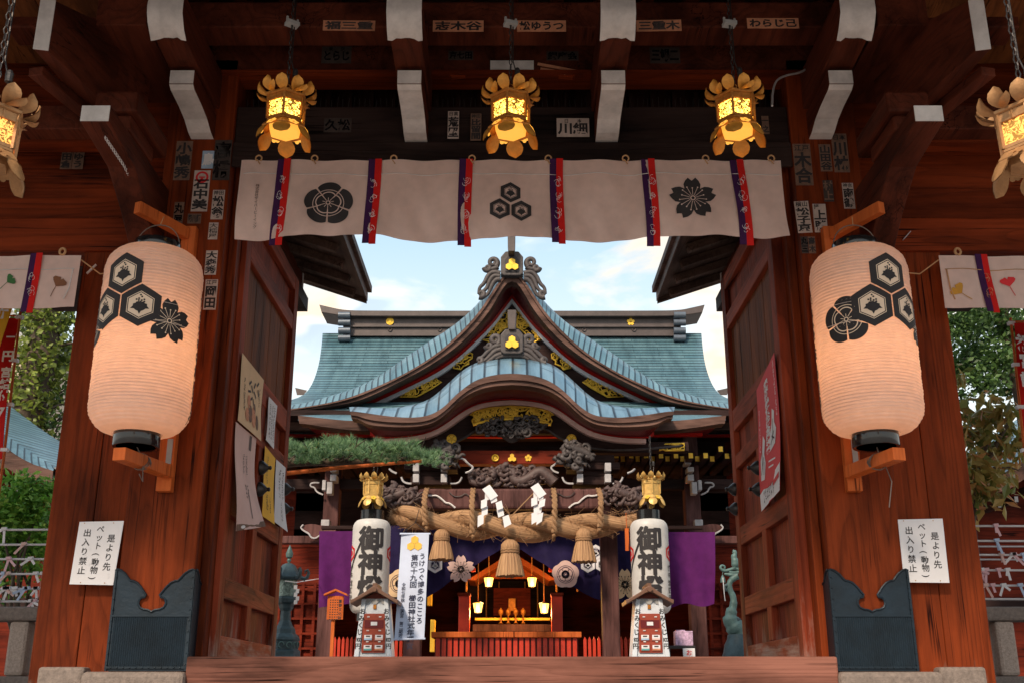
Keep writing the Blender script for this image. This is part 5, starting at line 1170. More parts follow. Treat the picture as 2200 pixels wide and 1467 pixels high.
def carving(mb, cx, cy, rx, ry, Y, n, r, seed, hang=None):
    g = random.Random(seed); k = Y / 2330
    for i in range(n):
        a, q = g.uniform(0, 6.28), math.sqrt(g.random()); x, y = cx + rx * q * math.cos(a), cy + ry * q * math.sin(a)
        if hang and (y - cy) > hang(x - cx): continue
        sz = g.uniform(.6, 1.5) * min(rx, ry) * .36; yo = Y - g.uniform(0, .16)
        if g.random() < .6: pts = spiral(x, y, sz, g.uniform(0, 6.28), g.choice((-1, 1)) * g.uniform(.7, 1.3), 9)
        else:
            b = g.uniform(-.7, .7); pts = [(x + sz * 1.6 * (t_ - .5) * 2 * math.cos(b) , y + sz * 1.2 * (t_ - .5) * 2 * math.sin(b) + sz * .5 * math.sin(t_ * 6.3)) for t_ in [w / 8 for w in range(9)]]
        m_ = len(pts); rr = r * g.uniform(.7, 1.4); mb.tube([P(px_, py_, yo) for px_, py_ in pts], [rr * (1 - .6 * w / (m_ - 1)) for w in range(m_)], 5)
def solidblob(mb, cx, cy, rx, ry, Y, dep, seed, n=22):
    g = random.Random(seed); pts = []
    for i in range(n):
        a = 6.283 * i / n; q = g.uniform(.80, 1.08); pts.append(P(cx + rx * q * math.cos(a), cy + ry * q * math.sin(a), Y))
    mb.extr(pts, (0, dep, 0))
mb = MB(); solid = [P(x, y, 17.82) for x, y in smooth([(1024, 908), (1060, 900), (1100, 898), (1140, 900), (1176, 908), (1176, 916), (1150, 928), (1128, 932), (1112, 946), (1100, 951), (1088, 946), (1072, 932), (1050, 928), (1024, 916)], 1)]; mb.extr(solid, (0, .07, 0))
carving(mb, 1100, 918, 72, 22, 17.82, 80, .030, 3, lambda x: 30 - abs(x) * .36); mb.build('cloud_carving', 'carve', kbo, smooth='full')
# lower side roof between porch and main eave
wt = [(640, 892), (647, 892), (700, 899), (770, 905), (1100, 905)]; wl = [(643, 909), (652, 909), (700, 917), (775, 926), (1100, 926)]
u2 = [(655, 884), (700, 872), (760, 866), (860, 862), (1100, 862)]
r0 = [P(x, y, 18.2) for x, y in mirror(resample(smooth(wt), NN))]; r1 = [P(x, y, 19.8) for x, y in mirror(resample(smooth(u2), NN))]
mb = MB().loft([r0, [(p + q) * .5 + Vector((0, 0, -.04)) for p, q in zip(r0, r1)], r1]); mb.loft([[p + Vector((0, 0, -.08)) for p in r] for r in (r0, r1)]); wr = mb.build('side_roof_surface', 'roof', hall, smooth=True)
mb = MB(); band(mb, wt, wl, 18.19, .3); mb.build('side_eave', 'fascia', wr)
mb = MB(); band(mb, [(690, 929), (1100, 933)], [(690, 935), (1100, 939)], 18.9, .1); mb.build('red_line', 'redline', wr)
A = [P(655, 912, 18.4), P(1545, 912, 18.4), P(1520, 932, 19.0), P(680, 932, 19.0)]; mb = MB().extr(A, (0, 0, .04)); mb.build('side_underside', 'deepred', wr)
# body: walls, posts, beams
zB = -0.12
def hbox(name, px0, px1, py0, py1, Y, th, mat, parent=None, bev=.012):
    a, b = P(px0, py1, Y), P(px1, py0, Y); c = P((px0 + px1) / 2, (py0 + py1) / 2, Y); k = Y / 2330 / (CT - (733.5 - (py0 + py1) / 2) / F * ST) ** -1
    l, r = P(px0, (py0 + py1) / 2, Y).x, P(px1, (py0 + py1) / 2, Y).x
    mb = MB(); mb.box(l, r, Y, Y + th, a.z, b.z); return mb.build(name, mat, parent or hall, bev=bev)
for s in (-1, 1):
    x0 = abs(P(690, 1200, 21).x); mb = MB(); z = zB
    k = 0
    while z < 5.3:
        mb.box(*sorted((s * x0, s * 8)), 21.0 + .02 * (k % 2), 21.2, z, z + .345); z += .35; k += 1
    mb.build('plank_wall', 'hallred', hall)
    mb = MB(); mb.box(*sorted((s * 8, s * 8.2)), 21, 27, zB, 5.3); mb.build('end_wall', 'hallred', hall)
    # outer post with white noses
    for dx, Y, w in ((395, 19.6, .14),):
        xc = s * abs(P(1100 - dx, 1200, Y).x); mb = MB(); mb.box(xc - w, xc + w, Y, Y + 2 * w, zB, 4.55); mb.build('outer_post', 'purpwood', hall, bev=.02)
    xk = abs(P(1100 - 212, 1280, 17.5).x); mb = MB(); mb.box(*sorted((s * (xk - .135), s * (xk + .135))), 17.5, 17.77, zB, 2.95); mb.build('porch_post', 'purpwood', hall, bev=.02)
    # lattice window beside the post
    xl = abs(P(1100 - 480, 1300, 20.9).x); mb = MB()
    for k in range(9): mb.box(*sorted((s * (x0 + .05 + k * .22), s * (x0 + .10 + k * .22))), 20.92, 20.96, .1, 2.0)
    for k in range(7): mb.box(*sorted((s * x0, s * (x0 + 1.9))), 20.93, 20.97, .25 + k * .27, .29 + k * .27)
    mb.build('lattice', 'hallred', hall)
mb = MB(); mb.box(-8, 8, 27, 27.2, zB, 5.5); mb.build('rear_wall', 'hallred', hall)
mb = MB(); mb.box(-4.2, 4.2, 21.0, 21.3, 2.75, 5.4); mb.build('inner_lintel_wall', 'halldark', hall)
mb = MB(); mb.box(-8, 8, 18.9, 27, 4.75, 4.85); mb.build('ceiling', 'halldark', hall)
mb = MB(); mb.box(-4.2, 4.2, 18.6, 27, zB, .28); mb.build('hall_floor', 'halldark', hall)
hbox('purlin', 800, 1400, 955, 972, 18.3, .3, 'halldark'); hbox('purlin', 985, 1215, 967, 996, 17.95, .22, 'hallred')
for px, sh in ((1064, 0), (1100, 1), (1135, 2)):
    c = P(px, 982, 17.9); mb = MB()
    if sh == 1: triplehex(mb, 1100, 983, 17.91, 5)
    elif sh == 0: mb.tube([(c.x + .05 * math.cos(q), 17.93, c.z + .05 * math.sin(q)) for q in [k * .4 for k in range(16)]], .014, 5, closed=True); mb.extr([(c.x + x, 17.93, c.z + y) for x, y in circ(0, 0, .028, 10)], (0, .02, 0))
    else: mb.tris(sakura(c.x, c.z, .062)[0], lambda u, v: (u, 17.93, v))
    mb.build('gold_crest', 'goldflat', hall)
ko = hbox('rainbow_beam', 898, 1302, 1048, 1092, 17.62, .3, 'purpwood', bev=.04)
for s in (-1, 1):
    mb = MB(); f = lambda x, y: P(1100 + s * (1100 - x), y, 17.60)
    mb.tube([f(x, y) for x, y in smooth([(912, 1062), (928, 1065), (938, 1063), (950, 1072), (958, 1080), (966, 1080), (978, 1090)])], [.012 + .012 * abs(math.sin(i * .5)) for i in range(26)][:25] if False else .016, 5); mb.build('white_scroll', 'white', ko)
    mb = MB(); mb.tube([f(x, y) for x, y in smooth([(965, 1056), (975, 1066), (990, 1066), (1000, 1058), (1008, 1066), (1020, 1064)])], .008, 5); mb.build('grooved_scroll', 'carve', ko)
mb = MB(); solidblob(mb, 1100, 1024, 92, 20, 17.86, .08, 2, 40); carving(mb, 1100, 1022, 88, 21, 17.84, 120, .042, 7); mb.build('dragon_carving', 'carved', hall, smooth='full')
mb = MB(); scrollset(mb, [(1010, 1032), (1030, 1042), (1052, 1030), (1072, 1010), (1092, 1004), (1106, 1014), (1100, 1030), (1118, 1036), (1140, 1024), (1160, 1010), (1178, 1022), (1192, 1036)], .05, .11, 17.74, 8); mb.build('dragon_body', 'carved', hall, smooth='full')
for s in (-1, 1):
    g = lambda x: 1100 + s * (1100 - x)
    for cx, cy, rx, ry, Y, n, sd, nm in ((960, 975, 30, 26, 17.55, 46, 11, 'lion_carving'), (860, 1070, 42, 26, 17.45, 60, 15, 'lion_carving')):
        mb = MB(); solidblob(mb, g(cx), cy, rx * .85, ry * .85, Y + .05, .3, sd, 18); carving(mb, g(cx), cy, rx, ry, Y, n, .036, sd)
        scrollset(mb, [(g(cx + 10), cy - ry * .5), (g(cx - 12), cy - ry * .2), (g(cx - rx * .9), cy + ry * .1), (g(cx - rx * 1.1), cy + ry * .5)], .10, .04, Y - .1, 7)
        mb.build(nm, 'carve' if cy < 1000 else 'carved', hall, smooth='full')
    # bracket set: stacked dark blocks, white end grain, pale cloud outlines
    for x0, x1, y0, y1, Y in ((882, 968, 1022, 1040, 17.7), (868, 982, 992, 1008, 17.68), (890, 960, 1008, 1022, 17.75), (880, 970, 976, 992, 17.75)):
        xa, xb = sorted((g(x0), g(x1))); hbox('bracket_block', xa, xb, y0, y1, Y, .4, 'halldark')
    for x, y in ((893, 1002), (893, 1026), (953, 1002), (953, 1026)):
        xa, xb = sorted((g(x - 6), g(x + 7))); hbox('white_tip', xa, xb, y - 9, y + 9, 17.52, .2, 'whitedim', bev=.006)
    for pl in ([(862, 1024), (866, 1034), (876, 1038), (884, 1038)], [(992, 1024), (988, 1034), (980, 1038), (968, 1038)], [(980, 984), (996, 984), (1006, 996), (1018, 1003), (1010, 1012), (1000, 1015)], [(852, 1016), (842, 1012), (836, 1006)]):
        mb = MB(); mb.tube([P(g(x), y, 17.6) for x, y in smooth(pl)], .018, 5); mb.build('white_outline', 'whitedim', hall)
    # side wing noses at the outer post
    mb = MB(); c = [P(g(x), y, 19.2) for x, y in smooth([(645, 1132), (655, 1126), (672, 1124), (690, 1128), (722, 1128), (722, 1142), (690, 1146), (676, 1158), (664, 1150), (656, 1140)], 1)]; mb.extr(c, (0, .2, 0)); wn = mb.build('wing_nose', 'purpwood', hall)
    mb = MB(); mb.tube([P(g(x), y, 19.18) for x, y in smooth([(652, 1126), (645, 1133), (655, 1141), (664, 1145), (668, 1154), (678, 1156), (688, 1148)])], .016, 5); mb.build('white_outline', 'whitedim', wn)
    mb = MB(); mb.tube([P(g(x), y, 19.5) for x, y in smooth([(686, 1036), (668, 1036), (666, 1044), (676, 1046), (680, 1056), (694, 1062)])], .016, 5); mb.build('white_outline', 'whitedim', wn)
    for x, y, w, h in ((698, 1126, 9, 22), (708, 1042, 6, 16), (696, 1036, 4, 12)):
        xa, xb = sorted((g(x - w), g(x + w))); hbox('white_tip', xa, xb, y - h / 2, y + h / 2 + 10, 19.3, .2, 'whitedim', wn)
    for x, y0, y1 in ((716, 1002, 1012), (716, 1018, 1032), (722, 985, 996)):
        xa, xb = sorted((g(x - 7), g(x + 7))); hbox('white_tip', xa, xb, y0, y1, 19.3, .3, 'whitedim', wn)
    hbox('side_beam', *sorted((g(560), g(905))), 1150, 1166, 19.62, .2, 'purpwood'); hbox('side_beam', *sorted((g(560), g(905))), 1028, 1050, 19.62, .2, 'halldark')
    # rafters with gilt caps
    for k in range(13):
        for row in (0, 1):
            px = g(1100 - (150 + 32 * k + 14 * row) - 10); py = 978 + 7 * row - (6 if k > 8 else 0) * 1.0 - (8 if k > 8 and row == 0 else 0); c = P(px, py, 19.0 + .35 * row)
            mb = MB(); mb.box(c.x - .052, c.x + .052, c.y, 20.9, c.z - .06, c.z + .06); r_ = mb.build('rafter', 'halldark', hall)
            mb = MB(); mb.box(c.x - .038, c.x + .038, c.y - .012, c.y - .001, c.z - .046, c.z + .046); mb.build('gilt_cap', 'goldflat', r_)
pl = [(1418, 967), (1416, 954), (1424, 957), (1430, 953), (1470, 952), (1470, 966), (1430, 967), (1424, 964)]
for fl in (0, 1): mb = MB(); filigree(mb, refl(pl) if fl else pl, 18.25, .015, 12, .08, seed=4); mb.build('gold_ornament', 'goldflat', hall, smooth='full'); hbox('end_beam', *( (1330, 1480) if not fl else (720, 870)), 948, 968, 18.3, .25, 'halldark')
# altar inside
al = thing('altar', 'dim altar with gilded rails under a lit gabled canopy inside the hall', 'altar', (0, 23, .28))
def abox(name, px0, px1, py0, py1, Y, th, mat, bev=.01): return hbox(name, px0, px1, py0, py1, Y, th, mat, al, bev)
mb = MB(); mb.extr([P(x, y, 21.9) for x, y in [(1005, 1244), (1082, 1196), (1118, 1196), (1195, 1244), (1180, 1246), (1112, 1206), (1088, 1206), (1020, 1246)]], (0, 1.2, 0)); mb.build('canopy', 'orange', al)
mb = MB(); mb.extr([P(x, y, 22.6) for x, y in [(1020, 1242), (1085, 1204), (1115, 1204), (1180, 1242)]], (0, .1, 0)); mb.build('canopy_gable', 'orange', al)
abox('gilt_rail', 1020, 1182, 1326, 1332, 21.8, .1, 'goldflat'); abox('altar_table', 1015, 1185, 1340, 1356, 21.7, .6, 'purpwood'); abox('gilt_cabinet', 1060, 1140, 1262, 1322, 23.5, .5, 'hallred')
abox('back_panel', 1000, 1200, 1246, 1326, 24.4, .1, 'halldark')
for x in (1076, 1092, 1108, 1124):
    q = P(x, 1338, 21.75); mb = MB(); mb.lathe([(.05, 0), (.02, .02), (.015, .14), (.045, .18), (.05, .24), (.02, .27), (0, .30)], q, 12); mb.build('gilt_vessel', 'brass', al, smooth=True)
abox('mirror_stand', 1092, 1108, 1284, 1312, 23.3, .05, 'brass')
for x in (1045, 1072, 1128, 1155): abox('gilt_strip', x - 1.5, x + 1.5, 1248, 1324, 24.2, .05, 'brass')
abox('gilt_stand', 924, 934, 1330, 1400, 20.2, .2, 'goldflat'); abox('gilt_stand', 918, 928, 1250, 1300, 21.5, .2, 'goldflat')
for x in (932, 1002, 1196, 1240): abox('hanging_fixture', x - 2, x + 2, 1200, 1270, 21, .08, 'brass')
for x, y in ((1016, 1222), (1184, 1222)): abox('red_lamp_cap', x - 5, x + 5, y - 4, y + 5, 20.6, .1, 'vermil')
for i, (x, lab) in enumerate(((997, 'plain red wooden column with folded tray on top, before the altar'), (1197, 'plain red wooden column left of the black hanging rope, before altar'))):
    o = thing('altar_column', ['short red wooden column under the pale pink curtain flower', 'short red wooden column under the round cream curtain crest'][i], 'column', P(x, 1355, 20.0), 'red columns before the altar')
    hbox('shaft', x - 12, x + 12, 1278, 1358, 20.0, .2, 'vermil', o); hbox('cap', x - 14, x + 14, 1272, 1279, 19.97, .26, 'hallred', o)
for i, (px, py, sc, Y) in enumerate(((1050, 1250, 1.0, 21.2), (1143, 1250, 1.0, 21.2), (1027, 1305, 1.05, 20.4), (1169, 1306, 1.05, 20.4))):
    o = thing('small_lamp', ['small lit hanging lamp, upper one by the pale curtain flower', 'small lit hanging lamp, upper one by the round curtain crest', 'small lit hanging lamp, lower one beside red column below the flower', 'small lit hanging lamp, lower one beside red column below the round crest'][i], 'lamp', P(px, py + 10, Y), 'small lamps lit inside the hall')
    p = P(px, py, Y); k = Y / 2330 * sc; mb = MB()
    for q in range(6):
        a0, a1 = q * math.pi / 3, (q + 1) * math.pi / 3
        mb.add([(p.x + 10 * k * math.cos(a0), p.y + 10 * k * math.sin(a0), p.z + 9 * k), (p.x + 10 * k * math.cos(a1), p.y + 10 * k * math.sin(a1), p.z + 9 * k), (p.x + 6 * k * math.cos(a1), p.y + 6 * k * math.sin(a1), p.z - 9 * k), (p.x + 6 * k * math.cos(a0), p.y + 6 * k * math.sin(a0), p.z - 9 * k)], [(0, 1, 2, 3)])
    mb.build('lit_glass', 'lampglow', o)
    mb = MB(); mb.lathe([(0, 13 * k), (5 * k, 12 * k), (12 * k, 9.2 * k), (10.5 * k, 9.0 * k)], p, 6)
    mb.lathe([(6.4 * k, -9 * k), (5 * k, -10 * k), (0, -11.5 * k)], p, 6)
    for q in range(6): a0 = q * math.pi / 3; mb.tube([(p.x + 10.3 * k * math.cos(a0), p.y + 10.3 * k * math.sin(a0), p.z + 9 * k), (p.x + 6.3 * k * math.cos(a0), p.y + 6.3 * k * math.sin(a0), p.z - 9 * k)], .007, 4)
    mb.build('frame', 'iron', o); mb = MB(); mb.tube([p + Vector((0, 0, 12 * k)), p + Vector((0, 0, 12 * k + .75))], .010, 5); mb.build('cord', 'brass', o)
    ld = bpy.data.lights.new('small_lamp', 'POINT'); ld.energy = 26 if i > 1 else 20; ld.color = (1, .50, .14); ld.shadow_soft_size = .1
    lo = bpy.data.objects.new('small_lamp_light', ld); COL.objects.link(lo); lo.location = p + Vector((0, -.16, -.10))
# offering box and red fences
ob = thing('offering_box', 'wide red slatted offering box at the foot of the hall entrance', 'offering box', (0, 18.6, -.12))
zt_ = P(1100, 1356, 18.3).z; xl, xr = P(926, 1380, 18.3).x, P(1250, 1380, 18.3).x
mb = MB(); mb.box(xl, xr, 18.3, 18.95, zt_ - .09, zt_); mb.build('top_board', 'vermilwood', ob, bev=.01) if 'vermilwood' in M else mb.build('top_board', 'orange', ob, bev=.01)
mb = MB(); mb.box(xl + .05, xr - .05, 18.45, 18.9, -.12, zt_ - .09); mb.build('box_body', 'deepred', ob)
n = 24
for k in range(n):
    x = xl + .06 + (xr - xl - .12) * (k + .5) / n; mb = MB(); mb.box(x - .035, x + .035, 18.36, 18.40, -.12, zt_ - .095); mb.build('slat', 'vermil', ob, bev=.006)
for z in (.18, .50):
    mb = MB(); mb.box(xl + .02, xr - .02, 18.402, 18.44, z, z + .06); mb.build('rail', 'vermil', ob)
def fence(px0, px1, pyt, Y, lab, n):
    o = thing('red_fence', lab, 'fence', P((px0 + px1) / 2, 1410, Y), 'low red picket fences before the hall')
    a, b = P(px0, 1390, Y).x, P(px1, 1390, Y).x; z = P(0, pyt, Y).z
    for k in range(n):
        x = a + (b - a) * (k + .5) / n; w = (b - a) / n * .32; mb = MB(); mb.extr([(x - w, Y, -.12), (x + w, Y, -.12), (x + w, Y, z - .04), (x, Y, z + .01), (x - w, Y, z - .04)], (0, .05, 0)); mb.build('picket', 'vermil', o)
    for q in (.15, .55): mb = MB(); mb.box(a, b, Y + .051, Y + .09, -.12 + (z + .12) * q, -.06 + (z + .12) * q); mb.build('rail', 'vermil', o)
fence(714, 768, 1368, 18.2, 'low red fence behind the orange wooden notice', 6); fence(846, 906, 1372, 18.4, 'low red fence under the hanging blue-white banner', 6)
fence(1252, 1292, 1368, 18.1, 'low red fence between offering box and bare porch post', 4); fence(1330, 1360, 1368, 18.2, 'low red fence between porch post and white fortune stand', 3)
# sacred straw rope
rp = thing('straw_rope', 'thick twisted straw rope slung across the hall entrance', 'rope', P(1110, 1130, 17.2))
xa, xb = P(838, 1105, 17.2).x, P(1388, 1118, 17.2).x
axis = []; NN2 = 120
for i in range(NN2 + 1):
    t_ = i / NN2; px = 838 + 550 * t_; py = 1104 + 12 * t_ + 24 * math.sin(math.pi * (t_ * .94 + .02)) ** 1.4 + 3 * math.sin(t_ * 9); axis.append((t_, P(px, py, 17.2)))
for k in range(2):
    mb = MB(); pts = []; rr = []
    for t_, c in axis:
        th = math.sin(math.pi * min(1, max(0, t_ * .90 + .07))) ** .8; rad_ = .080 + .078 * th * (1 + .10 * math.sin(t_ * 23 + k)); a = k * math.pi + t_ * 2 * math.pi * 2.1 + .9
        if t_ < .05: rad_ *= .5 + 10 * t_
        pts.append(c + Vector((0, math.cos(a) * rad_ * .80, math.sin(a) * rad_ * .66))); rr.append(rad_ * .86)
    mb.tube(pts, rr, 18); mb.build('strand', 'straw', rp, smooth='full')
mb = MB(); g_ = random.Random(3)
for i in range(800):
    e = g_.random() < .3; c = axis[4][1] if e else axis[g_.randrange(8, 117)][1]
    d = Vector((g_.uniform(-1, .2) if e else g_.uniform(-1, 1), g_.uniform(-.8, .2), g_.uniform(-.6, .8))).normalized(); b0 = c + Vector((0, -.12, g_.uniform(-.18, .2))) if not e else c
    mb.tube([b0, b0 + d * g_.uniform(.08, .22) + Vector((0, 0, -.02))], [.0045, .0015], 3)
mb.build('loose_straw', 'straw', rp)
for i, px in enumerate((948, 1096, 1255)):
    top, bot = ((1140, 1200), (1162, 1235), (1138, 1204))[i]; c, d = P(px, top, 17.05), P(px, bot, 17.05); h = c.z - d.z
    o = thing('straw_tassel', ['straw tassel hanging beside the blue-white banner', 'largest straw tassel, under the middle of the rope', 'straw tassel beside the bare porch post'][i], 'tassel', d, 'tassels under the straw rope')
    r0 = .17 if i != 1 else .195; mb = MB(); prof = [(r0 * 1.12, 0), (r0 * 1.05, .12 * h), (r0 * .85, .45 * h), (r0 * .66, .66 * h), (r0 * .62, .70 * h), (r0 * .72, .76 * h), (r0 * .70, .90 * h), (r0 * .5, h), (.05, 1.06 * h)]
    n = 64; vs = []; 
    for r, z in prof:
        for j in range(n): a = 6.283 * j / n; q = r * (1 + .045 * math.sin(a * 19 + z) + (.03 * math.sin(a * 31) if z < .1 else 0)); vs.append((d.x + q * math.cos(a), d.y + q * math.sin(a), d.z + z - (.03 * g_.random() if z == 0 else 0)))
    fs = [(i_ * n + j, i_ * n + (j + 1) % n, (i_ + 1) * n + (j + 1) % n, (i_ + 1) * n + j) for i_ in range(len(prof) - 1) for j in range(n)]
    uv = [[(prof[f[0] // n][1], j_ / n * 1.0), (prof[f[0] // n][1], (j_ + 1) / n), (prof[min(len(prof) - 1, f[0] // n + 1)][1], (j_ + 1) / n), (prof[min(len(prof) - 1, f[0] // n + 1)][1], j_ / n)] for f, j_ in zip(fs, [k % n for k in range(len(fs))])]
    mb.add(vs, fs, 0, uv); mb.add([(d.x + .98 * r0 * math.cos(6.283 * j / 24), d.y + .98 * r0 * math.sin(6.283 * j / 24), d.z + .012) for j in range(24)], [tuple(range(24))]); mb.build('straw_skirt', 'straw', o, smooth='full')
    mb = MB()
    for q in range(2): mb.tube([(d.x + (r0 * .66) * math.cos(a), d.y + (r0 * .66) * math.sin(a), d.z + (.67 + .07 * q) * h + .008 * math.sin(a * 12)) for a in [k * .25 for k in range(25)]], .022, 6, closed=True)
    mb.build('binding', 'straw', o, smooth='full')
for px, y1 in ((916, 1132), (1016, 1150), (1190, 1148), (1287, 1136)):
    a, b = P(px, 1046, 17.4), P(px, y1, 17.0); mb = MB()
    for k in range(2):
        pts = []
        for i in range(31):
            t_ = i / 30; c = a + (b - a) * t_; c.y = 17.55 - .75 * math.sin(min(1, t_ * 1.8) * math.pi / 2) + (0.0); ph = t_ * 26 + k * math.pi; pts.append(c + Vector((.024 * math.cos(ph), .02 * math.sin(ph), 0)))
        mb.tube(pts, .027, 6)
    mb.tube([b + Vector((0, 0, 0)), b + Vector((0, .18, -.05)), b + Vector((0, .38, .02))], .03, 6); mb.build('rope_tie', 'straw', rp, smooth='full')
def shide(px, py0, py1, Y, lab, w=18, flip=1, nz=4, parent=None):
    o = thing('paper_streamer', lab, 'paper streamer', P(px, py1, Y), 'white zigzag paper streamers on the rope'); mb = MB(); H = (py1 - py0) / (nz + .6)
    for b in range(2):
        x = px + (6 if b else -4); y = py0 + 10 + 6 * b; hh = (py1 - y) / nz
        for k in range(nz):
            sh = (7 if b else -1) * flip; w_ = 13
            pts = [(x, y), (x + w_, y - 5), (x + w_ + sh * .5, y + hh * .86 - 5), (x + sh * .5, y + hh * .86)] if k < nz - 1 else [(x, y), (x + w_, y - 5), (x + w_ + sh * .9, y + hh - 4), (x + sh * .6, y + hh + 4)]
            mb.extr([P(u, v, Y - .035 * (k % 2) - .012 * b) for u, v in pts], (0, .006, 0))
            y += hh * .80; x += sh * .5 + (6 if k % 2 == 0 else -4) * (1 if b else -1) + (3 if b else -2) * flip
    top = [(px - 10, py0 + 2), (px + 6, py0 - 8), (px + 24, py0 + 16), (px + 8, py0 + 26)]
    mb.extr([P(u, v, Y - .03) for u, v in top], (0, .006, 0)); mb.build('folded_paper', 'paperw', o); return o
shide(1046, 1048, 1140, 16.85, 'white zigzag paper streamer, tilted one nearer the blue-white banner'); shide(1150, 1044, 1134, 16.85, 'white zigzag paper streamer, upright one nearer the porch post', flip=-.5)
mb = MB(); mb.tube([P(1058, 1060, 16.9), P(1098, 1108, 16.92), P(1150, 1055, 16.9)], .012, 5); mb.build('streamer_string', 'straw', rp)
# brass lanterns and lettered paper lanterns of the hall
HL = metal_lantern('metal_lantern', 'pale brass lantern hanging beneath the pine branch at the hall', P(800, 1090, 16.8), ('brassold', 'brassold', 'brassold', 'goldflat'), False, 'brass lanterns under the hall eaves', .55, .2, 1.22, .86)
dup(HL, P(1401, 1088, 16.8), .5, 'pale brass lantern hanging below the gold rafter caps at the hall')
for i, (px, lab) in enumerate(((796, 'tall white lantern with three black characters behind the fortune stand by banner'), (1397, 'tall white lantern with three black characters beside the bare porch post'))):
    c = P(px, 1210, 16.9); z0, z1 = P(px, 1318, 16.9).z, P(px, 1116, 16.9).z; r0 = .292
    o = thing('lettered_lantern', lab, 'lantern', (c.x, 16.9, z0 - .1), 'lettered paper lanterns of the hall'); mb = MB(); prof = []
    h = z1 - z0; nr = 120
    for k in range(nr + 1):
        z = h * k / nr; e = min(z, h - z) / .16; f = 1 if e >= 1 else math.sqrt(max(0, 1 - (1 - e) ** 2.4)); prof.append((.17 + (r0 - .17) * f + .0028 * math.cos(k * math.pi / 1.0), z0 + z))
    mb.lathe([(r, z) for r, z in prof], (c.x, 16.9, 0), 48); b = mb.build('paper_body', 'halllampp', o, smooth='full')
    mb = MB(); mb.lathe([(.16, z1 - .01), (.185, z1), (.185, z1 + .14), (.16, z1 + .15)], (c.x, 16.9, 0), 32); mb.build('upper_ring', 'black', o, smooth=True)
    mb = MB(); mb.lathe([(.16, z0 - .12), (.185, z0 - .11), (.185, z0 + .01), (.16, z0 + .02)], (c.x, 16.9, 0), 32); mb.build('lower_ring', 'black', o, smooth=True)
    mb = MB(); mb.tube([(c.x, 16.9, z1 + .14), (c.x, 16.88, z1 + .5)], .012, 5); mb.build('hook', 'wire', o)
    an0 = math.atan2(-c.x, 16.9)
    def cyl(off, r0=r0, cx=c.x, an0=an0): return lambda u, v: (cx + (r0 + off) * math.sin(u / r0 + an0), 16.9 - (r0 + off) * math.cos(u / r0 + an0), v)
    mb = MB()
    for ch, py in zip('御神燈', (1157, 1209, 1263)):
        [put(mb, ch, cyl(.006 + .0006 * q), .011 * dx, P(px, py, 16.62).z + .011 * dy, .40, .385, 0, .012, maxlen=.06) for q, (dx, dy) in enumerate(((0, 0), (1, 0), (-1, 0), (0, 1), (0, -1)))]
    mb.build('writing', 'ink', b)
    mb = MB()
    for u in (-.395, .395):
        z = P(px, 1187, 16.75).z; mb.tris([(hexo(u, z, .125), [hexo(u, z, .085)]), (hexo(u, z, .05), [])], cyl(.006), 0, .05)
    mb.build('red_crest', 'redcloth', b)
    mb = MB(); column(mb, '博多総鎮守', cyl(.006), -.36 if i == 0 else .36, P(px, 1212, 16.75).z, .10, .11, bold=.02, maxlen=.05); mb.build('small_writing', 'inkgrey', b)
# curtains
def hall_curtain(name, lab, px0, px1, pyt, bot, Y, mat, nx=60, seed=0, group=None):
    g = random.Random(seed); rows = []; nz = 16; ph = g.uniform(0, 6)
    def fy(x, z, t_): return Y + .05 * t_ * math.sin(x * 8 + ph + 2 * z) + .03 * t_ * math.sin(x * 19 + 3 * z)
    for i in range(nz + 1):
        t_ = i / nz; r = []
        for j in range(nx + 1):
            px = px0 + (px1 - px0) * j / nx; p0 = P(px, pyt, Y); p1 = P(px, bot(px), Y); p = p0 + (p1 - p0) * t_; p.y = fy(p.x, p.z, t_); r.append(p)
        rows.append(r)
    mb = MB().loft(rows); mb.loft([[p + Vector((0, .012, 0)) for p in r] for r in rows]); o = mb.build(name, mat, None, smooth='full', loc=(P((px0 + px1) / 2, 1300, Y).x, Y, P(1100, bot(px0), Y).z))
    tag(o, lab, 'curtain', group); return o
hall_curtain('violet_curtain', 'plain violet curtain left of the white fortune stand by the orange notice', 686, 764, 1140, lambda x: 1305 - (x - 686) * .15, 17.45, 'violet', 40, 1, 'violet curtains beside the hall entrance')
hall_curtain('violet_curtain', 'plain violet curtain above the lilac leaflet stand', 1430, 1536, 1142, lambda x: 1302 - (x - 1430) * .05 + 4 * math.sin(x * .08), 17.45, 'violet', 40, 2, 'violet curtains beside the hall entrance')
def cb(x):
    pts = [(836, 1296), (905, 1290), (925, 1278), (985, 1236), (1040, 1200), (1080, 1178), (1100, 1170), (1120, 1180), (1170, 1212), (1230, 1258), (1275, 1284), (1295, 1290), (1364, 1296)]
    for a, b in zip(pts, pts[1:]):
        if x <= b[0]: return a[1] + (b[1] - a[1]) * max(0, (x - a[0]) / (b[0] - a[0]))
    return 1296
ic = hall_curtain('indigo_curtain', 'deep indigo curtain with cream crests gathered up over the hall entrance', 836, 1364, 1128, cb, 18.25, 'indigo', 160, 3)
k = 18.25 / 2330
def cc_(px, py): p = P(px, py, 18.16); return p.x, p.z
for nm, px, py, r, m1 in (('flower_crest', 858, 1253, 30, 'paperc'), ('flower_crest', 1215, 1233, 29, 'paperp')):
    d, l = mokko(*cc_(px, py), r * k); mb = MB(); f1 = lambda u, v: (u, 18.155, v); f2 = lambda u, v: (u, 18.150, v)
    mb.tris([(circ(*cc_(px, py), r * k * .9, 20), [])], f1, 0); mb.tris(d, f2, 0); mb.tris([(o_, h_) for o_, h_ in l], lambda u, v: (u, 18.145, v), 1); mb.build(nm, [m1, 'indigo'], ic)
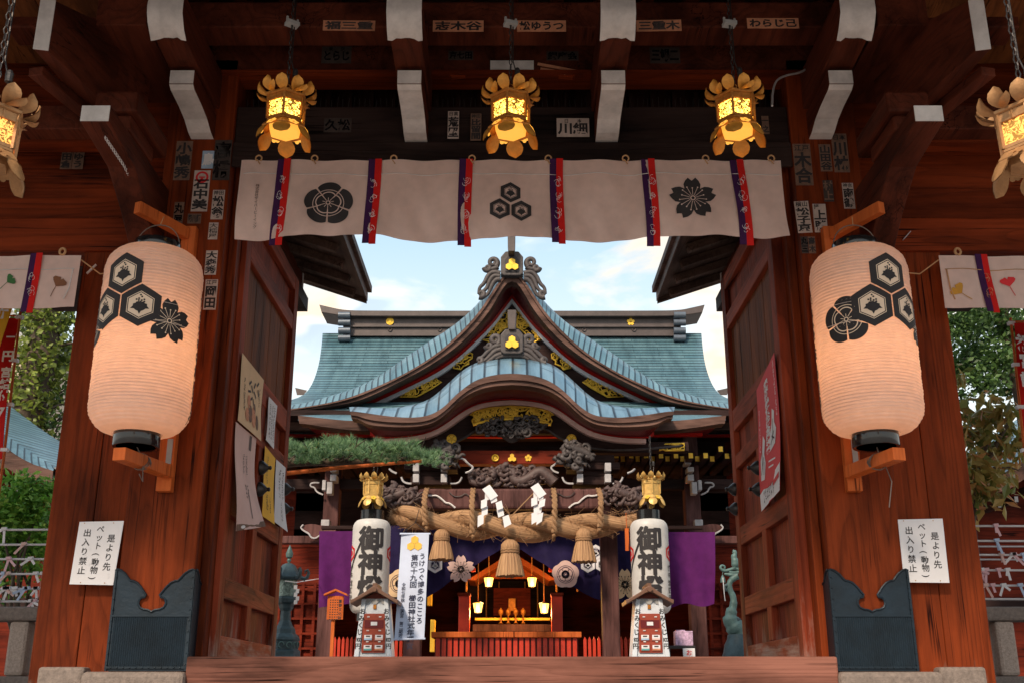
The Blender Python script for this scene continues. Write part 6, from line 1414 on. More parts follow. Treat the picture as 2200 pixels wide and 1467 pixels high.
for px, py, r, m1 in ((990, 1222, 30, 'paperp'), (1343, 1255, 33, 'paperc')):
    d, l = sakura(*cc_(px, py), r * k); mb = MB(); mb.tris(d, lambda u, v: (u, 18.152, v), 0); mb.tris(l, lambda u, v: (u, 18.147, v), 1); mb.build('blossom_crest', [m1, 'ink'], ic)
mb = MB()
for px, py in ((935, 1213), (1263, 1212), (1295, 1212), (1280, 1186)): mb.tris(hexcrest(*cc_(px, py), 17 * k), lambda u, v: (u, 18.15, v))
mb.build('hexagon_crest', 'silver', ic)
hbox('curtain_rail', 690, 1510, 1128, 1136, 18.5, .1, 'halldark')
M['fretbronze'] = pbr('pierced_bronze', (.16, .22, .20), .5, .3, var=.9, scale=40, bs=.5, bscale=40)
for nm, c in (('standwhite', (.62, .66, .72)), ('panelred', (.30, .045, .02)), ('roofbrown', (.16, .075, .045)), ('leafteal', (.12, .35, .35)), ('gcrest', (.78, .46, .06)), ('inkblue', (.015, .018, .05))): M[nm] = pbr('paint_' + nm, c, .55, var=.12, bs=.04)
for nm, c in (('slipp', (.72, .46, .50)), ('slipb', (.46, .56, .74))): M[nm] = pbr('slip_' + nm, c, .8, var=.05, bs=0)
# ------------------------------------------------------------------ things standing in the court
FL = -0.12
# hanging vertical banner
Y = 16.4; cs = [(862, 1146), (922, 1146), (911, 1371), (847, 1373)]
a, b, c, d = [P(x, y, Y) for x, y in cs]
def bfn(u, v, off=0.0):
    q = (d + (c - d) * u) + ((a + (b - a) * u) - (d + (c - d) * u)) * v
    return Vector((q.x, Y - off + .03 * math.sin(3 * v + 2 * u) + .012 * math.sin(9 * v), q.z))
vb = thing('vertical_banner', 'tall pale blue banner with gold hexagons and black writing at the hall', 'banner', (c + d) / 2)
rows = [[bfn(j / 8, i / 24) for j in range(9)] for i in range(25)]
mb = MB().loft(rows); mb.loft([[p + Vector((0, .006, 0)) for p in r] for r in rows]); bc = mb.build('cloth', 'paperb', vb, smooth='full')
W, H = (b - a).length, (a - d).length; g = lambda u, v: bfn(u / W, v / H, .008)
mb = MB(); hx_ = .062
for dx, dy in ((0, 1), (-.87, -.5), (.87, -.5)): mb.tris([(hexo(W * .5 + dx * hx_ * 1.03, H * .90 + dy * hx_ * 1.03, hx_), [])], g)
mb.build('gold_crest', 'gcrest', bc)
mb = MB(); column(mb, 'うけつぐ博多のこころ', g, W * .80, H * .815, .100, .104, bold=.012, sv=.098); column(mb, '第四十九回 櫛田神社式年遷宮', g, W * .53, H * .80, .108, .0985, bold=.015, sv=.096); column(mb, '令和七年秋 上遷宮 第二期竣工', g, W * .20, H * .53, .06, .056, bold=.01); mb.build('writing', 'inkblue', bc)
mb = MB(); mb.tube([a + Vector((-.02, -.01, 0)), b + Vector((.02, -.01, 0))], .014, 6); mb.tube([d + Vector((-.02, -.01, 0)), c + Vector((.02, -.01, 0))], .014, 6); mb.build('rod', 'paperb', vb)
mb = MB(); m_ = (a + b) / 2 + Vector((0, 0, .17)); mb.tube([a, m_, b], .006, 4); mb.tube([m_, m_ + Vector((0, .6, .3))], .006, 4); mb.build('string', 'iron', vb)
# fortune stands
def fortune_stand(px, lab):
    Y = 16.0; x0 = P(px, 1340, Y).x; o = thing('fortune_stand', lab, 'fortune stand', (x0, Y, FL), 'white fortune slip stands')
    f = lambda x, z, y=0.0: Vector((x0 + x, Y + y, z))
    hw = lambda z: .19 + (1.31 - z) * .0966
    mb = MB(); mb.hexa([f(-hw(FL), FL), f(hw(FL), FL), f(hw(1.31), 1.31), f(-hw(1.31), 1.31)], [f(-hw(FL), FL, .42), f(hw(FL), FL, .42), f(hw(1.31), 1.31, .42), f(-hw(1.31), 1.31, .42)]); bd = mb.build('cabinet', 'standwhite', o, bev=.01)
    mb = MB()
    for s in (-1, 1): mb.hexa([f(s * hw(FL), FL, -.03), f(s * (hw(FL) - .075), FL, -.03), f(s * (hw(1.30) - .06), 1.30, -.03), f(s * hw(1.30), 1.30, -.03)], [f(s * hw(FL), FL, -.001), f(s * (hw(FL) - .075), FL, -.001), f(s * (hw(1.30) - .06), 1.30, -.001), f(s * hw(1.30), 1.30, -.001)])
    fr = mb.build('side_strip', 'standwhite', o, bev=.006)
    mb = MB()
    for s in (-1, 1):
        for i, ch in enumerate('おみくじ'): z = 1.13 - i * .095; put(mb, ch, lambda u, v: tuple(f(u, v, -.034)), s * (hw(z) - .036), z, .088, None, 0, .02)
        z = .735; put(mb, '百', lambda u, v: tuple(f(u, v, -.034)), 9, 9, .01) if False else None
        for k, ch in enumerate('100'): put(mb, ch, lambda u, v: tuple(f(u, v, -.034)), s * (hw(.745) - .036) + (k - 1) * .024, .74, .075, None, 0, .02)
        put(mb, '円', lambda u, v: tuple(f(u, v, -.034)), s * (hw(.65) - .036), .65, .085, None, 0, .02)
    mb.build('writing', 'ink', fr)
    mb = MB(); mb.box(x0 - .165, x0 + .165, Y - .022, Y - .001, .56, 1.10); pn = mb.build('drawer_panel', 'panelred', o, bev=.004)
    mb = MB(); mb.box(x0 - .135, x0 + .135, Y - .03, Y - .0225, .90, 1.01); mb.build('slot', 'deepred', pn); mb = MB(); mb.box(x0 - .045, x0 + .045, Y - .036, Y - .0305, .935, .985); mb.build('label_card', 'paperw', pn)
    for i, (cx, cz) in enumerate(((-.078, .775), (.078, .775), (-.078, .635), (.078, .635))):
        mb = MB(); mb.box(x0 + cx - .070, x0 + cx + .070, Y - .030, Y - .0225, cz - .055, cz + .055); mb.build('drawer', 'panelred', pn, bev=.003)
        mb = MB(); mb.box(x0 + cx - .055, x0 + cx + .055, Y - .036, Y - .0305, cz - .042, cz + .030); lc = mb.build('label_card', 'paperw', pn)
        mb = MB(); mb.box(x0 + cx - .055, x0 + cx + .055, Y - .038, Y - .0365, cz - .042, cz - .018, 0); mb.box(x0 + cx - .03, x0 + cx + .03, Y - .038, Y - .0365, cz + .002, cz + .02, 1); mb.build('card_print', [('stkblue', 'paperp', 'leafteal', 'stkor')[i], 'inkgrey'], pn)
    for cx, cz in ((-.085, 1.055), (.085, 1.055), (-.085, .865), (.085, .865), (-.085, .712), (.085, .712)): mb = MB(); mb.obox((x0 + cx - .018, Y - .028, cz), (x0 + cx + .018, Y - .028, cz), .010, .014); mb.build('pull', 'white', pn)
    mb = MB(); mb.box(x0 - .022, x0 + .022, Y - .016, Y - .001, 1.165, 1.225); mb.build('coin_slot', 'brass', o)
    mb = MB(); sc = [(-.19, 1.31), (.19, 1.31), (.19, 1.28)] + [(.19 - .38 * i / 24, 1.275 - .045 * abs(math.sin(i / 24 * math.pi * 3)) - .02 * (i in (0, 24))) for i in range(25)] + [(-.19, 1.28)]
    mb.extr([f(x, z, -.014) for x, z in sc], (0, .012, 0)); mb.build('scalloped_trim', 'concrete', o)
    for k in range(13): mb = MB(); x = -.15 + .025 * k; mb.tube([f(x, 1.292, -.018), f(x, 1.292, -.012)], .007, 6); mb.build('trim_bead', 'white', o)
    mb = MB(); 
    for k in range(7): x = -.24 + .08 * k; mb.tube([f(x - .03, .36, -.006), f(x, .41, -.006), f(x + .03, .36, -.006), f(x + .05, .41, -.006)], .006, 4)
    mb.build('foot_pattern', 'ink', o)
    out = [(-.345, 1.285), (-.30, 1.30), (-.22, 1.345), (-.12, 1.405), (-.05, 1.46), (0, 1.48), (.05, 1.46), (.12, 1.405), (.22, 1.345), (.30, 1.30), (.345, 1.285), (.335, 1.225), (.25, 1.275), (.14, 1.335), (.06, 1.38), (0, 1.40), (-.06, 1.38), (-.14, 1.335), (-.25, 1.275), (-.335, 1.225)]
    mb = MB(); mb.extr([f(x, z, -.13) for x, z in out], (0, .64, 0)); rf = mb.build('roof', 'roofbrown', o, bev=.008)
    mb = MB(); mb.lathe([(0, 0), (.035, 0), (.035, .04), (0, .04)], (0, 0, 0), 14); m2 = MB(); m2.add([(x0 + v.x, Y - .13 - v.z, 1.43 + v.y) for v in mb.v], mb.f); m2.box(x0 - .03, x0 + .03, Y - .12, Y + .5, 1.465, 1.52); m2.build('ridge_end', 'roofbrown', rf)
    mb = MB(); mb.extr([f(x, z, .05) for x, z in [(-.19, 1.31), (.19, 1.31), (0, 1.405)]], (0, .3, 0)); mb.build('gable', 'panelred', o)
fortune_stand(804, 'white fortune slip stand with brown gabled roof beside the blue-white banner'); fortune_stand(1396, 'white fortune slip stand with brown gabled roof beside the lilac leaflet box')
# orange wooden notice
Y = 16.6; p = P(712, 1410, Y); o = thing('wooden_notice', 'small orange wooden notice board under a tiny roof, on a post', 'notice board', (p.x, Y, FL))
x0, x1, z0, z1 = P(703, 1300, Y).x, P(738, 1300, Y).x, P(720, 1330, Y).z, P(720, 1279, Y).z; xm = (x0 + x1) / 2 - .03
mb = MB(); mb.box(x0, x1, Y, Y + .03, z0, z1); bdd = mb.build('board', 'orange', o, bev=.004); mb = MB(); mb.box(xm - .025, xm + .025, Y + .031, Y + .08, FL, z1); mb.build('post', 'orange', o, bev=.004)
mb = MB(); mb.extr([(x0 - .05, Y - .06, z1 - .0), (xm + .03, Y - .06, z1 + .07), (x1 + .05, Y - .06, z1), (x1 + .05, Y - .06, z1 + .025), (xm + .03, Y - .06, z1 + .10), (x0 - .05, Y - .06, z1 + .025)], (0, .16, 0)); mb.build('roof', 'orange', o)
mb = MB(); g_ = random.Random(4); column(mb, '重要文化財', lambda u, v: (u, Y - .003, v), x1 - .05, z1 - .05, .055, .06, bold=.01)
for k in range(4):
    for q in range(9): u = x1 - .09 - k * .035; v = z1 - .06 - q * .035; mb.box(u - .009, u + .009, Y - .003, Y - .001, v - .008, v + .006)
mb.build('writing', 'ink', bdd)
# leaflet stand
Y = 16.9; o = thing('leaflet_stand', 'dark low stand with a lilac printed box and white card', 'leaflet stand', (P(1470, 1400, Y).x, Y, FL))
def bxp(px0, px1, py0, py1, th, mat, nm, par, dy=0.0):
    m_ = (py0 + py1) / 2; l, r = P(px0, m_, Y).x, P(px1, m_, Y).x; mb = MB(); mb.box(l, r, Y + dy, Y + dy + th, P(0, py1, Y).z, P(0, py0, Y).z); return mb.build(nm, mat, par, bev=.005)
bxp(1436, 1494, 1386, 1391, .4, 'dimbox', 'table_top', o)
for x in (1440, 1490): bxp(x - 2, x + 2, 1391.5, 1470, .05, 'dimbox', 'leg', o)
lb = bxp(1452, 1490, 1354, 1385.5, .2, 'pinkbox', 'leaflet_box', o, .05); bxp(1458, 1478, 1350, 1358, .1, 'pinkbox', 'leaflet', o, .28); wc = bxp(1467, 1493, 1392, 1445, .02, 'paperw', 'white_card', o, -.06)
mb = MB(); column(mb, 'お守', lambda u, v: (u, Y - .063, v), P(1479, 1400, Y).x, P(0, 1395, Y).z, .09, .09); mb.build('writing', 'paperr', wc)
p = P(1348, 1182, 17.0); q = P(1348, 1134, 17.0); mb = MB(); mb.box(p.x - .03, p.x + .03, 17.0, 17.02, p.z, q.z); mb.tube([(p.x, 17.01, q.z), (p.x, 17.05, q.z + .25)], .006, 4); o = mb.build('wooden_tag', 'orange', None, loc=p); tag(o, 'narrow orange wooden tag hanging by the bare porch post', 'tag')
# bronze lantern, crane statue
def hexlathe(mb, prof, c, n=6, a=.3):
    vs = [Vector((c.x + r * math.cos(a + 6.2832 * j / n), c.y + r * math.sin(a + 6.2832 * j / n), z)) for r, z in prof for j in range(n)]
    mb.add(vs, [(i * n + j, i * n + (j + 1) % n, (i + 1) * n + (j + 1) % n, (i + 1) * n + j) for i in range(len(prof) - 1) for j in range(n)] + [tuple(range(n - 1, -1, -1)), tuple((len(prof) - 1) * n + j for j in range(n))])
def prof_px(cx, pr, Y): k = Y / 2330 / 1.02; return [(r * k, P(cx, y, Y).z) for r, y in pr]
Y = 14.5; c = P(615, 1300, Y); o = thing('bronze_lantern', 'green bronze lantern on a tiered pedestal beside the posters door', 'stone lantern', (c.x, Y, FL)); o['category'] = 'bronze lantern'
mb = MB(); mb.lathe(prof_px(615, [(0, 1169), (5, 1180), (8, 1188), (7, 1196), (3, 1199), (5, 1203), (2.5, 1207), (3, 1213), (0, 1213)][::-1], Y), (c.x, Y, 0), 14); mb.build('finial', 'bronzeg', o, smooth=True)
mb = MB(); hexlathe(mb, prof_px(615, [(30, 1245), (33, 1240), (28, 1232), (20, 1224), (14, 1213), (6, 1209)], Y), c)
k = Y / 2330
for j in range(6):
    a_ = .3 + j * 1.0472; q = [Vector((c.x + r * k * math.cos(a_), Y + r * k * math.sin(a_), P(615, y, Y).z)) for r, y in ((28, 1240), (34, 1242), (40, 1238), (43, 1229), (40, 1222), (35, 1224), (35, 1230))]; mb.tube(q, [.030, .028, .024, .020, .016, .012, .008], 6)
mb.build('cap', 'bronze', o, smooth=True)
mb = MB(); hexlathe(mb, prof_px(615, [(19, 1281), (20, 1280), (20, 1246), (19, 1245)], Y), c); mb.build('light_chamber', 'fretbronze', o)
mb = MB(); hexlathe(mb, prof_px(615, [(40, 1475), (40, 1412), (36, 1408), (36, 1398), (31, 1394), (31, 1376), (34, 1374), (32, 1368), (24, 1360), (22, 1350), (17, 1344), (12, 1332), (11, 1312), (15, 1306), (17, 1298), (24, 1294), (26, 1285), (22, 1281)], Y), c); mb.build('pedestal', 'bronze', o, bev=.01)
mb = MB()
for j in range(6):
    a_ = .3 + (j + .5) * 1.0472; r = 28 * k; cc = Vector((c.x + r * math.cos(a_), Y + r * math.sin(a_), P(615, 1385, Y).z)); tn = Vector((-math.sin(a_), math.cos(a_), 0))
    for s in (-1, 1): mb.tube([cc + tn * (.05 * s + .035 * math.cos(q)) + Vector((0, 0, .035 * math.sin(q))) for q in [w * .6 for w in range(9)]], .008, 5)
mb.build('pedestal_relief', 'bronzeg', o)
mb = MB(); m0 = P(637, 1250, 14.2); mb.tube([P(612, 1247, 14.15), m0, P(700, 1240, 19.55)], .006, 4)
for i in range(5): mb.extr([P(632 + (i % 2) * 4 + x, 1256 + 8 * i + y, 14.18 - .01 * i) for x, y in ((0, 0), (7, 0), (6, 9), (-1, 9))], (0, .004, 0))
ob_ = mb.build('paper_streamer', 'paperw', None, loc=m0); tag(ob_, 'small white paper streamer on a string at the bronze lantern', 'paper streamer')
Y = 14.5; c = P(1572, 1300, Y); o = thing('crane_statue', 'green bronze crane statue holding a curled branch by the red-poster door', 'statue', (c.x, Y, FL))
mb = MB(); T = lambda pts, r: mb.tube([P(x, y, Y - dz) for x, y, dz in [(p_ + (0,)) [:3] for p_ in smooth(pts)]], r, 10)
def TT(pts, rs): q = smooth(pts, 2); n_ = len(q); mb.tube([P(x, y, Y) for x, y in q], [rs[0] + (rs[1] - rs[0]) * i / (n_ - 1) if len(rs) == 2 else rs[min(len(rs) - 1, int(i / (n_ - 1) * (len(rs) - 1) + .5))] for i in range(n_)], 10)
TT([(1592, 1370), (1588, 1356), (1578, 1345), (1570, 1332), (1570, 1316), (1576, 1300), (1576, 1282), (1568, 1266), (1566, 1252), (1574, 1242), (1584, 1236)], [.10, .12, .13, .11, .075, .05, .042, .038, .038, .045, .05]); TT([(1584, 1236), (1570, 1234), (1556, 1232)], [.045, .012]); mb.build('crane_body', 'bronzeg', o, smooth='full')
mb = MB(); TT([(1582, 1350), (1574, 1338), (1577, 1318)], [.05, .10, .02]); TT([(1562, 1268), (1556, 1262), (1558, 1256), (1566, 1258)], [.02, .03]); mb.build('wing', 'bronze', o, smooth='full')
mb = MB(); TT([(1595, 1226), (1580, 1219), (1566, 1224), (1556, 1226), (1547, 1220), (1550, 1213), (1558, 1216), (1556, 1222)], [.028, .012]); TT([(1590, 1228), (1578, 1230), (1566, 1228)], [.03, .02]); TT([(1578, 1220), (1580, 1205), (1576, 1196), (1580, 1188), (1575, 1180)], [.03, .05, .04, .03, .012]); mb.build('curled_branch', 'bronzeg', o, smooth='full')
mb = MB(); b_ = P(1553, 1242, Y); mb.lathe([(.035, -.05), (.030, 0), (.012, .04), (0, .05)], b_, 10); mb.tube([b_ + Vector((0, 0, .05)), P(1553, 1224, Y)], .005, 4); mb.build('bell', 'bronzeg', o, smooth=True)
c2 = P(1582, 1300, Y); mb = MB(); mb.lathe(prof_px(1582, [(40, 1475), (38, 1412), (33, 1400), (30, 1384), (24, 1372), (22, 1362), (0, 1360)], Y), (c2.x, Y, 0), 24); mb.build('pedestal', 'bronze', o, smooth=True)
for i in range(1): mb = MB(); mb.tube([P(1553, 1240, 14.3), P(1556, 1275, 14.2), P(1558, 1290, 14.2)], .006, 4); mb.build('cord', 'cord', o)
# ------------------------------------------------------------------ planting
def leafcloud(mb, pts, size, rg, droop=.3, asp=.5):
    for c in pts:
        d = Vector((rg.gauss(0, 1), rg.gauss(0, 1), rg.gauss(-droop, .7))).normalized(); s = size * rg.uniform(.4, 1.0) * rg.uniform(.8, 1.6)
        w = d.orthogonal().normalized(); w.rotate(Matrix.Rotation(rg.uniform(0, 6.28), 3, d)); n_ = d.cross(w)
        c = Vector(c); a_ = c; b_ = c + d * s * .5 + w * s * asp * .5 + n_ * s * .06; e_ = c + d * s; f_ = c + d * s * .5 - w * s * asp * .5 + n_ * s * .06
        mb.add([a_, b_, e_, f_], [(0, 1, 2), (0, 2, 3)])
def blob_pts(rg, c, r, n, squash=1.0, shell=.45):
    out = []
    for _ in range(n):
        d = Vector((rg.gauss(0, 1), rg.gauss(0, 1), rg.gauss(0, 1))).normalized() * r * (rg.uniform(shell, 1.0)); d.z *= squash; out.append(Vector(c) + d)
    return out
def limb(mb, pts, r0, r1, n=8):
    q = [Vector(p) for p in smooth([tuple(p) for p in pts], 2)]; m_ = len(q); mb.tube(q, [r0 + (r1 - r0) * i / (m_ - 1) for i in range(m_)], n)
rg = random.Random(21)
# trained pine branch on a pole
Y = 13.3; o = thing('pine_tree', 'long trained pine branch resting on a pole above the hall curtain', 'pine tree', (P(520, 1400, Y).x, Y, FL))
mb = MB(); limb(mb, [(o.location.x - .3, Y + .3, FL), (o.location.x - .1, Y + .2, 1.2), (o.location.x - .3, Y + .1, 2.2), tuple(P(540, 1000, Y)), tuple(P(640, 990, Y)), tuple(P(760, 992, Y)), tuple(P(880, 985, Y))], .12, .025); 
for _ in range(60):
    t_ = rg.random(); p0 = P(545 + 370 * t_, 993 - 6 * t_, Y + rg.uniform(-.1, .1)); limb(mb, [p0, p0 + Vector((rg.uniform(-.05, .2), rg.uniform(-.4, .3), rg.uniform(.02, .10))), p0 + Vector((rg.uniform(.0, .35), rg.uniform(-.6, .5), rg.uniform(.08, .2)))], .010, .004, 4)
mb.build('trunk', 'bark', o, smooth='full')
mb = MB()
for pad in range(135):
    t_ = (pad + rg.random()) / 135; px = 540 + 390 * t_; up = 950 + (20 * max(0, (t_ - .62) / .38) ** 1.5) + 7 * math.sin(px * .05) + rg.uniform(-4, 4); lo_ = 1000 - 12 * max(0, t_ - .5)
    pc = P(px, up + 8 + (lo_ - up - 12) * rg.random() ** 1.4, Y + rg.uniform(-.6, .6)); pr_ = rg.uniform(.07, .15)
    for tu in range(6):
        c = pc + Vector((rg.gauss(0, pr_), rg.gauss(0, pr_), rg.gauss(0, .022))); ax = Vector((rg.gauss(.1, .35), rg.gauss(-.15, .35), 1)).normalized(); nn = rg.randrange(26, 46)
        for k_ in range(nn):
            d = (ax + Vector((rg.gauss(0, .55), rg.gauss(0, .55), rg.gauss(-.1, .35)))).normalized(); L = rg.uniform(.06, .125); w = d.orthogonal().normalized() * .0040
            mb.add([c - w, c + w, c + d * L], [(0, 1, 2)])
mb.build('needles', 'needle', o, normals=False)
Y = 13.2; a, b = P(560, 1022, Y), P(906, 990, Y); mb = MB(); mb.tube([a, (a + b) / 2 + Vector((0, 0, .015)), b], [.03, .026, .018], 8); mb.obox(a + Vector((.25, .05, 0)), Vector((a.x + .25, Y + .05, FL)), .06, .06, (0, 1, 0)); sp = mb.build('support_pole', 'orange', None, smooth=True, loc=(a.x + .25, Y, FL)); tag(sp, 'thin bamboo-coloured pole propping up the pine branch', 'pole')
# left side bay: ivy-clad leaning tree, shrub
Y = 20.0; KT = 1.54; o = thing('leaning_tree', 'leaning trunk wrapped in ivy between the red banner and the gate pillar', 'tree', tuple(P(30, 1420, Y)))
tp = [P(20, 1420, Y), P(15, 1150, Y), P(36, 960, Y), P(62, 860, Y), P(88, 780, Y), P(100, 700, Y), P(98, 620, Y), P(110, 520, Y)]
mb = MB(); limb(mb, tp, .40, .23, 12); tr = mb.build('trunk', 'bark', o, smooth='full')
mb = MB(); limb(mb, [P(98, 700, Y), P(130, 660, Y), P(165, 630, Y), P(230, 580, Y)], .08, .02); limb(mb, [P(90, 770, Y), P(130, 740, Y), P(180, 735, Y)], .05, .012); limb(mb, [P(60, 860, Y), P(20, 800, Y), P(-30, 770, Y)], .045, .01); limb(mb, [P(60, 870, Y), P(100, 880, Y), P(150, 860, Y + .4)], .05, .01)
for _ in range(26): x, y = rg.uniform(60, 170), rg.uniform(780, 980); limb(mb, [P(x, y, Y + .5), P(x + rg.uniform(10, 40), y - rg.uniform(10, 40), Y + .5), P(x + rg.uniform(20, 80), y - rg.uniform(20, 70), Y + .5)], .018, .006, 4)
mb.build('branch', 'bark', o, smooth='full')
mb = MB(); q = [Vector(p) for p in smooth([tuple(p) for p in tp], 2)]
for i in range(5200):
    j = rg.randrange(2, len(q) - 1); c = q[j] + (q[j + 1] - q[j]) * rg.random(); a_ = rg.uniform(0, 6.28); r = KT * rg.uniform(.16, .34) * (1.2 if rg.random() < .2 else 1); leafcloud(mb, [c + Vector((r * math.cos(a_), r * math.sin(a_), 0))], .13, rg, .5, .8)
mb.build('ivy', 'ivy', o, normals=False)
mb = MB()
for cx, cy, r, n in ((70, 640, .34, 600), (110, 660, .24, 420), (60, 690, .22, 260), (135, 690, .18, 160), (150, 760, .22, 120), (130, 850, .26, 150), (110, 910, .26, 120), (160, 830, .2, 80), (60, 590, .5, 500), (15, 830, .3, 50), (140, 940, .22, 70)): leafcloud(mb, blob_pts(rg, P(cx, cy, Y + rg.uniform(-.3, .9)), r * KT, n, .8, .1), .115, rg, .4, .6)
mb.build('crown', 'leafd', o, normals=False)
Y = 11.6; o = thing('green_shrub', 'bright glossy green shrub behind the strings of tied fortune slips', 'shrub', tuple(P(40, 1400, Y)))
mb = MB()
for k_ in range(9): limb(mb, [P(40, 1400, Y), P(40 + rg.uniform(-60, 60), 1250, Y + rg.uniform(-.3, .3)), P(40 + rg.uniform(-110, 80), rg.uniform(1020, 1150), Y + rg.uniform(-.4, .4))], .025, .006, 5)
mb.build('stem', 'bark', o, smooth='full'); mb = MB()
for cx, cy, r, n in ((20, 1090, .38, 1100), (70, 1100, .30, 800), (-30, 1120, .4, 700), (50, 1160, .36, 800), (0, 1190, .36, 500), (95, 1160, .2, 250), (80, 1200, .25, 200), (50, 1040, .16, 180), (95, 1050, .16, 130), (20, 1250, .3, 130)): leafcloud(mb, blob_pts(rg, P(cx, cy, Y + rg.uniform(-.2, .2)), r, n, .9, .2), .085, rg, -.3, .5)
mb.build('foliage', 'leaf', o, normals=False)
# right side bay: evergreen, autumn-leaved shrub
Y = 14.5; o = thing('evergreen_tree', 'dense dark green tree under the ginkgo curtain beside the red banner', 'tree', tuple(P(2160, 1420, Y)))
mb = MB(); limb(mb, [P(2260, 1420, Y), P(2240, 1100, Y), P(2200, 850, Y), P(2160, 700, Y), P(2120, 560, Y)], .2, .05, 10); limb(mb, [P(2200, 850, Y), P(2130, 790, Y), P(2070, 770, Y)], .06, .015); limb(mb, [P(2180, 760, Y), P(2150, 680, Y), P(2190, 620, Y)], .06, .015); mb.build('trunk', 'bark', o, smooth='full'); mb = MB()
for cx, cy, r, n in ((2060, 700, .48, 1000), (2120, 680, .52, 1200), (2180, 700, .55, 1000), (2090, 760, .45, 950), (2150, 770, .45, 950), (2110, 820, .36, 600), (2060, 790, .30, 450), (2190, 790, .36, 450), (2150, 640, .5, 800), (2070, 640, .5, 700), (2180, 620, .5, 500), (2055, 850, .2, 160), (2160, 835, .25, 260)): leafcloud(mb, blob_pts(rg, P(cx, cy, Y + rg.uniform(-.5, .6)), r, n, .75, .15), .085, rg, .3, .6)
mb.build('crown', 'leafd', o, normals=False)
Y = 10.5; o = thing('autumn_shrub', 'open small tree with yellow and rust leaves beside the notice pillar', 'small tree', tuple(P(2090, 1420, Y)))
mb = MB(); limb(mb, [P(2070, 1420, Y), P(2075, 1200, Y), P(2105, 1030, Y), P(2150, 930, Y), P(2190, 880, Y)], .045, .012); limb(mb, [P(2100, 1040, Y), P(2120, 960, Y), P(2128, 850, Y)], .03, .008); limb(mb, [P(2080, 1150, Y), P(2055, 900, Y), P(2050, 800, Y)], .02, .006); limb(mb, [P(2110, 1010, Y), P(2160, 1000, Y), P(2190, 1010, Y)], .02, .005); mb.build('branch', 'bark', o, smooth='full'); mb = MB()
for cx, cy, r, n in ((2055, 880, .22, 60), (2085, 930, .28, 130), (2120, 900, .3, 120), (2150, 950, .3, 130), (2075, 990, .28, 140), (2110, 1010, .26, 130), (2060, 1050, .22, 110), (2120, 1050, .22, 90), (2150, 1020, .2, 60), (2065, 800, .10, 26), (2070, 1100, .14, 30), (2180, 930, .2, 50), (2150, 880, .2, 60)): leafcloud(mb, blob_pts(rg, P(cx, cy, Y + rg.uniform(-.3, .3)), r, n, 1, .1), .155, rg, .9, .42)
mb.build('foliage', 'leafa', o, normals=False)
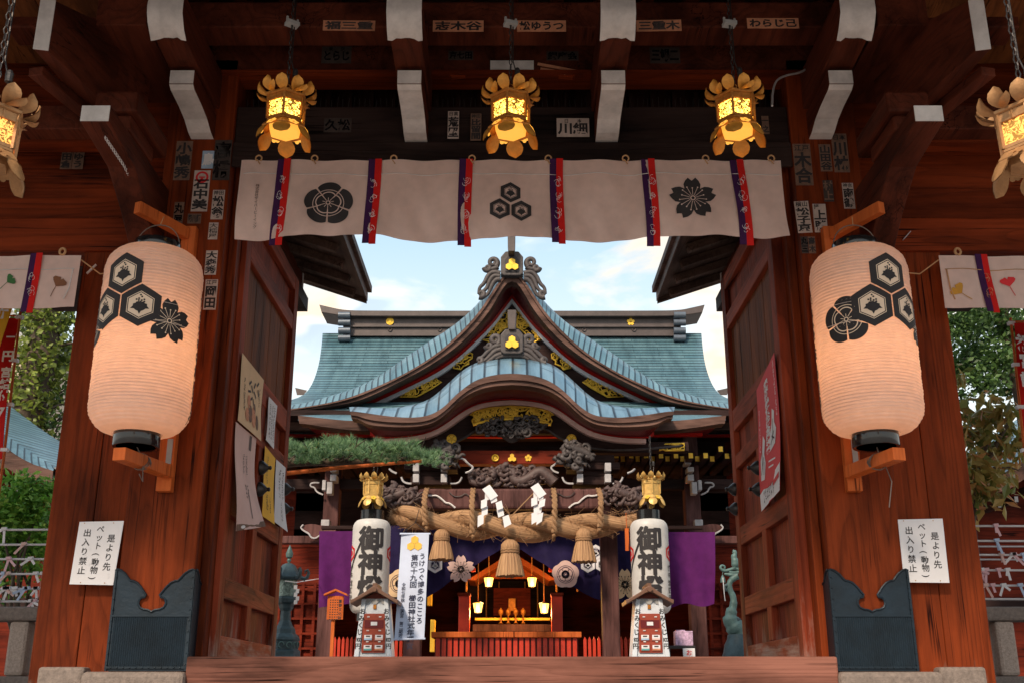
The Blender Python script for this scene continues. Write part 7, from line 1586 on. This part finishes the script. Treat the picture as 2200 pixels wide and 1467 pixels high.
# ------------------------------------------------------------------ side bays: stone fences, slip racks, banners, small roofs
for s in (-1, 1):
    g = (lambda x: x) if s < 0 else (lambda x: 2200 - x)
    side = 'below the green shrub' if s < 0 else 'below the yellowing small tree'
    Y = 9.6; o = thing('stone_fence', 'granite post fence under the tied paper slips, ' + side, 'fence', (s * 5, Y, FL), 'granite fences of the side bays')
    xin = P(85, 1320, Y).x; zc0, zc1 = P(0, 1334, Y).z, P(0, 1304, Y).z; zb1 = P(0, 1452, Y).z
    mb = MB(); mb.box(*sorted((s * abs(xin) * .93, s * 8.5)), Y - .11, Y + .13, zc0, zc1); mb.build('cap_stone', 'stone', o, bev=.02)
    mb = MB(); mb.box(*sorted((s * abs(xin) * .93, s * 8.5)), Y - .15, Y + .2, FL - .3, zb1); mb.build('base_stone', 'stone', o, bev=.02)
    for k_ in range(11):
        xx = abs(P(48, 1390, Y).x) - .30 + .285 * k_ * 1.12; mb = MB(); mb.box(*sorted((s * xx - .085, s * xx + .085)), Y - .08, Y + .09, zb1, zc0); mb.build('post', 'stonep', o, bev=.03)
    Y = 10.3; o = thing('slip_rack', 'wires strung with tied paper fortune slips ' + ('in front of the green shrub' if s < 0 else 'in front of the dark side hall'), 'rack', (s * 5.2, Y, FL), 'fortune slip racks of the side bays')
    ys = (1136, 1168, 1199, 1231, 1263, 1290) if s < 0 else (1128, 1160, 1190, 1223, 1256, 1285)
    mb = MB()
    for py in ys: z = P(0, py, Y).z; mb.tube([(s * 3.0, Y, z), (s * 5, Y, z - .006), (s * 8.2, Y, z)], .010, 6)
    if s > 0:
        for py in (1173, 1201): z = P(0, py, Y + .3).z; mb.tube([(s * 3.0, Y + .3, z), (s * 8.2, Y + .3, z)], .008, 6)
    mb.build('wire', 'cord', o)
    for xx in (3.3, 8.0): mb = MB(); mb.box(*sorted((s * xx, s * (xx + .07))), Y - .035, Y + .035, FL, P(0, 1105, Y).z); mb.build('post', 'orange' if s < 0 else 'woodx', o, bev=.005)
    n_ = 0
    dens = (1, 2, 2, 6, 8, 5) if s < 0 else (2, 4, 9, 12, 12, 4)
    for py, dn in zip(ys, dens):
        for k_ in range(dn * 3):
            if n_ > 92: break
            xx = rg.uniform(3.9, 5.6) if k_ < dn * 2 else rg.uniform(5.6, 8); z = P(0, py, Y).z; mb = MB(); t0 = Vector((s * xx, Y - .012, z))
            for q in range(2 if rg.random() < .6 else 1):
                d = Vector((rg.uniform(-.8, .8), rg.uniform(-.25, .05), -rg.uniform(.3, 1))).normalized(); L = rg.uniform(.06, .14); w = Vector((d.z, 0, -d.x)).normalized() * .011
                mb.extr([t0 - w, t0 + w, t0 + d * L + w, t0 + d * L - w], (0, -.004, 0))
            mb.obox(t0 + Vector((-.022, -.006, 0)), t0 + Vector((.022, -.006, .004)), .03, .026); mb.build('paper_slip', rg.choice(('paperw', 'paperw', 'paperp', 'slipp', 'slipb')) if True else 0, o); n_ += 1
    # side hall roof corner
    Y = 15.0; side_h = thing('side_hall', 'small hall with a blue copper eave and white rafter tips ' + ('behind the green shrub' if s < 0 else 'behind the yellowing small tree'), 'hall', (s * 8, 17, FL), 'small halls beside the court')
    if s < 0: up = [(-300, 700), (-120, 850), (0, 925), (60, 968), (118, 1002)]; dy = 0
    else: up = [(-330, 740), (-120, 880), (0, 960), (50, 995), (92, 1022)]; dy = 0
    lo_ = [(x - 4, y + 24 * (1 if i < 4 else .35)) for i, (x, y) in enumerate(up)]; fa = [(x - 2, y + 40 * (1 if i < 4 else .6)) for i, (x, y) in enumerate(lo_)]
    n2 = 24; A = [P(g(x), y, Y) for x, y in resample(smooth(lo_), n2)]; B = [P(g(x), y, Y + .5) for x, y in resample(smooth(up), n2)]; C = [p + Vector((0, 3, .3)) for p in B]
    mb = MB().loft([A, B, C], swap=True); mb.build('roof', 'roofside', side_h, smooth=True)
    D = [P(g(x), y, Y) for x, y in resample(smooth(fa), n2)]; dv = Vector((0, .2, 0)); mb = MB().loft([A, D, [p + dv for p in D], [p + dv for p in A], A]); mb.build('eave_board', 'fascia', side_h)
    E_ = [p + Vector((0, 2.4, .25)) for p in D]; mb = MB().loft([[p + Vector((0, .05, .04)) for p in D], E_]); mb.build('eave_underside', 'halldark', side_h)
    for k_ in range(12):
        t_ = (k_ + .5) / 12; px, py = [(x, y) for x, y in resample(smooth(fa), 40)][int(t_ * 39)]; p = P(g(px - 8), py + 26, Y + .9); mb = MB(); mb.box(p.x - .03, p.x + .03, p.y, p.y + .5, p.z - .045, p.z + .045); r_ = mb.build('rafter', 'halldark', side_h); mb = MB(); mb.box(p.x - .026, p.x + .026, p.y - .006, p.y - .001, p.z - .04, p.z + .04); mb.build('white_tip', 'white', r_)
    xw = abs(P(g(150), 1100, 17).x); mb = MB(); mb.box(*sorted((s * xw, s * 14)), 17, 17.2, FL, 3.4); mb.build('wall', 'hallred', side_h); mb = MB()
    for k_ in range(4): mb.box(*sorted((s * (xw + .1 + 1.1 * k_), s * (xw + .28 + 1.1 * k_))), 16.9, 16.99, FL, 3.3)
    mb.build('wall_post', 'purpwood', side_h); mb = MB(); mb.box(*sorted((s * xw, s * 14)), 16.88, 16.97, 1.2, 1.4); mb.build('wall_beam', 'halldark', side_h)
# tall cloth banners
def nobori(name, lab, cs, Y, mat, txt, tx, pole):
    a, b, c, d = [P(x, y, Y) for x, y in cs]; o = thing(name, lab, 'banner', (d + c) / 2)
    def fn(u, v, off=0): q = (d + (c - d) * u) + ((a + (b - a) * u) - (d + (c - d) * u)) * v; return Vector((q.x, Y + .03 * math.sin(4 * v + 3 * u) - off, q.z))
    rows = [[fn(j / 6, i / 20) for j in range(7)] for i in range(21)]; mb = MB().loft(rows); mb.loft([[p + Vector((0, .004, 0)) for p in r] for r in rows]); cl_ = mb.build('cloth', mat, o, smooth='full')
    mb = MB()
    for ch, px, py, sz in txt: p = P(px, py, Y - .05); put(mb, ch, lambda u, v: (u, Y - .06, v), p.x, p.z, sz, None, 0, .04)
    mb.build('writing', tx, cl_)
    mb = MB(); e, f_ = (b, c) if pole > 0 else (a, d); e = e + Vector((pole * .012, .01, .06)); f_ = f_ + Vector((pole * .012, .01, 0)); mb.tube([e, f_, Vector((f_.x, f_.y, FL))], .012, 8); mb.tube([a + Vector((-.02, 0, .02)), b + Vector((.03, 0, .02))], .008, 6); mb.build('pole', 'orange', o)
    mb = MB()
    for k_ in range(4): p = e + (f_ - e) * (.04 + .3 * k_); mb.box(p.x - .03, p.x + .03, p.y - .02, p.y + .02, p.z - .015, p.z + .015)
    mb.build('tab', 'silver', o); return o

nobori('banner', 'red tall banner with white writing beside the ivy-clad trunk', [(-40, 684), (38, 683), (4, 985), (-85, 985)], 9.3, 'redcloth', [('一', 24, 725, .08), ('円', 18, 765, .11), ('宮', 14, 800, .10), ('結', 11, 825, .10), ('付', 8, 850, .10), ('7', 3, 885, .12)], 'paperw', 1)
nobori('banner', 'yellow tall banner with a white mark, cut by the frame edge', [(-110, 640), (27, 652), (-22, 845), (-160, 845)], 8.7, 'papery', [('祈', 4, 672, .12)], 'paperw', -1)
nobori('banner', 'red tall banner on an orange pole before the dark evergreen', [(2177, 696), (2275, 690), (2310, 985), (2207, 985)], 9.3, 'redcloth', [('初', 2201, 738, .16), ('宮', 2206, 775, .14), ('詣', 2209, 815, .14)], 'paperw', -1)
mb = MB(); a, b = P(2021, 612, 8.2), P(2042, 860, 8.2); mb.tube([a, b, Vector((b.x, b.y, FL))], .016, 8); o = mb.build('blue_pole', 'bluepipe', None, smooth=True, loc=(b.x, b.y, FL)); tag(o, 'thin blue pole standing right behind the notice pillar edge', 'pole')
# plain building beyond the trees
o = thing('plain_building', 'beige plastered building with a dark rounded eave behind the red banner', 'building', (-16, 32, FL))
x0, x1 = P(-400, 900, 30).x, P(82, 800, 30).x; mb = MB(); mb.box(x0, x1, 30, 40, FL, P(0, 730, 30).z); mb.build('wall', 'plaster', o, bev=.05)
mb = MB(); Q = [P(x, y, 29.6) for x, y in smooth([(-400, 640), (0, 650), (50, 680), (78, 725), (80, 745), (60, 750), (0, 742), (-400, 742)], 2)]; mb.extr(Q, (0, 10, 0)); mb.build('eave', 'concrete', o, bev=.05)
mb = MB(); z = P(0, 820, 29.9).z
for k in range(4): x = x1 - 1.6 - 2.2 * k; mb = MB(); mb.box(x - .6, x + .6, 29.95, 30.0, z - .6, z + .6); mb.build('window', 'dimbox', o)
